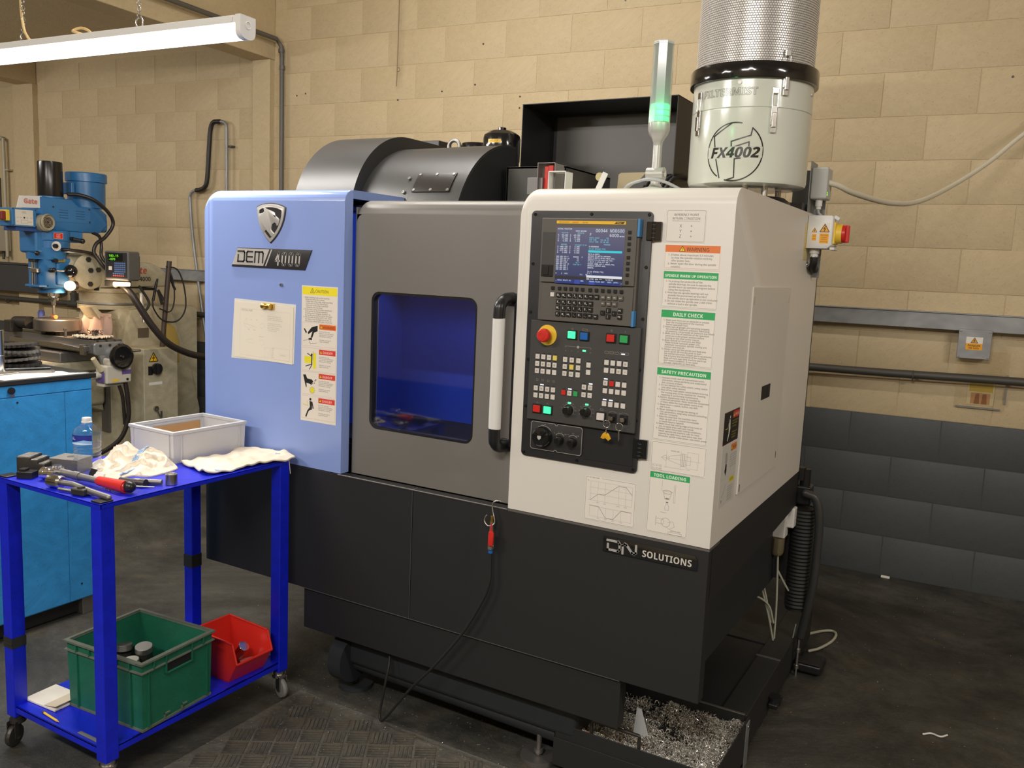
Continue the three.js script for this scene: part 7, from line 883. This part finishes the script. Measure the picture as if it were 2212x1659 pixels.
  P('table_hose', [tube([[-4.53, 0.71, -1.46], [-4.52, 0.6, -1.47], [-4.52, 0.45, -1.47], [-4.56, 0.3, -1.42], [-4.7, 0.18, -1.3], [-4.85, 0.15, -1.2]], 0.016, 60, 10), tube([[-4.54, 0.69, -1.42], [-4.53, 0.6, -1.44], [-4.54, 0.42, -1.46]], 0.012, 30, 8)], M.hose_brown, 'black hoses'); P('drain_rod', rod([-4.9, 0.72, -1.22], [-4.88, 0.36, -1.22], 0.012), std('rust', C(0.09, 0.045, 0.03), 0.6));
  // electrical cabinet and its fittings
  const ec = P('electrical_cabinet', [box(-4.78, -4.545, 0.1, 0.925, -1.905, -1.62, 0.006)], M.mill_cream, 'cream electrical cabinet'); P('cabinet_isolator', [cyl(-4.535, 0.78, -1.72, 0.04, 0.02, 'x'), cbox(-4.522, 0.78, -1.72, 0.02, 0.075, 0.022, 0.005), box(-4.546, -4.54, 0.74, 0.8, -1.69, -1.655)], M.black_plastic, 'black rotary isolator', ec); P('electric_label', decal(0.075, 0.07, 0.0005).rotateY(Math.PI / 2).translate(-4.545, 0.865, -1.7), print(0.075, 0.07, (x, w, h) => triMark(x, w / 2, h / 2 + 2, 60, '#e8b51c', '#2a2412', true), 2000, true), 'yellow triangle label', ec); P('white_label', box(-4.5452, -4.5445, 0.665, 0.685, -1.77, -1.66), M.white_plastic, undefined, ec); P('cabinet_lock', [cyl(-4.54, 0.495, -1.71, 0.018, 0.02, 'x'), rod([-4.53, 0.49, -1.71], [-4.525, 0.4, -1.75], 0.006), cbox(-4.526, 0.45, -1.745, 0.004, 0.05, 0.016, 0.002)], M.steel, 'lock with key', ec);
  P('column_plate', box(X + 0.27, X + 0.273, 0.98, 1.05, -1.84, -1.75), std('plate_brown', C(0.12, 0.09, 0.06), 0.5), 'brown plate');
  // guard and its plastic curtain
  P('guard_bar', [box(-5.02, -4.74, 1.135, 1.16, -1.515, -1.5, 0.003)], std('guard_pink', C(0.5, 0.36, 0.29), 0.4)); { const gs = new THREE.PlaneGeometry(0.30, 0.14, 60, 14); const p = gs.attributes.position; for (let i = 0; i < p.count; i++) { const a = p.getX(i) / 0.3 + 0.5, b = 0.5 - p.getY(i) / 0.14; p.setX(i, p.getX(i) - b * 0.05 * (1 - a)); p.setZ(i, 0.02 * Math.sin(a * 17 + b * 2) * (0.3 + b) + 0.012 * Math.sin(a * 31) * b); } gs.computeVertexNormals(); P('plastic_curtain', gs.translate(-4.88, 1.075, -1.5), std('curtain_pink', C(0.46, 0.33, 0.28), 0.25, 0, { side: THREE.DoubleSide }), 'pinkish plastic curtain'); }
  // post with cables behind
  const ps = thing('hose_reel_post', 'brown steel post with hanging black cables behind the milling machine', 'post', [-4.6, 0, -1.9]); part(ps, 'post', rod([-4.62, 0.9, -1.83], [-4.6, 1.54, -1.885], 0.018), std('post_brown', C(0.075, 0.055, 0.045), 0.5, 0.3)); part(ps, 'guard', [ext([[-1.86, 0.8], [-1.85, 1.11], [-1.93, 1.06], [-1.965, 0.95], [-1.965, 0.8]].reverse(), -4.62, -4.6, 'zy', 0.003), box(-4.63, -4.58, 0.0, 0.9, -1.87, -1.83)], std('guard_yellow', C(0.36, 0.25, 0.06), 0.5), 'yellow guard'); part(ps, 'cable_loops', [tube([[-4.6, 1.5, -1.86], [-4.57, 1.48, -1.93], [-4.55, 1.36, -1.97], [-4.55, 1.2, -1.98], [-4.57, 1.11, -1.92], [-4.6, 1.12, -1.82], [-4.6, 1.2, -1.75], [-4.6, 1.26, -1.74]], 0.0055, 80, 8), tube([[-4.6, 1.5, -1.87], [-4.58, 1.4, -1.9], [-4.57, 1.26, -1.9], [-4.58, 1.18, -1.87], [-4.6, 1.2, -1.8]], 0.005, 50, 8), tube([[-4.6, 1.47, -1.885], [-4.6, 1.38, -1.91], [-4.6, 1.34, -1.93]], 0.009, 20, 8), rod([-4.6, 1.33, -1.79], [-4.6, 1.23, -1.82], 0.011), tube([[-4.55, 1.36, -1.6], [-4.52, 1.25, -1.65], [-4.52, 1.19, -1.6], [-4.54, 1.26, -1.54], [-4.55, 1.34, -1.52]], 0.009, 50, 8)], M.rubber, 'black cable loops');
  const fr = thing('air_filter', 'small white air filter hanging beside the mill column', 'filter', [-4.56, 1.14, -1.63]); part(fr, 'filter_body', [cyl(-4.56, 1.22, -1.62, 0.014, 0.05), cyl(-4.56, 1.28, -1.62, 0.009, 0.07), cyl(-4.56, 1.17, -1.635, 0.02, 0.04)], M.white_plastic); part(fr, 'drain_tap', rod([-4.56, 1.15, -1.635], [-4.55, 1.11, -1.63], 0.008), M.steel);
  // things on the table
  const wp = thing('round_workpiece', 'large round flat steel workpiece lit by the lamp on the milling table', 'workpiece', [-5.1, 0.998, -1.35]); part(wp, 'disc', lathe([[0, 0.03], [0.148, 0.03], [0.152, 0.035], [0.152, 0.105], [0.148, 0.11], [0, 0.112]], -5.12, 0.998, -1.36, 60), std('work_steel', C(0.2, 0.185, 0.165), 0.35, 0.8)); part(wp, 'packing', [box(-5.22, -5.17, 0.998, 1.03, -1.42, -1.3), box(-5.05, -5.0, 0.998, 1.03, -1.42, -1.3)], M.dark_steel);
  const cl = thing('clamp_set', 'grey step clamp and stud holding the round workpiece', 'clamp', [-5.35, 0.998, -1.3]); part(cl, 'clamp', [rod([-5.47, 1.065, -1.27], [-5.29, 1.07, -1.27], 0.04, 0.045, 20), box(-5.5, -5.42, 0.998, 1.08, -1.29, -1.2, 0.006)], M.dark_steel); part(cl, 'stud', [rod([-4.9, 0.998, -1.275], [-4.9, 1.06, -1.275], 0.008), cyl(-4.9, 1.05, -1.275, 0.014, 0.014, 'y', 0.014, 6)], M.steel);
  const bs = thing('brush', 'small brush with an orange handle lying on the round workpiece', 'brush', [-5.1, 1.11, -1.3]); part(bs, 'handle', [rod([-5.04, 1.126, -1.3], [-5.09, 1.132, -1.3], 0.014, 0.01)], std('orange', C(0.6, 0.17, 0.05), 0.4)); part(bs, 'bristles', [rod([-5.09, 1.131, -1.3], [-5.2, 1.116, -1.28], 0.008, 0.003)], M.steel);
  single('wax_tin', 'small blue and white tin standing on the round workpiece', 'tin', [cyl(-5.21, 1.132, -1.3, 0.022, 0.04), cyl(-5.21, 1.157, -1.3, 0.018, 0.012)], std('tin_blue', C(0.1, 0.13, 0.4), 0.3, 0.3));
  const rag = single('shop_rag', 'cream rag with black turnings lying on the right end of the milling table', 'cloth', cloth([[-4.86, -1.3], [-4.8, -1.44], [-4.66, -1.47], [-4.62, -1.38], [-4.63, -1.28], [-4.75, -1.27]], 0.999, (x, z, f) => 0.008 + 0.012 * Math.abs(noise2(x * 22, z * 26)) + 0.004 * noise2(x * 50, z * 50), 0.004, 20), M.cloth);
  { const s = thing('black_turnings', 'small heap of black turnings on the rag on the milling table', 'swarf', [-4.74, 1.02, -1.38]); s.userData.kind = 'stuff'; const gs = []; for (let i = 0; i < 40; i++) gs.push(clean(ring(0, 0, 0, rr(0.006, 0.013), 0.002, 'y', 4, 9, rr(3, 6))).rotateX(rr(-1.2, 1.2)).rotateZ(rr(-1, 1)).translate(rr(-0.05, 0.05), rr(0, 0.03), rr(-0.05, 0.05))); part(s, 'turnings', gs, M.dark_steel, undefined, true); }
  // bellows between knee and column, seen left of the table
  P('way_bellows', Array.from({ length: 9 }, (_, i) => turnAt(box(X - 0.22, X + 0.16, 0.72 + i * 0.002, 0.735 + i * 0.002, -1.14 + i * 0.022, -1.13 + i * 0.022), X, 0.73, -1.13 + i * 0.022, 'x', i % 2 ? 0.9 : -0.9)), M.rubber, 'black pleated way cover');
}
{ // blue tool cabinet at the left edge
  const x = -2.75, y0 = 0.078, y1 = 1.055, zb = -0.01, zf = 0.78, t = thing('tool_cabinet', 'sky blue steel tool cabinet with a black mat on top at the left edge', 'cabinet', [-3.1, 0, 0.38]);
  part(t, 'body', [box(-3.4, x, y0, y1, zb, zf, 0.003)], M.cabinet_blue); part(t, 'side_panel', [box(x, x + 0.0025, y0 + 0.005, 1.005, zb + 0.002, 0.113, 0.001)], M.cabinet_blue); part(t, 'side_panel', [box(x, x + 0.0025, y0 + 0.005, 1.005, 0.1155, zf, 0.001)], M.cabinet_blue); part(t, 'top_band', [box(x, x + 0.003, 1.009, y1, zb + 0.002, zf, 0.001)], M.cabinet_blue);
  part(t, 'plinth', box(-3.38, x - 0.04, 0.01, y0 + 0.005, zb + 0.05, zf - 0.05), M.dark); for (const [px, pz] of [[-2.79, 0.02], [-2.79, 0.74], [-3.36, 0.02]]) part(t, 'foot', [box(px - 0.04, px + 0.03, 0, y0 + 0.002, pz - 0.02, pz + 0.03, 0.002)], M.dull_steel);
  part(t, 'top_mat', [box(-3.41, x + 0.008, y1, y1 + 0.022, zb - 0.02, zf, 0.004)], M.rubber, 'black rubber top mat'); part(t, 'lock', [clean(cyl(0, 0, 0.004, 0.014, 0.012, 'x')).translate(x + 0.004, 1.035, 0.335)], M.black_plastic); part(t, 'lock_plate', box(x, x + 0.004, 1.008, 1.02, 0.325, 0.342), M.steel); part(t, 'chip_mark', ext([[0.024, 0.835], [0.036, 0.84], [0.042, 0.853], [0.034, 0.858], [0.024, 0.85]].map(([a, b]) => [a + 0.0, b + 0.03]).reverse(), x + 0.0025, x + 0.0032, 'zy'), M.white_plastic, 'white paint chip'); part(t, 'mark', cyl(x + 0.003, 0.985, 0.315, 0.004, 0.003, 'x', 0.004, 10), M.dark); part(t, 'rivet', cyl(x + 0.003, 0.15, 0.06, 0.004, 0.003, 'x', 0.004, 10), M.dark);
  const Y = y1 + 0.022;
  single('bench_paper', 'cream paper sheet lying on the black mat of the blue cabinet', 'paper', ext([[-2.752, 0.0], [-2.8, 0.06], [-2.86, 0.05], [-2.9, 0.1], [-3.05, 0.25], [-3.0, 0.42], [-2.752, 0.36]].reverse(), Y + 0.0002, Y + 0.0018, 'xz'), M.paper);
  const sp = thing('spanner', 'grey open ended spanner lying on the paper on the blue cabinet', 'spanner', [-2.9, Y + 0.002, 0.2]); sp.rotation.y = 1.15; part(sp, 'spanner', [ext([[-0.12, -0.012], [-0.06, -0.008], [0.06, -0.008], [0.11, -0.022], [0.12, -0.008], [0.095, -0.004], [0.095, 0.006], [0.12, 0.012], [0.105, 0.026], [0.06, 0.008], [-0.06, 0.008], [-0.12, 0.012], [-0.132, 0]].reverse(), 0, 0.009, 'xz', 0.0015)], M.dull_steel, undefined, true);
  single('steel_tube', 'tall bright steel tube standing on the blue cabinet', 'tube', [lathe([[0.018, 0], [0.024, 0], [0.024, 0.178], [0.0225, 0.18], [0.018, 0.18]], -2.97, Y + 0.001, 0.26, 36), ring(-2.97, Y + 0.075, 0.26, 0.0241, 0.0008, 'y', 6, 32)], M.chrome);
  single('steel_tube', 'narrow bright steel tube at the very left edge on the blue cabinet', 'tube', [lathe([[0.012, 0], [0.017, 0], [0.017, 0.175], [0.012, 0.175]], -2.955, Y + 0.001, 0.385, 30)], M.chrome);
  single('steel_bar', 'flat bright bar lying in front of the steel tubes on the blue cabinet', 'bar', [rod([-2.87, Y + 0.008, 0.42], [-2.9, Y + 0.008, 0.22], 0.006)], M.steel); single('black_rod', 'thin black rod lying behind the spanner on the blue cabinet', 'rod', rod([-2.99, Y + 0.009, 0.22], [-2.93, Y + 0.009, 0.06], 0.006), M.black_plastic);
  const vs = thing('cutter_stack', 'stack of dark toothed saw cutters on the blue cabinet behind the steel tubes', 'cutters', [-3.12, Y, 0.1]); for (let i = 0; i < 5; i++) { const pts = []; for (let k = 0; k < 48; k++) { const a = (k / 48) * 6.2832, r = (k % 2 ? 0.088 : 0.102) - i * 0.004; pts.push([r * Math.cos(a), r * Math.sin(a)]); } const o = part(vs, 'cutter', clean(ext(pts, 0, 0.012, 'xz')).rotateZ(0.1 * (i % 2 ? 1 : -0.6)).rotateY(i).translate(0.004 * i, 0.012 + i * 0.02, 0), i % 2 ? M.dull_steel : M.dark_steel, undefined, true); }
  single('angle_plate', 'grey angle plate standing among the tools on the blue cabinet', 'plate', [box(-3.2, -3.05, Y, Y + 0.012, 0.2, 0.32, 0.002), box(-3.2, -3.19, Y, Y + 0.13, 0.2, 0.32, 0.002), box(-3.2, -3.08, Y + 0.115, Y + 0.13, 0.22, 0.3, 0.002)], M.dull_steel);
}
// ------------------------------------------------------------------ coolant tank, swarf and floor
{
  const t = thing('coolant_tank', 'black coolant tank with an open chip tray sticking out under the machine', 'tank', [-0.2, 0, -0.8]);
  part(t, 'tray_front', [box(-0.478, 0.046, 0.02, 0.162, -0.076, -0.072, 0.001), box(-0.478, 0.046, 0.02, 0.114, -0.072, -0.066, 0.001)], M.sheet_black); part(t, 'tray_side', [box(0.042, 0.046, 0.02, 0.162, -0.47, -0.072, 0.001)], M.sheet_black); part(t, 'tray_side', [box(-0.478, -0.474, 0.02, 0.162, -0.47, -0.072, 0.001)], M.sheet_black); part(t, 'tray_back', [box(-0.478, 0.03, 0.02, 0.165, -0.472, -0.468, 0.001)], M.sheet_black); part(t, 'back_lip', box(-0.13, 0.03, 0.163, 0.1665, -0.476, -0.466, 0.0008), M.dull_steel, 'bright back lip'); part(t, 'tray_floor', box(-0.476, 0.044, 0.02, 0.1, -0.47, -0.074), M.sheet_black);
  part(t, 'tray_handle', tube([[-0.355, 0.15, -0.085], [-0.355, 0.195, -0.085], [-0.35, 0.2, -0.085], [-0.2, 0.2, -0.085], [-0.195, 0.195, -0.085], [-0.195, 0.15, -0.085]], 0.0055, 50, 10, false, 0.2), M.dark_steel, 'bent rod handle');
  part(t, 'corner_strip', [box(0.0465, 0.05, 0.0, 0.155, -0.465, -0.425, 0.001)], M.galvanised, 'light grey corner strip'); part(t, 'strip_bolt', cyl(0.051, 0.14, -0.445, 0.006, 0.004, 'x', 0.006, 8), M.chrome);
  part(t, 'tank_body', [box(-0.5, 0.032, 0.015, 0.15, -1.62, -0.474, 0.003)], M.base_black); part(t, 'tank_rim', [box(-0.05, 0.036, 0.15, 0.162, -1.62, -0.474, 0.002), box(-0.5, -0.05, 0.15, 0.156, -1.62, -1.1, 0.002)], M.sheet_black, 'tank rim'); part(t, 'seam_strip', box(-0.055, 0.036, 0.1622, 0.165, -0.965, -0.955), M.dull_steel);
  part(t, 'gusset', ext([[-1.24, 0.165], [-1.24, 0.21], [-1.2, 0.165]].reverse(), 0.03, 0.034, 'zy'), M.galvanised); part(t, 'stand_bolt', [cyl(0.052, 0.1, -1.22, 0.006, 0.2), cyl(0.052, 0.11, -1.22, 0.012, 0.014, 'y', 0.012, 6), cyl(0.052, 0.04, -1.22, 0.012, 0.014, 'y', 0.012, 6)], M.chrome);
  part(t, 'tank_foot', [box(0.045, 0.145, 0.01, 0.05, -1.37, -1.24, 0.012), box(0.045, 0.14, 0.05, 0.056, -1.3, -1.24, 0.001)], M.black_plastic, 'black foot block'); part(t, 'side_hinge', [cyl(0.05, 0.06, -0.84, 0.024, 0.03), box(0.035, 0.07, 0.04, 0.06, -0.9, -0.8, 0.006)], M.black_plastic);
  part(t, 'coolant', box(-0.472, 0.04, 0.1, 0.118, -0.466, -0.078), std('coolant', C(0.02, 0.018, 0.016), 0.08, 0, { physical: true, clearcoat: 1, clearcoatRoughness: 0.05 }), 'dark shiny coolant');
  part(t, 'splash_plate', ext([[-0.3, 0.11], [-0.235, 0.11], [-0.275, 0.225], [-0.29, 0.225]].map(([a, b]) => [a + 0.04, b]), -0.2, -0.198), std('pale_grey', C(0.5, 0.52, 0.52), 0.4), 'pale triangular splash plate');
  const sw = thing('swarf_heap', 'wet silvery metal chips filling the chip tray', 'swarf', [-0.2, 0.11, -0.28]); sw.userData.kind = 'stuff';
  const curl = clean(new THREE.TorusGeometry(0.004, 0.0009, 4, 7, 4)), flake = clean(new THREE.BoxGeometry(0.006, 0.0006, 0.0022)), mk = (g, m, n, col, dens) => { const im = new THREE.InstancedMesh(g, m, n), q = new THREE.Matrix4(), e = new THREE.Euler(), qu = new THREE.Quaternion(); let k = 0, guard = 0; while (k < n && guard++ < n * 30) { const x = rr(-0.268, 0.236), z = rr(-0.185, 0.198); if (dens(x, z) < rnd()) continue; e.set(rr(-1.3, 1.3), rr(0, 6.3), rr(-1.3, 1.3)); const s = rr(0.6, 1.6), h = 0.012 + 0.018 * Math.max(0, noise2(x * 9, z * 9) + 0.4) * dens(x, z); q.compose(V(x, rr(0.004, 1) * h + 0.004, z), qu.setFromEuler(e), V(s, s, s)); im.setMatrixAt(k++, q); } im.count = k; im.name = 'chips'; im.userData.kind = 'stuff'; sw.add(im); };
  const dens = (x, z) => { const a = x + 0.07, b = z - 0.08; const hole = Math.exp(-((x - 0.03) ** 2 / 0.008 + (z + 0.03) ** 2 / 0.007)); return Math.max(0.06, Math.min(1, 0.75 - 0.72 * hole + 0.35 * noise2(x * 8, z * 8) - (x < -0.03 && z < -0.05 ? 0.5 : 0))); };
  const lit = std('chip_silver', C(0.72, 0.69, 0.63), 0.3, 0.6); mk(curl, lit, 5200, null, dens); mk(flake, lit, 5200, null, dens); mk(flake, M.brass, 1600, null, (x, z) => dens(x, z) * (z > 0.02 && x < 0 ? 0.9 : 0.12));
  const grey = std('chip_grey', C(0.34, 0.31, 0.26), 0.45, 0.4); mk(curl, grey, 5000, null, dens);
  const rc = single('orange_chip', 'orange plastic scrap lying in the left end of the chip tray', 'scrap', [turnAt(box(-0.4, -0.375, 0.125, 0.137, -0.12, -0.1, 0.002), -0.39, 0.13, -0.11, 'y', 0.4)], std('scrap_orange', C(0.65, 0.2, 0.07), 0.5));
}
{ // air preparation and hoses behind the machine's right side
  const t = thing('air_regulator', 'white air regulator with a metal bowl hanging behind the side skirt', 'regulator', [-0.05, 0.5, -1.12]);
  part(t, 'regulator_body', [box(-0.07, -0.015, 0.6, 0.69, -1.15, -1.09, 0.006), box(-0.03, 0.01, 0.64, 0.72, -1.17, -1.12, 0.006)], M.white_plastic); part(t, 'bowl', [lathe([[0, 0.525], [0.02, 0.528], [0.026, 0.54], [0.027, 0.598], [0, 0.6]], -0.043, 0, -1.11, 28)], std('bowl', C(0.3, 0.25, 0.15), 0.3, 0.5), 'metal bowl'); part(t, 'second_bowl', [lathe([[0, 0.53], [0.018, 0.532], [0.022, 0.545], [0.022, 0.595], [0, 0.6]], -0.09, 0, -1.1, 24)], M.black_gloss);
  single('corrugated_duct', 'wide black corrugated duct standing behind the machine side', 'duct', [lathe(Array.from({ length: 56 }, (_, i) => [0.042 + (i % 2) * 0.005, 0.3 + i * 0.0075]), 0.03, 0, -1.2, 24), cyl(0.03, 0.5, -1.2, 0.04, 0.42)], M.rubber);
  single('black_hose', 'black rubber hose curving down to the floor behind the machine', 'hose', tube([[0.035, 0.78, -1.16], [0.075, 0.76, -1.17], [0.095, 0.68, -1.17], [0.098, 0.55, -1.17], [0.095, 0.42, -1.17], [0.08, 0.3, -1.18], [0.06, 0.18, -1.2]], 0.0165, 60, 12), std('hose_grey', C(0.035, 0.035, 0.035), 0.4));
  single('valve_block', 'black valve block and hoses at the back corner of the machine', 'valve', [box(-0.02, 0.05, 0.72, 0.8, -1.26, -1.19, 0.01), cyl(0.02, 0.83, -1.22, 0.02, 0.07), cyl(0.0, 0.845, -1.215, 0.022, 0.05)], M.black_plastic);
  const wires = [[[-0.12, 0.6, -1.02], [-0.11, 0.5, -1.04], [-0.08, 0.4, -1.06], [-0.05, 0.28, -1.09], [-0.03, 0.17, -1.12]], [[-0.11, 0.62, -1.03], [-0.1, 0.5, -1.05], [-0.07, 0.38, -1.08], [-0.04, 0.25, -1.1]], [[-0.04, 0.52, -1.12], [-0.035, 0.44, -1.12], [-0.03, 0.3, -1.13], [-0.03, 0.17, -1.14]], [[-0.035, 0.46, -1.12], [0.0, 0.38, -1.16], [0.04, 0.3, -1.22]], [[-0.22, 0.36, -0.85], [-0.18, 0.39, -0.9], [-0.1, 0.38, -1.0], [-0.05, 0.33, -1.07], [-0.03, 0.25, -1.1]]];
  const says = ['leftmost pale cable dropping behind the side skirt', 'pale cable dropping just right of the leftmost one behind the skirt', 'pale cable hanging straight down under the metal bowl', 'pale cable slanting to the right under the metal bowl', 'pale cable bowing over the tank under the machine'];
  wires.forEach((w, i) => single('pale_cable', says[i], 'cable', tube(w, 0.0042, 50, 8), M.cable_pale, 'pale cables behind the side skirt'));
  single('floor_cable', 'loop of pale cable lying on the floor behind the tank foot', 'cable', tube([[0.02, 0.03, -1.6], [0.06, 0.008, -1.73], [0.1, 0.006, -1.77], [0.125, 0.006, -1.74], [0.122, 0.006, -1.65], [0.09, 0.01, -1.53], [0.06, 0.02, -1.45]], 0.006, 60, 8), M.cable_pale);
}
{ // ribbed rubber mat
  const t = thing('rubber_mat', 'dark rubber floor mat with a basket weave of ribs in front of the machine', 'mat', [-1.0, 0, 0.45]);
  const m = std('mat_rubber', C(0.24, 0.222, 0.195), 0.6, 0, { map: floorT, bumpMap: floorB, bumpScale: 0.0006 }), x0 = -1.5, x1 = -0.44, z0 = 0.012, z1 = 0.9;
  part(t, 'base', box(x0, x1, 0.0002, 0.0045, z0, z1, 0.001), m);
  const c = 0.078, A = 0.55, rib = []; for (let i = 0; i < 5; i++) rib.push(box(-0.0345, 0.0345, 0, 0.0032, -0.0335 + i * 0.0143, -0.0335 + i * 0.0143 + 0.0098)); const g = meters(join(rib));
  for (let j = -12; j < 18; j++) for (let i = -12; i < 18; i++) { const a = (i + 0.5) * c, b = (j + 0.5) * c, x = -1.0 + a * Math.cos(A) + b * Math.sin(A), z = 0.4 - a * Math.sin(A) + b * Math.cos(A); if (x < x0 + 0.05 || x > x1 - 0.05 || z < z0 + 0.05 || z > 0.8) continue; const o = new THREE.Mesh(g, m); o.name = 'rib_block'; o.position.set(x + 1.0, 0.0043, z - 0.45); o.rotation.y = A + ((i + j) % 2 ? Math.PI / 2 : 0); t.add(o); }
}
{ // chips scattered on the floor
  const s = thing('scattered_chips', 'bright metal chips scattered over the floor and mat around the machine', 'swarf', [0, 0, 0]); s.userData.kind = 'stuff';
  const n = 900, im = new THREE.InstancedMesh(clean(new THREE.BoxGeometry(0.006, 0.0008, 0.0018)), std('chip_bright', C(0.62, 0.59, 0.53), 0.3, 0.7), n), q = new THREE.Matrix4(), e = new THREE.Euler(), qu = new THREE.Quaternion(); let k = 0;
  while (k < n) { const zone = rnd(); let x, z; if (zone < 0.45) { x = rr(-1.5, -0.45); z = rr(0.0, 0.88); } else if (zone < 0.6) { x = rr(-1.9, -0.6); z = rr(-0.2, 0.1); } else if (zone < 0.8) { x = rr(0.06, 1.3); z = rr(-2.6, 0.6); } else { x = rr(-3.6, -1.4); z = rr(-2.2, 0.2); } const mat = x > -1.5 && x < -0.44 && z > 0.012; if (x < -2.7 && z > -0.05) continue; e.set(rr(-0.25, 0.25), rr(0, 6.3), rr(-0.25, 0.25)); const f = rr(0.25, 1.0) * (rnd() < 0.04 ? 1.9 : 1); q.compose(V(x, mat ? 0.0086 : 0.0015, z), qu.setFromEuler(e), V(f * 1.1, 1, f)); im.setMatrixAt(k++, q); }
  im.name = 'chips'; im.userData.kind = 'stuff'; s.add(im);
  single('floor_scrap', 'curled pale shaving lying on the floor at the right', 'scrap', tube([[0.62, 0.006, -1.05], [0.6, 0.008, -1.02], [0.57, 0.006, -1.03], [0.545, 0.005, -1.01]], 0.0035, 20, 6), M.white_plastic);
  single('floor_scrap', 'small pale paper scrap against the wall foot', 'scrap', box(0.2, 0.245, 0.001, 0.012, -2.725, -2.71, 0.002), M.paper);
}
{ // the screwdriver left on the door sill inside the chamber
  const t = thing('screwdriver', 'screwdriver with a red handle lying inside the machine window', 'screwdriver', [-1.15, 0.978, -0.2]); t.rotation.y = -0.05;
  part(t, 'blade', rod([-0.14, 0.0, 0], [0.0, 0.0, 0], 0.004), M.chrome, undefined, true); part(t, 'handle', [rod([0, 0, 0], [0.1, 0, 0], 0.012, 0.014, 16), sphere(0.1, 0, 0, 0.013)], M.red_plastic, 'red handle', true);
}
scene.traverse((o) => { if (o.isMesh) o.castShadow = o.receiveShadow = true; if (o.isLight && !o.isRectAreaLight) { o.castShadow = true; } });
renderer.render(scene, camera);
